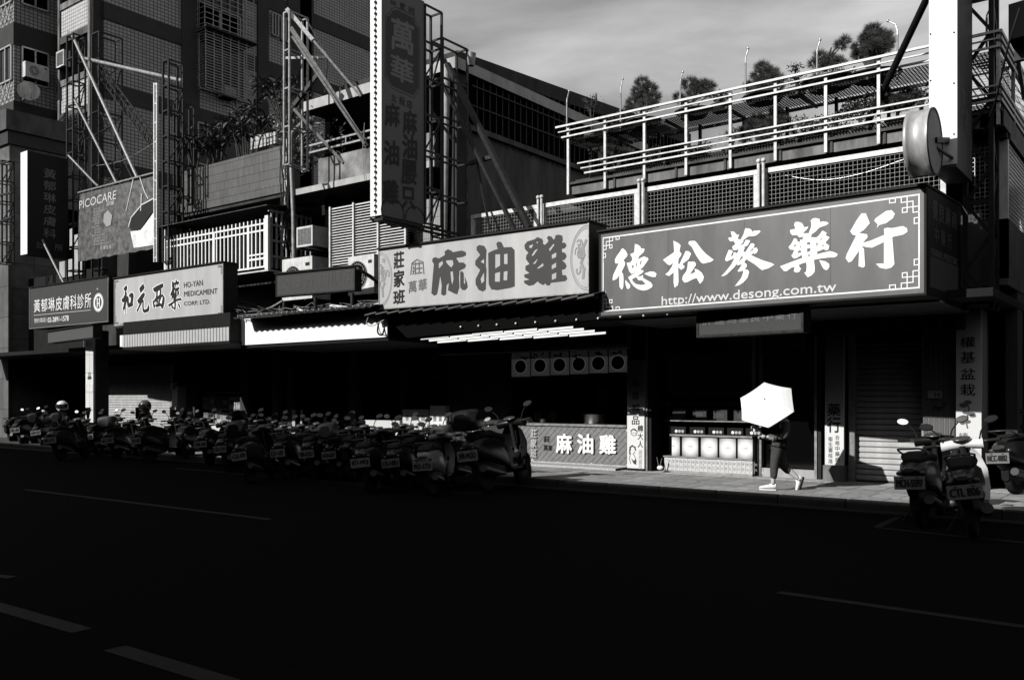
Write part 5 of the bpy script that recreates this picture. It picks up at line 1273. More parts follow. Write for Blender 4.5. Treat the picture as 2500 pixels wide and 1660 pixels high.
# clinic entrance in shade: door leaf, post, price papers
t = thing('door', 'open pale metal door leaf left of the clinic entrance', 'door', P(80,1010,17)); f = Face(P(69,1010,17),(1,0,0)); b = MB(); x0,z0=f.uv(69,1010); x1,z1=f.uv(93,921); f.rect(b,0,0,x1,z1,0,.05); part('leaf', b, mat('door paint', .2, .5, noise=.3), t); part('handle', MB().bar(P(91,950,16.95),P(91,962,16.95),.04), steel_l, t)
t = thing('notice_board', 'white paper notices pasted inside the clinic entrance', 'notice', P(135,980,17.4)); 
for i,(u0,v0,u1,v1) in enumerate(((128,936,142,950),(131,952,143,970),(132,971,142,984),(128,1003,144,1016),(104,962,117,1000))):
    b = MB(); f = Face(P(u0,v1,17.4),(1,0,0)); x1,z1=f.uv(u1,v0); f.rect(b,0,0,x1,z1,.0,.01); part('paper', b, mat('paper', .4, .7) if i != 4 else conc_d, t)
    if i < 3:
        b = MB(); f.text(b, '診所'[i%2], .05, .03, x1-.05, z1-.03, .03, .003); part('lettering', b, ink, t, recalc=False)
t = thing('door_post', 'thin pale metal post in the clinic entrance', 'post', P(118,1010,17.0)); part('post', MB().box((X(117,17),17,.12),(X(119,17),17.05,2.2)), steel_m, t)
t = thing('wall_mirror', 'round pale hanging lamp hood beside the sunlit pillar', 'lamp', P(203,850,15.7)); c = P(205,856,15.7); part('hood', MB().lathe(c,[(.03,.1),(.2,.02),(.22,-.06)],14), conc_l, t); part('rod', MB().bar(c+V((0,0,.1)),c+V((0,0,.5)),.02), steel_m, t)
t = thing('hanging_cups', 'two small white objects hanging beside the sunlit pillar', 'ornament', P(205,918,15.7)); part('cup', MB().lathe(P(203.5,918,15.7),[(.03,.1),(.06,-.02)],8), white_m, t); part('cup', MB().lathe(P(207,919,15.7),[(.03,.1),(.06,-.02)],8), white_m, t)
# shelves with boxes in the middle shop
t = thing('display_shelf', 'low shelf of boxed goods just inside the middle shop', 'shelf', P(540,1050,16.6)); xa, xb = X(489,16.6), X(588,16.6)
part('counter', MB().box((xa,16.6,.12),(xb,17.1,.78)), mat('counter white', .6, .4), t); part('shelf_board', MB().box((xa,16.65,1.22),(xb,17.1,1.25)), steel_m, t); part('top_board', MB().box((xa,16.65,1.72),(xb,17.1,1.75)), steel_m, t)
f = Face((xa,16.598,.12),(1,0,0)); b = MB()
for i,c in enumerate('雙溫品'): f.text(b, c, .55+.62*i, .15, .8+.62*i, .5, .02, .002)
part('lettering', b, mat('mid ink', .13,.5), t, recalc=False)
cc = [mat('carton %d' % i, c, .6, noise=.2) for i, c in enumerate((.12,.3,.06,.2,.45))]
rg = random.Random(15); x = xa+.03; i = 0; SB = ['first from the left','second from the left','third from the left','fourth from the left','fifth from the left','sixth from the left','rightmost']
while x < xb-.3:
    for z, rowname in ((.785,'lower'),(1.255,'upper')):
        w = rg.uniform(.28,.34); h = rg.uniform(.34,.42); tt = thing('carton', rowname + ' shelf carton, ' + SB[min(i,6)] + ', in the middle shop', 'box', (x+.15,16.8,z), 0, 'cartons in the middle shop')
        part('box', MB().box((x,16.66,z),(x+.31,16.98,z+h)), cc[(i*2+(z>1))%5], tt); part('label', MB().box((x+.05,16.655,z+h*.35),(x+.26,16.659,z+h*.75)), cc[(i+3)%5], tt)
    x += .34; i += 1
# fridge, papers, white cabinet behind the scooters
for lab,u0,u1,v0,v1,Y,m in (('low white cabinet with a paper covered front between dark shop openings',891,978,1025,1085,16.4,mat('counter white', .6,.4)),('pale notice wall covered in small writing behind the scooters',983,1049,999,1085,16.3,mat('notice film',.62,.5,noise=.15,scale=25)),('white locked cabinet beside the notice wall',1050,1091,990,1085,16.25,white_m)):
    t = thing('cabinet', lab, 'cabinet', P((u0+u1)/2,1085,Y)); a = P(u0,v0,Y); part('body', MB().box((X(u0,Y),Y,.12),(X(u1,Y),Y+.4,a.z)), m, t)
    part('edge', MB().box((X(u1,Y)-.03,Y-.012,.13),(X(u1,Y)-.0,Y-.001,a.z)), steel_m, t)
    if 'notice' in lab:
        f = Face((X(u0,Y),Y-.002,.12),(1,0,0)); b = MB()
        for i in range(5):
            for j in range(5): f.text(b, '本店營業時間公告請勿停車謝謝光臨歡迎'[(i*5+j)%18], .1+.18*j, .1+.2*i, .21+.18*j, .24+.2*i, .01, .003)
        part('lettering', b, mat('mid ink', .13,.5), t, recalc=False)
for lab,u0,v0,txt,Y in (('small shaded house number plate reading 38',1055,860,'38',16.2),('shaded number plate under the house number 38',1058,908,'35',16.2)):
    t = thing('number_plate', lab, 'number plate', P(u0,v0+16,Y)); f = Face(P(u0,v0+18,Y),(1,0,0)); b = MB(); f.rect(b,0,0,.17,.14,0,.01); part('plate', b, mat('dim plate',.35,.5), t); b = MB(); f.text(b,txt,.03,.03,.14,.11,.02,.003); part('lettering', b, ink, t, recalc=False)
t = thing('partition_wall', 'dark panelled wall between the middle shops and the noodle shop', 'wall', P(1120,1100,16.35)); part('panel', MB().box((X(1092,16.35),16.35,.12),(X(1240,16.35),16.5,2.95)), dark3_m, t)
for u in (1097,1122): part('switch_box', MB().box(P(u,973,16.33),P(u+6,958,16.345)), conc_d, t)
t = thing('partition_wall', 'dark plastered walls and frames between the middle shops', 'wall', P(780,1100,16.4))
for u0,u1 in ((433,475),(586,605),(664,680),(700,712),(850,870),(978,983)): part('jamb', MB().box((X(u0,16.4),16.4,.12),(X(u1,16.4),16.6,2.8)), dark3_m, t)
for u0,u1,v0,v1 in ((712,720,1000,1060),(733,737,1000,1055)): part('lit_strip', MB().box((X(u0,16.35),16.35,.12),(X(u1,16.35),16.39,P(u0,v0,16.35).z)), conc_l, t)
# noodle shop counter with slanting tiles
YC = 16.2; xa, xb = X(1232,YC), X(1531,YC); zc0, zc1 = .2, .98
ct = thing('tiled_counter', 'noodle shop counter front of slanting grey tiles with pale joints and raised characters', 'counter', ((xa+xb)/2,YC,.12))
part('core', MB().box((xa,YC+.005,.12),(xb,YC+.6,zc1)), mat('pale grout', .5, .8), ct)
part('worktop', MB().box((xa-.05,YC-.04,zc1+.002),(xb,YC+.65,zc1+.05)), steel_m, ct)
tile_g = mat('counter tile', .2, .4, noise=.12, scale=5)
def clip(poly, x0, z0, x1, z1):
    for ax, lim, sg in ((0,x0,1),(0,x1,-1),(1,z0,1),(1,z1,-1)):
        out = []
        for i in range(len(poly)):
            a, c = poly[i-1], poly[i]; da, dc = sg*(a[ax]-lim), sg*(c[ax]-lim)
            if da >= 0: 
                if dc >= 0: out.append(c)
                else: k = da/(da-dc); out.append((a[0]+(c[0]-a[0])*k, a[1]+(c[1]-a[1])*k))
            elif dc >= 0: k = da/(da-dc); out.append((a[0]+(c[0]-a[0])*k, a[1]+(c[1]-a[1])*k)); out.append(c)
        poly = out
        if len(poly) < 3: return []
    return poly
L_, W_ = .30, .092; ca, sa = math.cos(math.radians(45)), math.sin(math.radians(45)); nt_ = 0
for i in range(-12, 14):
    for j in range(-22, 34):
        s0 = i*(L_+.009) + (j % 2)*.155; t0 = j*(W_+.009); pts = []
        for a, c in ((0,0),(L_,0),(L_,W_),(0,W_)): s_, t_ = s0+a, t0+c; pts.append(((xb-xa)/2 + s_*ca - t_*sa, .4 + s_*sa + t_*ca))
        pts = clip(pts, .004, .085, xb-xa-.004, zc1-.122)
        if len(pts) < 3: continue
        ar = abs(sum(pts[k-1][0]*pts[k][1]-pts[k][0]*pts[k-1][1] for k in range(len(pts))))/2
        if ar < .002 or nt_ >= 290: continue
        nt_ += 1
        b = MB(); b.prism([(xa+p[0], YC+.004, .12+p[1]) for p in pts], (0,-.008,0)); part('tile', b, tile_g, ct)
part('plinth', MB().box((xa,YC-.02,.12),(xb,YC+.003,.2)), granite, ct)
part('step', MB().box((xa-.02,YC-.5,.124),(xb+.02,YC-.022,.17)), granite, ct)
fc = Face((xa,YC-.006,.12),(1,0,0)); whs = mat('raised white letters', .85, .4)
for c, u0, u1, v0, v1 in (('麻',1360,1397,1060,1104),('油',1412,1449,1061,1105),('雞',1466,1504,1063,1106)):
    for d, m, nm_, du in ((.004, ink, 'character_offset', 2.2), (.03, whs, 'character', 0)):  # dark copy of each character, shifted down and right behind the white one
        b = MB(); q0 = fc.uv(u0+du,v1+du); q1 = fc.uv(u1+du,v0+du)
        fc.text(b, c, q0[0], q0[1], q1[0], q1[1], .04, d); part(nm_, b, m, ct, recalc=False)
for i, c in enumerate('莊家班'):
    for d, m, du in ((.004, ink, 1.5),(.02, conc_l, 0)): b = MB(); q0 = fc.uv(1297+du,1068+24*i+du); q1 = fc.uv(1311+du,1048+24*i+du); fc.text(b,c,q0[0],q0[1],q1[0],q1[1],.04,d); part('character', b, m, ct, recalc=False)
for c,u0,v0 in (('莊',1328,1065),('萬',1328,1086),('華',1339,1087)): b = MB(); q0=fc.uv(u0,v0+13); q1=fc.uv(u0+(15 if v0<1080 else 9),v0); fc.text(b,c,q0[0],q0[1],q1[0],q1[1],.03,.006); part('character', b, ink, ct, recalc=False)
# food posters above it
YPo = 16.1
post_m = mat('menu panel added glow', .3, .5, emit=.022); bowl_m = mat('bowl print added glow', .5, .5, emit=.05)  # faint glow added so the shaded posters show; no lamp behind them
for i in range(6):
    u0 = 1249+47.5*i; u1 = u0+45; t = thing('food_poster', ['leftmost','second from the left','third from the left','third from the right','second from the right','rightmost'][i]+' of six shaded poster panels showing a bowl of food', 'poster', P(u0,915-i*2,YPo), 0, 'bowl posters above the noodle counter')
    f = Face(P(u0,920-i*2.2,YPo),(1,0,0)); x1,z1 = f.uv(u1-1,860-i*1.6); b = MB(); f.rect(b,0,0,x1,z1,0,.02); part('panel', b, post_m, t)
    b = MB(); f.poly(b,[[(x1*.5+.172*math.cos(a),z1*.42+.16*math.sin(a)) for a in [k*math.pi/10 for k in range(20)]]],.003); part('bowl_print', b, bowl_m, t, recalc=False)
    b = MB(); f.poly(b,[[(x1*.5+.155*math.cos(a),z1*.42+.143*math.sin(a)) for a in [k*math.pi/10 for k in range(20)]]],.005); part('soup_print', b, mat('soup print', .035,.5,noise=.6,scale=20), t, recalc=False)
    b = MB(); rg = random.Random(i+70)
    for k in range(3): x,z=rg.uniform(.08,x1-.1),rg.uniform(z1*.72,z1*.92); f.line(b,[(x,z),(x+rg.uniform(-.1,.1),z+rg.uniform(-.03,.04))],.04,.006)
    part('garnish_print', b, mat('soup print', .035,.5), t, recalc=False)
    b = MB(); f.text(b, ['麻油雞','雞肉飯','米血','麵線湯','油飯','雞湯'][i], x1*.2,-.09,x1*.8,-.03,.02,0); part('caption', b, mat('dim white',.3,.5), t, recalc=False)
part('lintel', MB().box((X(1240,16.1),16.1,2.45),(X(1531,16.1),16.2,2.8)), mat('dim beam', .06,.5), B4)
# bowls on the counter
for i,(u,n,r,m) in enumerate(((1302,4,.085,white2_m),(1316,7,.10,white2_m),(1334,6,.09,white2_m),(1336,3,.08,white_m),(1352,8,.085,white2_m),(1395,2,.14,steel_l))):
    t = thing('bowl_stack', ['low stack of plates','stack of wide bowls','stack of bowls nearest the counter edge','short stack of cups','tallest stack of bowls','wide steel tray pair'][i]+' on the noodle counter', 'bowls', V((X(u,16.5),16.35+.14*(i%3),1.032)), 0, 'stacked bowls on the counter')
    for k in range(n): z = 1.032+k*.032; part('bowl', MB().lathe((X(u,16.5),16.35+.14*(i%3),z),[(r*.5,0),(r*.95,.028),(r,.03)],12), m, t)
t = thing('pot', 'large steel cooking pot on the noodle counter', 'pot', (X(1450,16.5),16.55,1.032)); part('body', MB().lathe((X(1450,16.5),16.55,1.032),[(.24,0),(.25,.02),(.25,.2),(.27,.21)],20), steel_l, t); part('lid', MB().lathe((X(1450,16.5),16.55,1.243),[(.26,0),(.15,.05),(.03,.06)],20), chrome, t)
for i in range(4):
    t = thing('menu_board', ['leftmost','second','third','rightmost'][i]+' small menu picture hanging at the back of the noodle shop', 'menu', P(1462+20*i,975,18.0), 0, 'menu pictures in the noodle shop'); f = Face(P(1455+20*i,990,18.0),(1,0,0)); b = MB(); f.rect(b,0,0,.18,.45,0,.01); part('panel', b, mat('poster grey',.17,.5), t); b = MB(); f.ring(b,.09,.14,.07,.03,.003,12); part('bowl_print', b, ink, t, recalc=False)
# white sign pillar
fp = Face(P(1531,1150,16.0),(1,0,0)); t = thing('sign_pillar', 'white pillar board with vertical characters and a drawn figure beside the noodle counter', 'sign', fp.o)
wP = X(1573,16.0)-X(1531,16.0)
part('board', MB().box((fp.o.x,16.0,.17),(fp.o.x+wP,16.06,2.35)), mat('pillar film',.72,.35), t)
part('column', MB().box((fp.o.x,16.061,.12),(X(1590,16.061),16.5,3.0)), black_m, t)
part('steel_edge', MB().box((X(1577,16.04),16.03,.13),(X(1581,16.04),16.058,3.0)), steel_m, t)
part('base', MB().box((fp.o.x,15.98,.12),(fp.o.x+wP,16.055,.165)), black_m, t)
for c,u0,u1,v0,v1 in (('發',1543,1561,924,945),('育',1543,1561,955,976),('補',1542,1562,986,1006),('品',1543,1561,1016,1036)):
    b = MB(); q0=fp.uv(u0,v1); q1=fp.uv(u1,v0); fp.text(b,c,q0[0],q0[1],q1[0],q1[1],.012,.004); part('character', b, ink, t, recalc=False)
for i,c in enumerate('轉大人'): b = MB(); q0=fp.uv(1557,1054+19*i); q1=fp.uv(1570,1038+19*i); fp.text(b,c,q0[0],q0[1],q1[0],q1[1],.012,.004); part('character', b, ink, t, recalc=False)
for i,c in enumerate('請把握良機'): b = MB(); q0=fp.uv(1559,1109+12*i); q1=fp.uv(1568,1098+12*i); fp.text(b,c,q0[0],q0[1],q1[0],q1[1],.0,.004); part('character', b, gry, t, recalc=False)
b = MB(); E = lambda u,v,rx,rz,m_=10,dd=.004: fp.poly(b,[[ (fp.uv(u,v)[0]+rx*math.cos(k*math.pi/m_),fp.uv(u,v)[1]+rz*math.sin(k*math.pi/m_)) for k in range(2*m_)]],dd)
x,z = fp.uv(1548,1055); fp.ring(b,x,z,.075,.012,.004,18); fp.line(b,[(x-.07,z+.03),(x-.03,z+.06),(x+.02,z+.05),(x+.07,z+.02)],.02,.0045); fp.line(b,[(x-.03,z-.01),(x-.01,z-.01)],.01,.005); fp.line(b,[(x+.02,z-.01),(x+.04,z-.01)],.01,.005)
x,z = fp.uv(1545,1100); fp.line(b,[(x-.06,z+.02),(x-.06,z+.07),(x-.01,z+.1),(x+.05,z+.07),(x+.06,z+.02)],.028,.0045); fp.line(b,[(x-.07,z+.03),(x-.07,z-.06)],.025,.005); fp.line(b,[(x+.05,z-.02),(x+.01,z-.06),(x+.05,z-.12),(x+.08,z-.2)],.01,.0045); fp.line(b,[(x-.05,z-.05),(x-.08,z-.15),(x-.05,z-.26)],.01,.0045)
fp.poly(b,[[(x-.04,z-.15),(x+.02,z-.2),(x+.08,z-.16),(x+.08,z-.28),(x+.02,z-.26)]],.0045); part('drawing', b, ink_g, t, recalc=False)
# herbal shop: glass front, cabinet of jars, door
YH = 16.3
t = thing('glass_storefront', 'dark glazed front of the herbal shop with steel posts and door sill', 'shop front', (X(1800,YH),YH,.12))
part('pane', MB().box((X(1600,YH),YH+.1,1.0),(X(1838,YH),YH+.115,2.95)), glass_d, t)
part('pane', MB().box((X(1862,YH),YH+.1,.3),(X(1990,YH),YH+.115,2.95)), glass_d, t)
for u0,u1,m in ((1838,1847,steel_m),(1847,1854,black_m),(1990,1996,steel_m),(1998,2006,steel_d),(1592,1602,black_m),(1854,1860,steel_m)): part('post', MB().box((X(u0,YH),YH-.03-(u0%3)*.01,.12),(X(u1,YH),YH+.09,2.95)), m, t)
part('door_sill', MB().box((X(1860,YH),YH-.02,.125),(X(1990,YH),YH+.09,.28)), conc_l, t)
part('lintel', MB().box((X(1600,YH),YH-.02,2.4),(X(1990,YH),YH+.09,2.5)), steel_d, t)
part('transom', MB().box((X(1602,YH),YH-.02,1.45),(X(1838,YH),YH+.05,1.5)), steel_d, t)
part('door_handle', MB().tube([P(1866,1040,16.2),P(1866,990,16.2)],.018,8), steel_l, t)
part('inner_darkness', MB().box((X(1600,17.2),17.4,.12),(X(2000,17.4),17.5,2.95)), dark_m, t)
cab = thing('display_cabinet', 'lit glass cabinet with pale disc packs behind the herbal shop window', 'cabinet', (X(1730,16.15),16.15,.12))
Yk = 16.12; fk = Face((X(1622,Yk),Yk,.12),(1,0,0)); x1c = X(1838,Yk)-X(1622,Yk)
part('base_panel', MB().box((X(1622,Yk),Yk,.16),(X(1837,Yk),Yk+.25,.42)), mat('cabinet base', .62,.35,noise=.35,scale=30), cab)
part('base_trim', MB().box((X(1620,Yk),Yk-.02,.421),(X(1837,Yk),Yk+.25,.445)), steel_l, cab)
part('plinth', MB().box((X(1620,Yk),Yk-.01,.12),(X(1837,Yk),Yk+.2,.158)), steel_l, cab)
part('shelf_board', MB().box((X(1636,Yk),Yk-.02,.84),(X(1837,Yk),Yk+.25,.875)), steel_l, cab)
part('shelf_board', MB().box((X(1636,Yk),Yk,1.13),(X(1837,Yk),Yk+.25,1.15)), steel_m, cab)
part('back_panel', MB().box((X(1622,Yk),Yk+.2,.45),(X(1837,Yk),Yk+.24,1.6)), dark_m, cab)
b = MB()
for i in range(22): 
    x = .08+i*.085; fk.line(b,[(x,.06),(x,.27)],.008,.003); fk.text(b,'參茸燕窩藥材補品'[i%8],x+.012,.2,x+.06,.25,.0,.004); fk.text(b,'切片粉丸'[i%4],x+.012,.1,x+.06,.15,.0,.004)
part('lettering', b, gry, cab, recalc=False)
# the packs: a print of a pale disc fading into grey at its rim
pm = bpy.data.materials.new('pack print'); pm.use_nodes = True; N = pm.node_tree.nodes; L = pm.node_tree.links
g1 = N.new('ShaderNodeTexGradient'); g1.gradient_type = 'SPHERICAL'; c1 = N.new('ShaderNodeTexCoord'); m1 = N.new('ShaderNodeMapping'); m1.inputs['Scale'].default_value = (4.2,4.2,4.2)
r1 = N.new('ShaderNodeValToRGB'); r1.color_ramp.elements[0].color = (.16,.16,.16,1); r1.color_ramp.elements[1].color = (.85,.85,.85,1); r1.color_ramp.elements[1].position = .6
L.new(c1.outputs['Object'], m1.inputs[0]); L.new(m1.outputs[0], g1.inputs[0]); L.new(g1.outputs[1], r1.inputs[0]); L.new(r1.outputs[0], N['Principled BSDF'].inputs['Base Color']); N['Principled BSDF'].inputs['Roughness'].default_value = .4
for i,(u0,u1) in enumerate(((1638,1659),(1663,1704),(1709,1751),(1754,1796),(1799,1837))):
    a = X(u0,Yk-.01)+.008; c = X(u1,Yk-.01)-.008; z0, z1 = .447, .83; cx, cz = (a+c)/2, (z0+z1)/2
    if i == 0: cx = a
    t = thing('gift_pack', ['half hidden square pack','second square pack','middle square pack','fourth square pack','rightmost square pack'][i]+' with a pale disc in the herbal shop cabinet', 'box', (cx,Yk+.02,z0), 0, 'square packs in the cabinet')
    me = MB().box((a-cx,-.005,z0-cz),(c-cx,.12,z1-cz)).mesh('box'); me.materials.append(pm); o = bpy.data.objects.new('box', me); o.parent = t; o.location = V((0,0,cz-z0)); COL.objects.link(o); fixn(me)
    b = MB(); ff = Face((cx,Yk+.0145,cz),(1,0,0)); ff.text(b,'人參茶',-.05 if i else .0,-.015,.05,.02,.01,.0); part('lettering', b, gry, t, recalc=False)
for i in range(5):
    x = X(1650+46*i,Yk); t = thing('jar_group', ['first','second','third','fourth','fifth'][i]+' dark tray of small round jars on the cabinet shelf, counted from the left', 'jars', (x,Yk+.1,.88), 0, 'jar trays in the cabinet')
    part('tray', MB().box((x-.12,Yk+.03,.878),(x+.2,Yk+.19,1.02)), black_m, t)
    for k in range(3): part('jar_lid', MB().lathe((x+.0+.07*k,Yk+.025,.935),[(.03,-.01),(.03,.004)],14,'y'), conc_l if k else white_m, t)
for i in range(4):
    x = X(1640+50*i,Yk); t = thing('tea_tin', ['first','second','third','fourth'][i]+' dim box on the upper shelf of the herbal cabinet, from the left', 'box', (x,Yk+.1,1.155), 0, 'boxes on the upper cabinet shelf'); part('box', MB().box((x,Yk+.03,1.153),(x+.28,Yk+.2,1.38)), dark3_m, t); part('label', MB().box((x+.06,Yk+.026,1.2),(x+.22,Yk+.029,1.3)), mat('dim film',.06,.5), t)
t = thing('bracket_ornament', 'small white ornament with two upright leaves by the herbal shop corner', 'ornament', P(1610,1150,16.0)); c = P(1612,1148,15.95); part('body', MB().ball(c+V((0,0,.05)),.06,10,6,(1.2,.8,.8)), white_m, t); b = MB(); b.bar(c+V((-.03,0,.08)),c+V((-.07,0,.26)),.03,.01); b.bar(c+V((.0,0,.08)),c+V((.04,0,.24)),.03,.01); part('ears', b, conc, t)
# second sign pillar right of the door
fq = Face(P(2014,1168,16.05),(1,0,0)); wq = X(2060,16.05)-X(2014,16.05); t = thing('sign_pillar', 'narrow pillar sign with a large shaded character above two sunlit columns of writing', 'sign', fq.o)
part('board', MB().box((fq.o.x,16.05,.41),(fq.o.x+wq,16.1,2.75)), mat('pillar film',.72,.35), t); part('stone_base', MB().box((fq.o.x-.02,16.0,.12),(fq.o.x+wq+.01,16.4,.405)), conc, t); part('column', MB().box((fq.o.x,16.101,.406),(fq.o.x+wq,16.4,3)), black_m, t)
for c,v0,v1 in (('藥',985,1015),('行',1018,1055)): b = MB(); q0=fq.uv(2020,v1); q1=fq.uv(2052,v0); fq.text(b,c,q0[0],q0[1],q1[0],q1[1],.02,.004); part('character', b, ink, t, recalc=False)
for k,(s,u0,vv) in enumerate((('衛生署核准',2022,1064),('合格中藥商',2039,1060))):
    for i,c in enumerate(s): b = MB(); q0=fq.uv(u0,vv+13+13.5*i); q1=fq.uv(u0+11,vv+2+13.5*i); fq.text(b,c,q0[0],q0[1],q1[0],q1[1],.008,.004); part('character', b, ink, t, recalc=False)
t = thing('door_post', 'sunlit steel post left of the right hand shutter', 'post', P(2078,1170,16.2)); part('post', MB().box((X(2071,16.2),16.2,.12),(X(2086,16.2),16.32,2.7)), steel_m, t)
shutter(B5, 2090, 2252, 0, 16.35, s=.098, split='roller shutter with wide slats left of the right hand tiled wall', m=mat('shutter metal second', .48, .5, .0, noise=.25, scale=4), ztop=2.65)
t = thing('tiled_wall', 'short wall of upright grey tiles beside the bonsai pillar sign', 'wall', P(2290,1180,16.1)); xa, xb = X(2254,16.1), X(2331,16.1)
part('core', MB().box((xa,16.1,.12),(xb,16.3,2.9)), mat('tile joint',.28,.8), t)
tm = mat('upright tile', .10,.4,noise=.15)
for i in range(6):
    for j in range(10):
        w = (xb-xa)/6; piece('tile','up',lambda w=w: MB().box((.006,-.01,.004),(w-.006,.002,.276)), tm, t, (xa+w*i,16.1,.13+.28*j))
t = thing('number_plate', 'shaded house number plate reading 34 on the tiled wall', 'number plate', P(2280,972,16.05)); f = Face(P(2265,972,16.05),(1,0,0)); b = MB(); f.rect(b,0,0,.22,.12,0,.01); part('plate', b, mat('dim plate',.35,.5), t); b = MB(); f.text(b,'34',.09,.025,.19,.095,.02,.003); part('lettering', b, ink, t, recalc=False)
t = thing('mail_slot', 'small pale box under the house number 34', 'box', P(2293,992,16.05)); part('box', MB().box(P(2284,993,16.0),P(2306,982,16.085)), conc_d, t)
fr_ = Face(P(2334,1190,15.9),(1,0,0)); wr = X(2396,15.9)-X(2334,15.9); t = thing('sign_pillar', 'tall white corner pillar sign with bonsai shop characters and a printed little tree', 'sign', fr_.o)
part('board', MB().box((fr_.o.x,15.9,.15),(fr_.o.x+wr,15.95,3.15)), mat('pillar film second',.66,.4), t); part('column', MB().box((fr_.o.x,15.951,.12),(fr_.o.x+wr,16.5,3.2)), mat('pillar side',.2,.6), t)
for c,v0,v1 in (('權',822,848),('基',858,886),('盆',899,926),('栽',937,966)): b = MB(); q0=fr_.uv(2345,v1); q1=fr_.uv(2381,v0); fr_.text(b,c,q0[0],q0[1],q1[0],q1[1],.012,.004); part('character', b, ink, t, recalc=False)
b = MB(); q0=fr_.uv(2341,1071); q1=fr_.uv(2363,1056); fr_.text(b,'請',q0[0],q0[1],q1[0],q1[1],.0,.004); part('character', b, mat('mid ink',.13,.5), t, recalc=False)
b = MB()
for u,v,rx,rz in ((2352,989,.06,.04),(2363,982,.06,.035),(2356,1006,.04,.03),(2370,1010,.07,.03),(2352,1020,.05,.045),(2350,1032,.04,.03),(2362,1029,.05,.03),(2375,1015,.05,.025)):
    x,z = fr_.uv(u,v); fr_.poly(b,[[(x+rx*math.cos(k*.5236),z+rz*math.sin(k*.5236)) for k in range(12)]],.004+(u%5)*.0003)
part('tree_print', b, mat('tree print',.12,.5), t, recalc=False)
b = MB(); fr_.line(b,[fr_.uv(2362,1044),fr_.uv(2359,1030),fr_.uv(2362,1015),fr_.uv(2366,1000),fr_.uv(2362,985)],.02,.006); part('trunk_print', b, mat('mid ink',.13,.5), t, recalc=False)
t = thing('utility_pole', 'pale upper column above the tall white corner pillar sign', 'pillar', P(2360,700,16.0)); part('shaft', MB().box((fr_.o.x-.0,16.0,3.3),(fr_.o.x+wr-.05,16.3,4.6)), conc_d, t)
single('alley_wall', MB().box((xR+.25,17.5,.0),(12,18,5.2)), dark2_m, 'dark wall closing the side passage right of the corner pillar', 'wall')
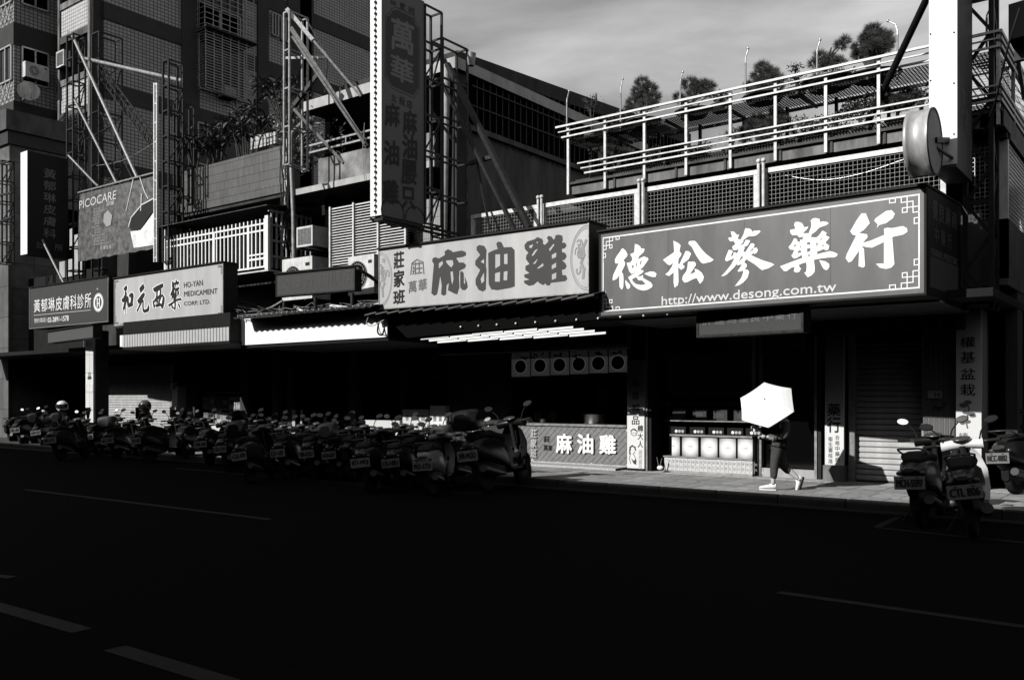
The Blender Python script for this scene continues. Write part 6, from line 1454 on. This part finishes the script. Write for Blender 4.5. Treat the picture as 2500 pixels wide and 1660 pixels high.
# ------------------------------------------------------------------ scooters
def tf(x, y, z): return V((x, y, z))
def sect(x, w, z0, z1, n=12, p=.55):
    zc = (z0+z1)/2; h = (z1-z0)/2; out = []
    for i in range(n):
        a = 2*math.pi*i/n; c, s = math.cos(a), math.sin(a)
        out.append((x, w*math.copysign(abs(c)**p, c), zc + h*math.copysign(abs(s)**p, s)))
    return out
body_m = mat('scooter paint dark', .008, .28, spec=.35); body_g = mat('scooter paint grey', .06, .3); body_w = mat('scooter paint white', .7, .25); body_k = mat('scooter paint deep', .015, .3)
lamp_m = mat('tail lamp', .05, .15); plate_m = mat('licence plate', .17, .6)
scm = mat('scooter steel', .06, .45, .3); scm2 = mat('scooter dark steel', .02, .5)
def make_scooter(kind=0):
    t = thing('scooter', 'x', 'scooter', (0,0,0), 0, 'scooters parked along the kerb')
    LP = lambda n, b, m, par=None, **k: part(n, b, m, par or t, local=True, **k)
    for x in (-.52, .62):
        w = LP('wheel', MB().lathe((x,0,.24), [(.10,-.035),(.17,-.03),(.17,.03),(.10,.035)], 16, 'y'), scm)
        LP('tyre', MB().lathe((x,0,.24), [(.165,-.035),(.205,-.05),(.235,-.035),(.24,0),(.235,.035),(.205,.05),(.165,.035)], 20, 'y'), rubber, w)
    LP('body', MB().loft([sect(-.92,.05,.62,.70), sect(-.84,.10,.52,.76), sect(-.68,.15,.45,.79), sect(-.45,.175,.40,.79), sect(-.2,.165,.34,.76), sect(-.03,.14,.28,.68), sect(.05,.12,.26,.56)]), body_m)
    LP('engine', MB().loft([sect(-.78,.05,.2,.42), sect(-.5,.10,.17,.46), sect(-.15,.11,.2,.44), sect(.0,.08,.22,.34)]), black_m)
    LP('seat', MB().loft([sect(-.80,.08,.76,.80), sect(-.66,.13,.77,.87), sect(-.42,.14,.77,.88), sect(-.30,.14,.77,.84), sect(-.12,.13,.74,.82), sect(.02,.09,.68,.76)]), rubber)
    LP('footboard', MB().box((.0,-.16,.27),(.40,.16,.31)), black_m)
    sh = MB()
    pr = [(.36,.22,.16),(.42,.45,.20),(.47,.66,.20),(.46,.84,.15),(.44,.92,.09)]
    vs = []
    for x, z, w in pr:
        for k in range(7): a = (k-3)/3; vs.append((x + .12*(1-a*a), w*a, z))
    sh.add(vs, [(i*7+k, i*7+k+1, (i+1)*7+k+1, (i+1)*7+k) for i in range(4) for k in range(6)], True)
    sh.add([(x-.03, y, z) for x, y, z in vs], [(i*7+k, (i+1)*7+k, (i+1)*7+k+1, i*7+k+1) for i in range(4) for k in range(6)], True)
    LP('leg_shield', sh, body_m, recalc=False)
    LP('mudguard', MB().loft([sect(.38,.05,.36,.44), sect(.5,.07,.46,.52), sect(.64,.075,.49,.54), sect(.80,.06,.42,.48), sect(.88,.03,.33,.37)]), body_m)
    f = MB()
    for s in (-.07,.07): f.tube([(.62,s,.24),(.50,s,.6)], .022, 6)
    f.tube([(.50,0,.6),(.43,0,.95)], .03, 8); LP('fork', f, scm2)
    hs = MB(); hs.loft([[(x*.9+.43+.08*math.cos(math.pi*y/.5), y, z) for x, z in [(.10*math.cos(a), .98 + .065*math.sin(a)-abs(y)*.12) for a in [2*math.pi*i/10 for i in range(10)]]] for y in (-.20,-.12,0,.12,.20)])
    LP('headset', hs, body_m)
    LP('dash', MB().lathe((0,0,0),[(.085,0),(.085,.008),(.07,.012)],16).xf(Matrix.Translation((.40,0,1.038)) @ Matrix.Rotation(math.radians(-28),4,'Y') @ Matrix.Diagonal((.6,1.1,1,1))), mat('dash glass', .05,.2))
    LP('headlamp', MB().ball((.55,0,.98),.05,10,6,(.5,1.2,.8)), glass_d)
    for s in (-1, 1):
        hb = LP('handlebar', MB().tube([(.42,s*.15,.97),(.40,s*.22,.985),(.34,s*.34,.985)], .013, 7), scm)
        LP('grip', MB().tube([(.385,s*.25,.985),(.33,s*.365,.985)], .019, 8), rubber, hb)
        LP('brake_lever', MB().tube([(.42,s*.22,.975),(.40,s*.35,.965)], .007, 5), steel_l, hb)
        mi = LP('mirror', MB().tube([(.42,s*.17,1.0),(.43,s*.20,1.10),(.41,s*.27,1.19)], .008, 6), black_g)
        LP('mirror_head', MB().ball((0,0,0),1,12,6,(.014,.072,.046)).xf(Matrix.Translation((.405,s*.31,1.22)) @ Matrix.Rotation(.32,4,'Y') @ Matrix.Rotation(s*.25,4,'X')), black_g, mi)
        LP('mirror_glass', MB().lathe((0,0,0),[(1,0),(1,.003)],16,'x').xf(Matrix.Translation((.388,s*.31,1.225)) @ Matrix.Rotation(.32,4,'Y') @ Matrix.Rotation(s*.25,4,'X') @ Matrix.Diagonal((1,.062,.038,1))), mat('mirror glass', .05,.08,1.), mi)
        LP('indicator', MB().ball((-.86,s*.11,.64),.035,8,5,(.6,1,.8)), lamp_m)
    LP('tail_lamp', MB().loft([sect(-.935,.05,.655,.70,8), sect(-.90,.085,.65,.72,8)]), lamp_m)
    LP('grab_rail', MB().tube([(-.55,.12,.84),(-.75,.13,.90),(-.90,.10,.92),(-.94,0,.92),(-.90,-.10,.92),(-.75,-.13,.90),(-.55,-.12,.84)], .011, 7), scm)
    LP('rear_fender', MB().loft([sect(-.80,.06,.36,.5,8), sect(-.90,.05,.42,.56,8), sect(-.915,.045,.44,.60,8)]), black_m)
    LP('exhaust', MB().tube([(-.15,-.12,.22),(-.4,-.15,.25),(-.85,-.16,.34)], [.02,.05,.055], 10), scm)
    LP('stand', MB().tube([(-.2,.1,.25),(-.15,.26,.02)], .012, 6), scm2)
    return t
proto = make_scooter()
def with_kids(root): return [o for o in COL.objects if o.parent == root or (o.parent and o.parent.parent == root)]
PK = with_kids(proto)
def place(o, u, v, phi, label, plate, sc=1., lean=7, swap=None, zd=None):
    pool = PK
    c = proto if o is None else None
    if o is None: r = proto
    else: r = copy_tree(proto, PK, None, swap)
    z = zd or 1.05*FPX/(v-970); w = PD(u, v, z); w.z = .55*sc
    rz = math.radians(90+phi); lx = -math.radians(lean)
    r.rotation_euler = (lx, 0, rz); r.scale = (sc,)*3
    M = Matrix.Rotation(rz,4,'Z') @ Matrix.Rotation(lx,4,'X')
    off = M @ V((-.93*sc, 0, .53*sc)); r.location = (w.x-off.x, w.y-off.y, 0.0)
    r['label'] = label; r['category'] = 'scooter'; r['group'] = 'scooters parked along the kerb'
    return r, plate
JOBS = []
def vary(r, i):
    k = rg.uniform(.94,1.05); r.scale = (r.scale[0]*rg.uniform(.95,1.06), r.scale[1]*rg.uniform(.92,1.12), r.scale[2]*k)
    if i % 4 == 1:
        me = MB().loft([sect(-1.02,.10,.90,1.12), sect(-.98,.17,.88,1.18), sect(-.72,.18,.88,1.19), sect(-.66,.12,.9,1.12)]).mesh('top_box'); me.materials.append(body_m if i % 8 == 1 else body_g)
        o = bpy.data.objects.new('top_box', me); o.parent = r; COL.objects.link(o)
    if i % 5 == 3:
        b = MB(); vs = [(.50-.10*abs(a)**2-.12*c, .24*a*(1-.3*c), 1.02+.34*c) for c in (0,.33,.66,1) for a in (-1,-.5,0,.5,1)]
        b.add(vs, [(j*5+k2, j*5+k2+1, (j+1)*5+k2+1, (j+1)*5+k2) for j in range(3) for k2 in range(4)], True); me = b.mesh('windscreen'); me.materials.append(glass_d)
        o = bpy.data.objects.new('windscreen', me); o.parent = r; COL.objects.link(o)
def plate_on(r, txt):
    me = MB().box((-.944,-.15,.46),(-.936,.15,.61)).mesh('licence_plate'); me.materials.append(plate_m)
    o = bpy.data.objects.new('licence_plate', me); o.parent = r; COL.objects.link(o)
    f = Face((-.9445,.15,.46), (0,-1,0)); b = MB(); f.text(b, txt, .025, .03, .275, .115, .025, .003)
    f.rect(b, .06,.125,.09,.137,.002); f.rect(b,.21,.125,.24,.137,.002)
    me = b.mesh('plate_lettering'); me.materials.append(ink); q = bpy.data.objects.new('plate_lettering', me); q.parent = o; COL.objects.link(q)
SW = {'scooter paint dark': None}
def sw(m, dash=None): return {'scooter paint dark': m}
SC = [
 (36,1050,32,'scooter at the far left end of the row below the lit podium stone','MKL-802',None),
 (88,1053,33,'scooter second from the left end of the row, by the open door leaf','GHT-517',None),
 (122,1073,30,'scooter below the white helmet, nearer the road than its neighbours','891-KTC',body_k),
 (169,1061,33,'scooter in front of the clinic entrance beside the white helmet','NFB-382',None),
 (216,1064,30,'scooter in front of the sunlit white pillar','MVR-126',None),
 (260,1071,31,'scooter in front of the left edge of the pharmacy shutter','665-LKD',body_k),
 (335,1076,20,'scooter below the dark helmet in front of the pharmacy shutter','KTA-903',None),
 (487,1081,31,'scooter in front of the low shelf of boxed goods, left one','GYR-450',None),
 (535,1092,33,'scooter in front of the low shelf of boxed goods, right one','LKE-291',None),
 (582,1111,30,'scooter parked furthest out in the middle of the row','CQL-078',body_k),
 (634,1095,31,'scooter with dark grey flanks right of the outermost one','H6-0492',body_g),
 (678,1103,29,'scooter with plate E21-107 in the middle of the row','E21-107',None),
 (746,1104,30,'scooter with plate 380-KDU in front of the dark shop opening','380-KDU',body_k),
 (805,1105,28,'scooter with plate NGN-6372 below the crossed mirrors','NGN-6372',None),
 (879,1126,28,'scooter with plate 871-MDJ and a chrome grab rail','871-MDJ',None),
 (954,1124,25,'scooter with plate 135-HBU in front of the notice wall','135-HBU',None),
 (1032,1131,28,'scooter with plate PED-1733 and a pale grey tail','PED-1733',mat('scooter paint pale', .2,.3)),
 (1146,1124,8,'big dark scooter with plate 398-MQQ at the right end of the long row','398-MQQ',None),
 (2223.5,1181,0,'nearest black scooter with plate MCH-5597 by the tiled wall','MCH-5597',None),
 (2357,1202,9,'scooter with plate CTL 806 and white handlebar cover','CTL 806',None),
 (2440,1094,-20,'dark scooter with plate NCC-0802 in the shaded side passage','NCC-0802',None),
]
rg = random.Random(33)
for i, (u, v, phi, lab, txt, m) in enumerate(SC):
    zd = None; sc = 1.; lean = rg.uniform(4, 9)
    if 'side passage' in lab: zd = 13.6; lean = 5
    if '398' in lab: sc = 1.12; lean = 8
    if 'MCH' in lab: lean = 4
    if i < 14: phi += rg.uniform(-4, 4)
    r, _ = place(None if i == 0 else 1, u, v, phi, lab, txt, sc, lean, sw(m) if m else None, zd)
    plate_on(r, txt)
    if i < 18: vary(r, i)
    if 'side passage' in lab: r.location.z = .12
    if i > 16: r.scale = (sc*1.04, sc*1.18, sc*1.06)
    if 'CTL' in lab:
        for ch in with_kids(r):
            if ch.name.split('.')[0] in ('headset','mudguard','leg_shield'): ch.data = ch.data.copy(); ch.data.materials[0] = body_w
XT_ = [(398,24.0,31,'scooter with its front wheel beside the narrow white pillar'),(440,22.6,28,'scooter parked close to the kerb before the boxed goods'),(560,20.3,30,'scooter tucked in close to the kerb before the dark wall jamb'),
 (612,19.6,27,'scooter tucked between two plated scooters before the lit door strip'),(712,18.2,30,'scooter close to the kerb before the middle dark opening'),(775,17.6,26,'scooter close to the kerb under the white fascia end'),
 (842,16.9,28,'scooter whose seat shows between two chrome grab rails'),(915,16.3,25,'scooter close to the kerb before the low white cabinet'),(992,15.8,24,'scooter close to the kerb before the white locked cabinet'),(1085,15.9,12,'scooter hidden behind the pale tailed one'),
 (12,30.5,30,'scooter cut by the picture edge below the podium'),(62,29.5,30,'scooter tucked behind the first two at the far left'),(145,26.5,31,'scooter close to the kerb below the clinic display board'),(195,25.6,31,'scooter close to the kerb between clinic and pharmacy'),(298,24.2,30,'scooter close to the kerb before the shutter middle')]
for u, zd, phi, lab in XT_:
    r, _ = place(1, u, 1060, phi+rg.uniform(-5,5), lab, '', 1., rg.uniform(4,9), sw(body_k) if rg.random() < .4 else None, zd); vary(r, int(u))
def helmet(u, v, z, label, m):
    c = PD(u, v, z); t = thing('helmet', label, 'helmet', c, 0, 'helmets on the scooters'); b = MB(); b.lathe(c, [(.10,-.11),(.135,-.08),(.145,0),(.135,.06),(.10,.11),(.05,.135),(.005,.142)], 18); part('shell', b, m, t)
    part('visor', MB().lathe(c+V((.02,-.02,0)), [(.142,-.05),(.147,.0),(.137,.05)], 18), black_g, t); part('strap', MB().tube([c+V((-.1,0,-.1)),c+V((0,0,-.18)),c+V((.1,0,-.1))], .008, 5), rubber, t)
helmet(152,991,23.8,'smooth white helmet resting on a scooter in front of the clinic entrance', body_w)
helmet(354,991,21.6,'dark glossy helmet on a scooter in front of the pharmacy shutter', body_g)

# ------------------------------------------------------------------ the walker
from math import radians as R_
def skin(name, chains, m, parent, sub=2):
    """chains: lists of (point, radius); a point given twice is one joint"""
    vs = []; rad = []; es = []
    def idx(p, r):
        for k, q in enumerate(vs):
            if (q-p).length < 1e-4: return k
        vs.append(V(p)); rad.append(r); return len(vs)-1
    for ch in chains:
        last = None
        for p, r in ch:
            k = idx(V(p), r)
            if last is not None: es.append((last, k))
            last = k
    inv = WM[parent.name].inverted()
    me = bpy.data.meshes.new(name); me.from_pydata([tuple(inv @ v) for v in vs], es, [])
    ob = bpy.data.objects.new(name, me); COL.objects.link(ob)
    md = ob.modifiers.new('s', 'SKIN'); md.use_smooth_shade = True
    for k, r in enumerate(rad):
        rr = r if isinstance(r, tuple) else (r, r); me.skin_vertices[0].data[k].radius = rr
    me.skin_vertices[0].data[0].use_root = True
    s2 = ob.modifiers.new('u', 'SUBSURF'); s2.levels = sub; s2.render_levels = sub
    dg = bpy.context.evaluated_depsgraph_get(); dg.update()
    nm = bpy.data.meshes.new_from_object(ob.evaluated_get(dg)); nm.name = name
    bpy.data.objects.remove(ob)
    nm.materials.clear(); nm.materials.append(m)
    for p in nm.polygons: p.use_smooth = True
    o = bpy.data.objects.new(name, nm); o.parent = parent; COL.objects.link(o); WM[o.name] = WM[parent.name]
    return o
def J(x, y, d=0.): return PD(1750+x/4.9, 900+y/4.9, 14.45+d)     # from the enlargement of the walker
wk = thing('person', 'person in dark clothes and white shoes walking under a white umbrella', 'person', (J(760,1420).x, J(760,1420).y, .12))
skn = mat('skin', .5, .5); cloth_d = mat('black jacket', .018, .85, noise=.3, scale=20, bump=.3); trous = mat('grey trousers', .06, .85, noise=.35, scale=16, bump=.4); hair_m = mat('black hair', .012, .5); shoe_m = mat('white shoe', .82, .5)
hip = J(740,930); hl = J(722,955,-.08); hr = J(752,955,.08)
kl = J(690,1130,-.08); al = J(672,1345,-.08); kr = J(788,1150,.06); ar = J(985,1325,.0)
chest = J(790,720); nk = J(780,590); waist = J(752,860)
sl_ = J(830,620,-.17); sr_ = J(770,620,.17); el_ = J(818,815,-.2); wl_ = J(590,815,-.12); er_ = J(660,770,.12); wr_ = J(500,715,.02)
hd = J(760,500)
skin('body', [[(hip,.12),(waist,.11),(chest,.13),(nk,.055),(J(772,545),.07),(hd,.09),(J(756,455),.07)],
  [(hip,.12),(hl,.09),(kl,.06),(J(680,1200,-.08),.055),(al,.036),(J(676,1392,-.08),.035)], [(hip,.12),(hr,.09),(kr,.06),(J(870,1220,.04),.055),(ar,.036)],
  [(chest,.13),(sl_,.055),(el_,.042),(wl_,.028)], [(chest,.13),(sr_,.055),(er_,.042),(wr_,.028)]], skn, wk, 2)
skin('trousers', [[(hip,(.135,.12)),(waist,(.125,.11))],[(hip,.135),(hl,.10),(kl,.074),(J(684,1230,-.08),.066),(J(678,1325,-.08),.05)],[(hip,.155),(hr,.10),(kr,.08),(J(835,1195,.045),.072),(J(882,1250,.035),.06)]], trous, wk, 2)
skin('jacket', [[(waist,(.165,.14)),(hip,(.165,.14))],[(waist,.165),(chest,(.18,.16)),(J(785,630),(.13,.11)),(J(782,600),.075)],[(chest,.18),(sr_,.075),(er_,.06),(J(530,730,.03),.045)]], cloth_d, wk, 2)
skin('sleeve', [[(sl_,.085),(J(828,720,-.19),.075),(el_,.07),(J(700,815,-.16),.055),(J(610,812,-.12),.045)]], mat('grey sleeve', .10,.85,noise=.3,scale=18,bump=.3), wk, 2)
def hand(w, d, up, label):
    d = V(d).normalized(); up = V(up).normalized(); sd = d.cross(up).normalized(); ch = [[(w,.026),(w+d*.045,.034),(w+d*.08,.032)]]
    for k in range(4):
        o = sd*(.024-.016*k); L = (.060,.068,.064,.05)[k]; ch.append([(w+d*.07+o*.9,.011),(w+d*.10+o,.010),(w+d*(.10+L*.4)+o-up*.02,.009),(w+d*(.09+L*.2)+o-up*.045,.008)])
    ch.append([(w+d*.03+sd*.02,.014),(w+d*.05+sd*.045-up*.01,.011),(w+d*.08+sd*.045-up*.035,.009)])
    for i, c in enumerate(ch): skin('palm' if i == 0 else ('thumb' if i == 5 else 'finger'), [c], skn, wk, 1)
hand(wr_, (-.7,-.2,.25), (0,-.3,1), 'r'); hand(wl_, (-1,-.25,.1), (0,0,1), 'l')
# face and hair
fd = V((-1,-.25,-.05)).normalized(); sdv = V((-fd.y, fd.x, 0)).normalized()
b = MB(); b.ball(hd+V((.012,0,.03)), .108, 14, 10, (1,.9,1.12)); b.ball(hd+V((.05,.01,-.06)), .08, 10, 8, (.8,1,1.3)); part('hair', b, hair_m, wk)
part('nose', MB().tube([hd+fd*.085+V((0,0,.01)), hd+fd*.115+V((0,0,-.02)), hd+fd*.09+V((0,0,-.028))], [.008,.013,.008], 6), skn, wk)
for s in (-1,1): part('eye', MB().ball(hd+fd*.088+sdv*.032*s+V((0,0,.012)), .011, 8, 6), hair_m, wk); part('ear', MB().ball(hd+sdv*.088*s+V((.01,0,-.01)), .026, 8, 6, (.6,.4,1)), skn, wk)
part('mouth', MB().bar(hd+fd*.09+sdv*.02+V((0,0,-.052)), hd+fd*.09-sdv*.02+V((0,0,-.052)), .008), hair_m, wk)
def shoe(heel, toe, up, label):
    d = (toe-heel); L = d.length; d.normalize(); up = (V(up) - d*V(up).dot(d)).normalized(); sd = d.cross(up)
    t = MB(); prof = [(-.0,.03,.02,.10),(.06,.036,0,.115),(.25,.038,0,.105),(.45,.04,0,.075),(.7,.046,0,.058),(.9,.038,0,.045),(1.,.018,.005,.03)]
    secs = []
    for f, w, lo, hi in prof: secs.append([heel + d*L*f + sd*w*math.cos(a) + up*((lo+hi)/2 + (hi-lo)/2*math.sin(a)) for a in [2*math.pi*k/10 for k in range(10)]])
    t.loft(secs); s = part('shoe', t, shoe_m, wk)
    t = MB(); secs = []
    for f, w, lo, hi in prof: secs.append([heel + d*L*f + sd*(w+.004)*math.cos(a) + up*(-.012 + .014*math.sin(a)) for a in [2*math.pi*k/10 for k in range(10)]])
    t.loft(secs); part('sole', t, mat('dark sole', .06,.7) if label == 'r' else shoe_m, s)
    t = MB(); 
    for k in range(3): t.bar(heel+d*L*(.42+.08*k)+up*(.098-.012*k)-sd*.025, heel+d*L*(.42+.08*k)+up*(.098-.012*k)+sd*.025, .008)
    part('lace', t, conc_l, s)
h_ = J(712,1400,-.08); h_.z = .135; t_ = h_ + V((-.262,-.05,0)); t_.z = .135
shoe(h_, t_, (0,0,1), 'l')
hh = J(1030,1290,.0); tt_ = J(985,1455,0); tt_.z = max(tt_.z,.14); dd_ = (tt_-hh).normalized()*.285; shoe(hh+V((.0,0,.0)), hh+dd_, (-1,0,.1), 'r')
part('ankle', MB().tube([ar+V((-.02,0,.0)), hh.lerp(ar,.35)], [.037,.04], 10), skn, wk)
part('strap', MB().tube([J(850,600,-.1),J(800,700,-.2),J(700,860,-.22)], .012, 6), cloth_d, wk)
bag = thing('shoulder_bag', 'black shoulder bag carried under the arm of the walker', 'bag', J(620,850,-.05))
b = MB(); q = [J(535,715,.0),J(700,700,.0),J(715,870,.0),J(560,850,.0)]; b.prism(q, (.02,.14,0)); part('pouch', b, cloth_d, bag); part('clasp', MB().box(J(640,830,-.3)-V((.02,.01,.02)), J(640,830,-.3)+V((.06,.01,.03))), conc, bag)
# umbrella
um = thing('umbrella', 'white six sided umbrella tilted towards the sun above the walker', 'umbrella', J(465,715))
pin = [(568,162),(890,235),(923,512),(620,705),(300,615),(283,350)]
cz_ = J(597,430,-.1); vd = (cz_ - V((0,0,EYE))).normalized(); nrm = (-vd*.78 + V((-.22,0,.60))).normalized()
rim = []
for x, y in pin:
    r_ = ray(1750+x/4.9, 900+y/4.9); k = (cz_-V((0,0,EYE))).dot(nrm)/r_.dot(nrm); rim.append(V((0,0,EYE)) + r_*k)
ctr = sum(rim, V((0,0,0)))/6; apex = ctr + nrm*.13
nr = 6; na = 6; vs = [apex]; fs = []
for j in range(1, nr+1):
    f = j/nr
    for k in range(6):
        for a in range(na):
            g = a/na; e = rim[k].lerp(rim[(k+1)%6], g); sag = math.sin(math.pi*g)
            p = apex.lerp(e, f) + nrm*(.17*(1-(1-f)**1.0)*0 + .05*math.sin(math.pi*f)*1.) - nrm*.012*sag*f; p = p + (ctr-p)*.014*sag*f*f
            vs.append(p)
M_ = 6*na
for i in range(M_): fs.append((0, 1+i, 1+(i+1)%M_))
for j in range(nr-1):
    for i in range(M_): a = 1+j*M_+i; c = 1+j*M_+(i+1)%M_; fs.append((a, c, c+M_, a+M_))
b = MB(); b.add(vs, fs, False)
part('canopy', b, mat('umbrella cloth', .93,.6, bump=.12, noise=.04, scale=30), um, recalc=False)
hnd = J(465,715,.02); hb_ = J(447,752,.02)
for k in range(6): part('rib', MB().tube([apex-nrm*.01, apex.lerp(rim[k],.5)+nrm*.035, rim[k]+(rim[k]-ctr).normalized()*.008], .003, 5), steel_m, um)
part('shaft', MB().tube([apex+nrm*.015, hnd], .006, 7), steel_m, um); part('tip', MB().ball(apex+nrm*.02, .01, 8, 5), ink_g, um)
part('handle', MB().tube([J(462,655,.02), hb_], .018, 8), white_m, um)

# ------------------------------------------------------------------ wires
def wire(pts, r=.012, label='', m=cable_m, cat='cable'):
    P3 = [V(p) for p in pts]; out = []
    for i in range(len(P3)-1):
        a0 = P3[max(i-1,0)]; a = P3[i]; c = P3[i+1]; c1 = P3[min(i+2,len(P3)-1)]
        for k in range(6): t = k/6; out.append(.5*((2*a)+(c-a0)*t+(2*a0-5*a+4*c-c1)*t*t+(3*a-a0-3*c+c1)*t**3))
    out.append(P3[-1]); single('cable', MB().tube(out, r, 5), m, label, cat)
wire([P(236,405,15),P(300,392,15),P(376,350,15)], .010, 'thin cable sagging between the clinic frame and the lattice tower', steel_m)
wire([P(722,750,14.3),P(740,760,14),P(770,762,14),P(800,756,14)], .035, 'short thick white hose on the corrugated roof under the LED board', pipe_w, 'hose')
wire([P(805,746,14.3),P(850,752,14),P(890,752,14),P(930,742,14)], .04, 'long thick white hose running behind the noodle shop sign', pipe_w, 'hose')
wire([P(900,772,13.3),P(895,790,13.2),P(910,795,13.2),P(940,780,13.3)], .012, 'loop of pale wire hanging at the left end of the noodle sign', steel_m)
wire([P(925,785,13.4),P(922,810,13.3),P(932,818,13.3),P(938,800,13.3),P(934,785,13.4)], .02, 'bundle of dark wire hanging over the white fascia end')
wire([P(590,735,14.5),P(680,765,14),P(700,772,13.6)], .02, 'dark cable crossing the ribbed wall right of the pharmacy sign')
wire([P(560,745,14.5),P(640,757,14.5),P(690,735,14.5)], .03, 'grey conduit behind the corrugated roof', steel_m)
wire([P(2490,20,13.0),P(2460,120,13.2),P(2430,250,14),P(2400,330,15)], .014, 'dark cable dropping past the corner of the bonsai racks')
wire([P(1900,425,15.2),P(2000,440,15.2),P(2100,425,15.2),P(2220,385,15.2)], .008, 'thin wire drooping along the longest fence panel', steel_l)
wire([P(890,300,15),P(885,380,15),P(890,440,15)], .008, 'fine wire hanging beside the white edge of the noodle sign', steel_m)
rg = random.Random(8); t = thing('wire_tangle', 'tangle of twigs and wires lying on the corrugated roof under the LED board', 'debris', P(740,760,13.8)); b = MB()
for i in range(34): u = rg.uniform(560,900); p = P(u, 778-(u-577)*.075-rg.uniform(2,16), rg.uniform(13.3,14.3)); b.tube([p, p+V((rg.uniform(-.4,.4),0,rg.uniform(-.02,.12))), p+V((rg.uniform(-.7,.7),0,rg.uniform(-.04,.06)))], .009, 4, False)
part('wires', b, mat('pale twig',.2,.7), t, kind='stuff')
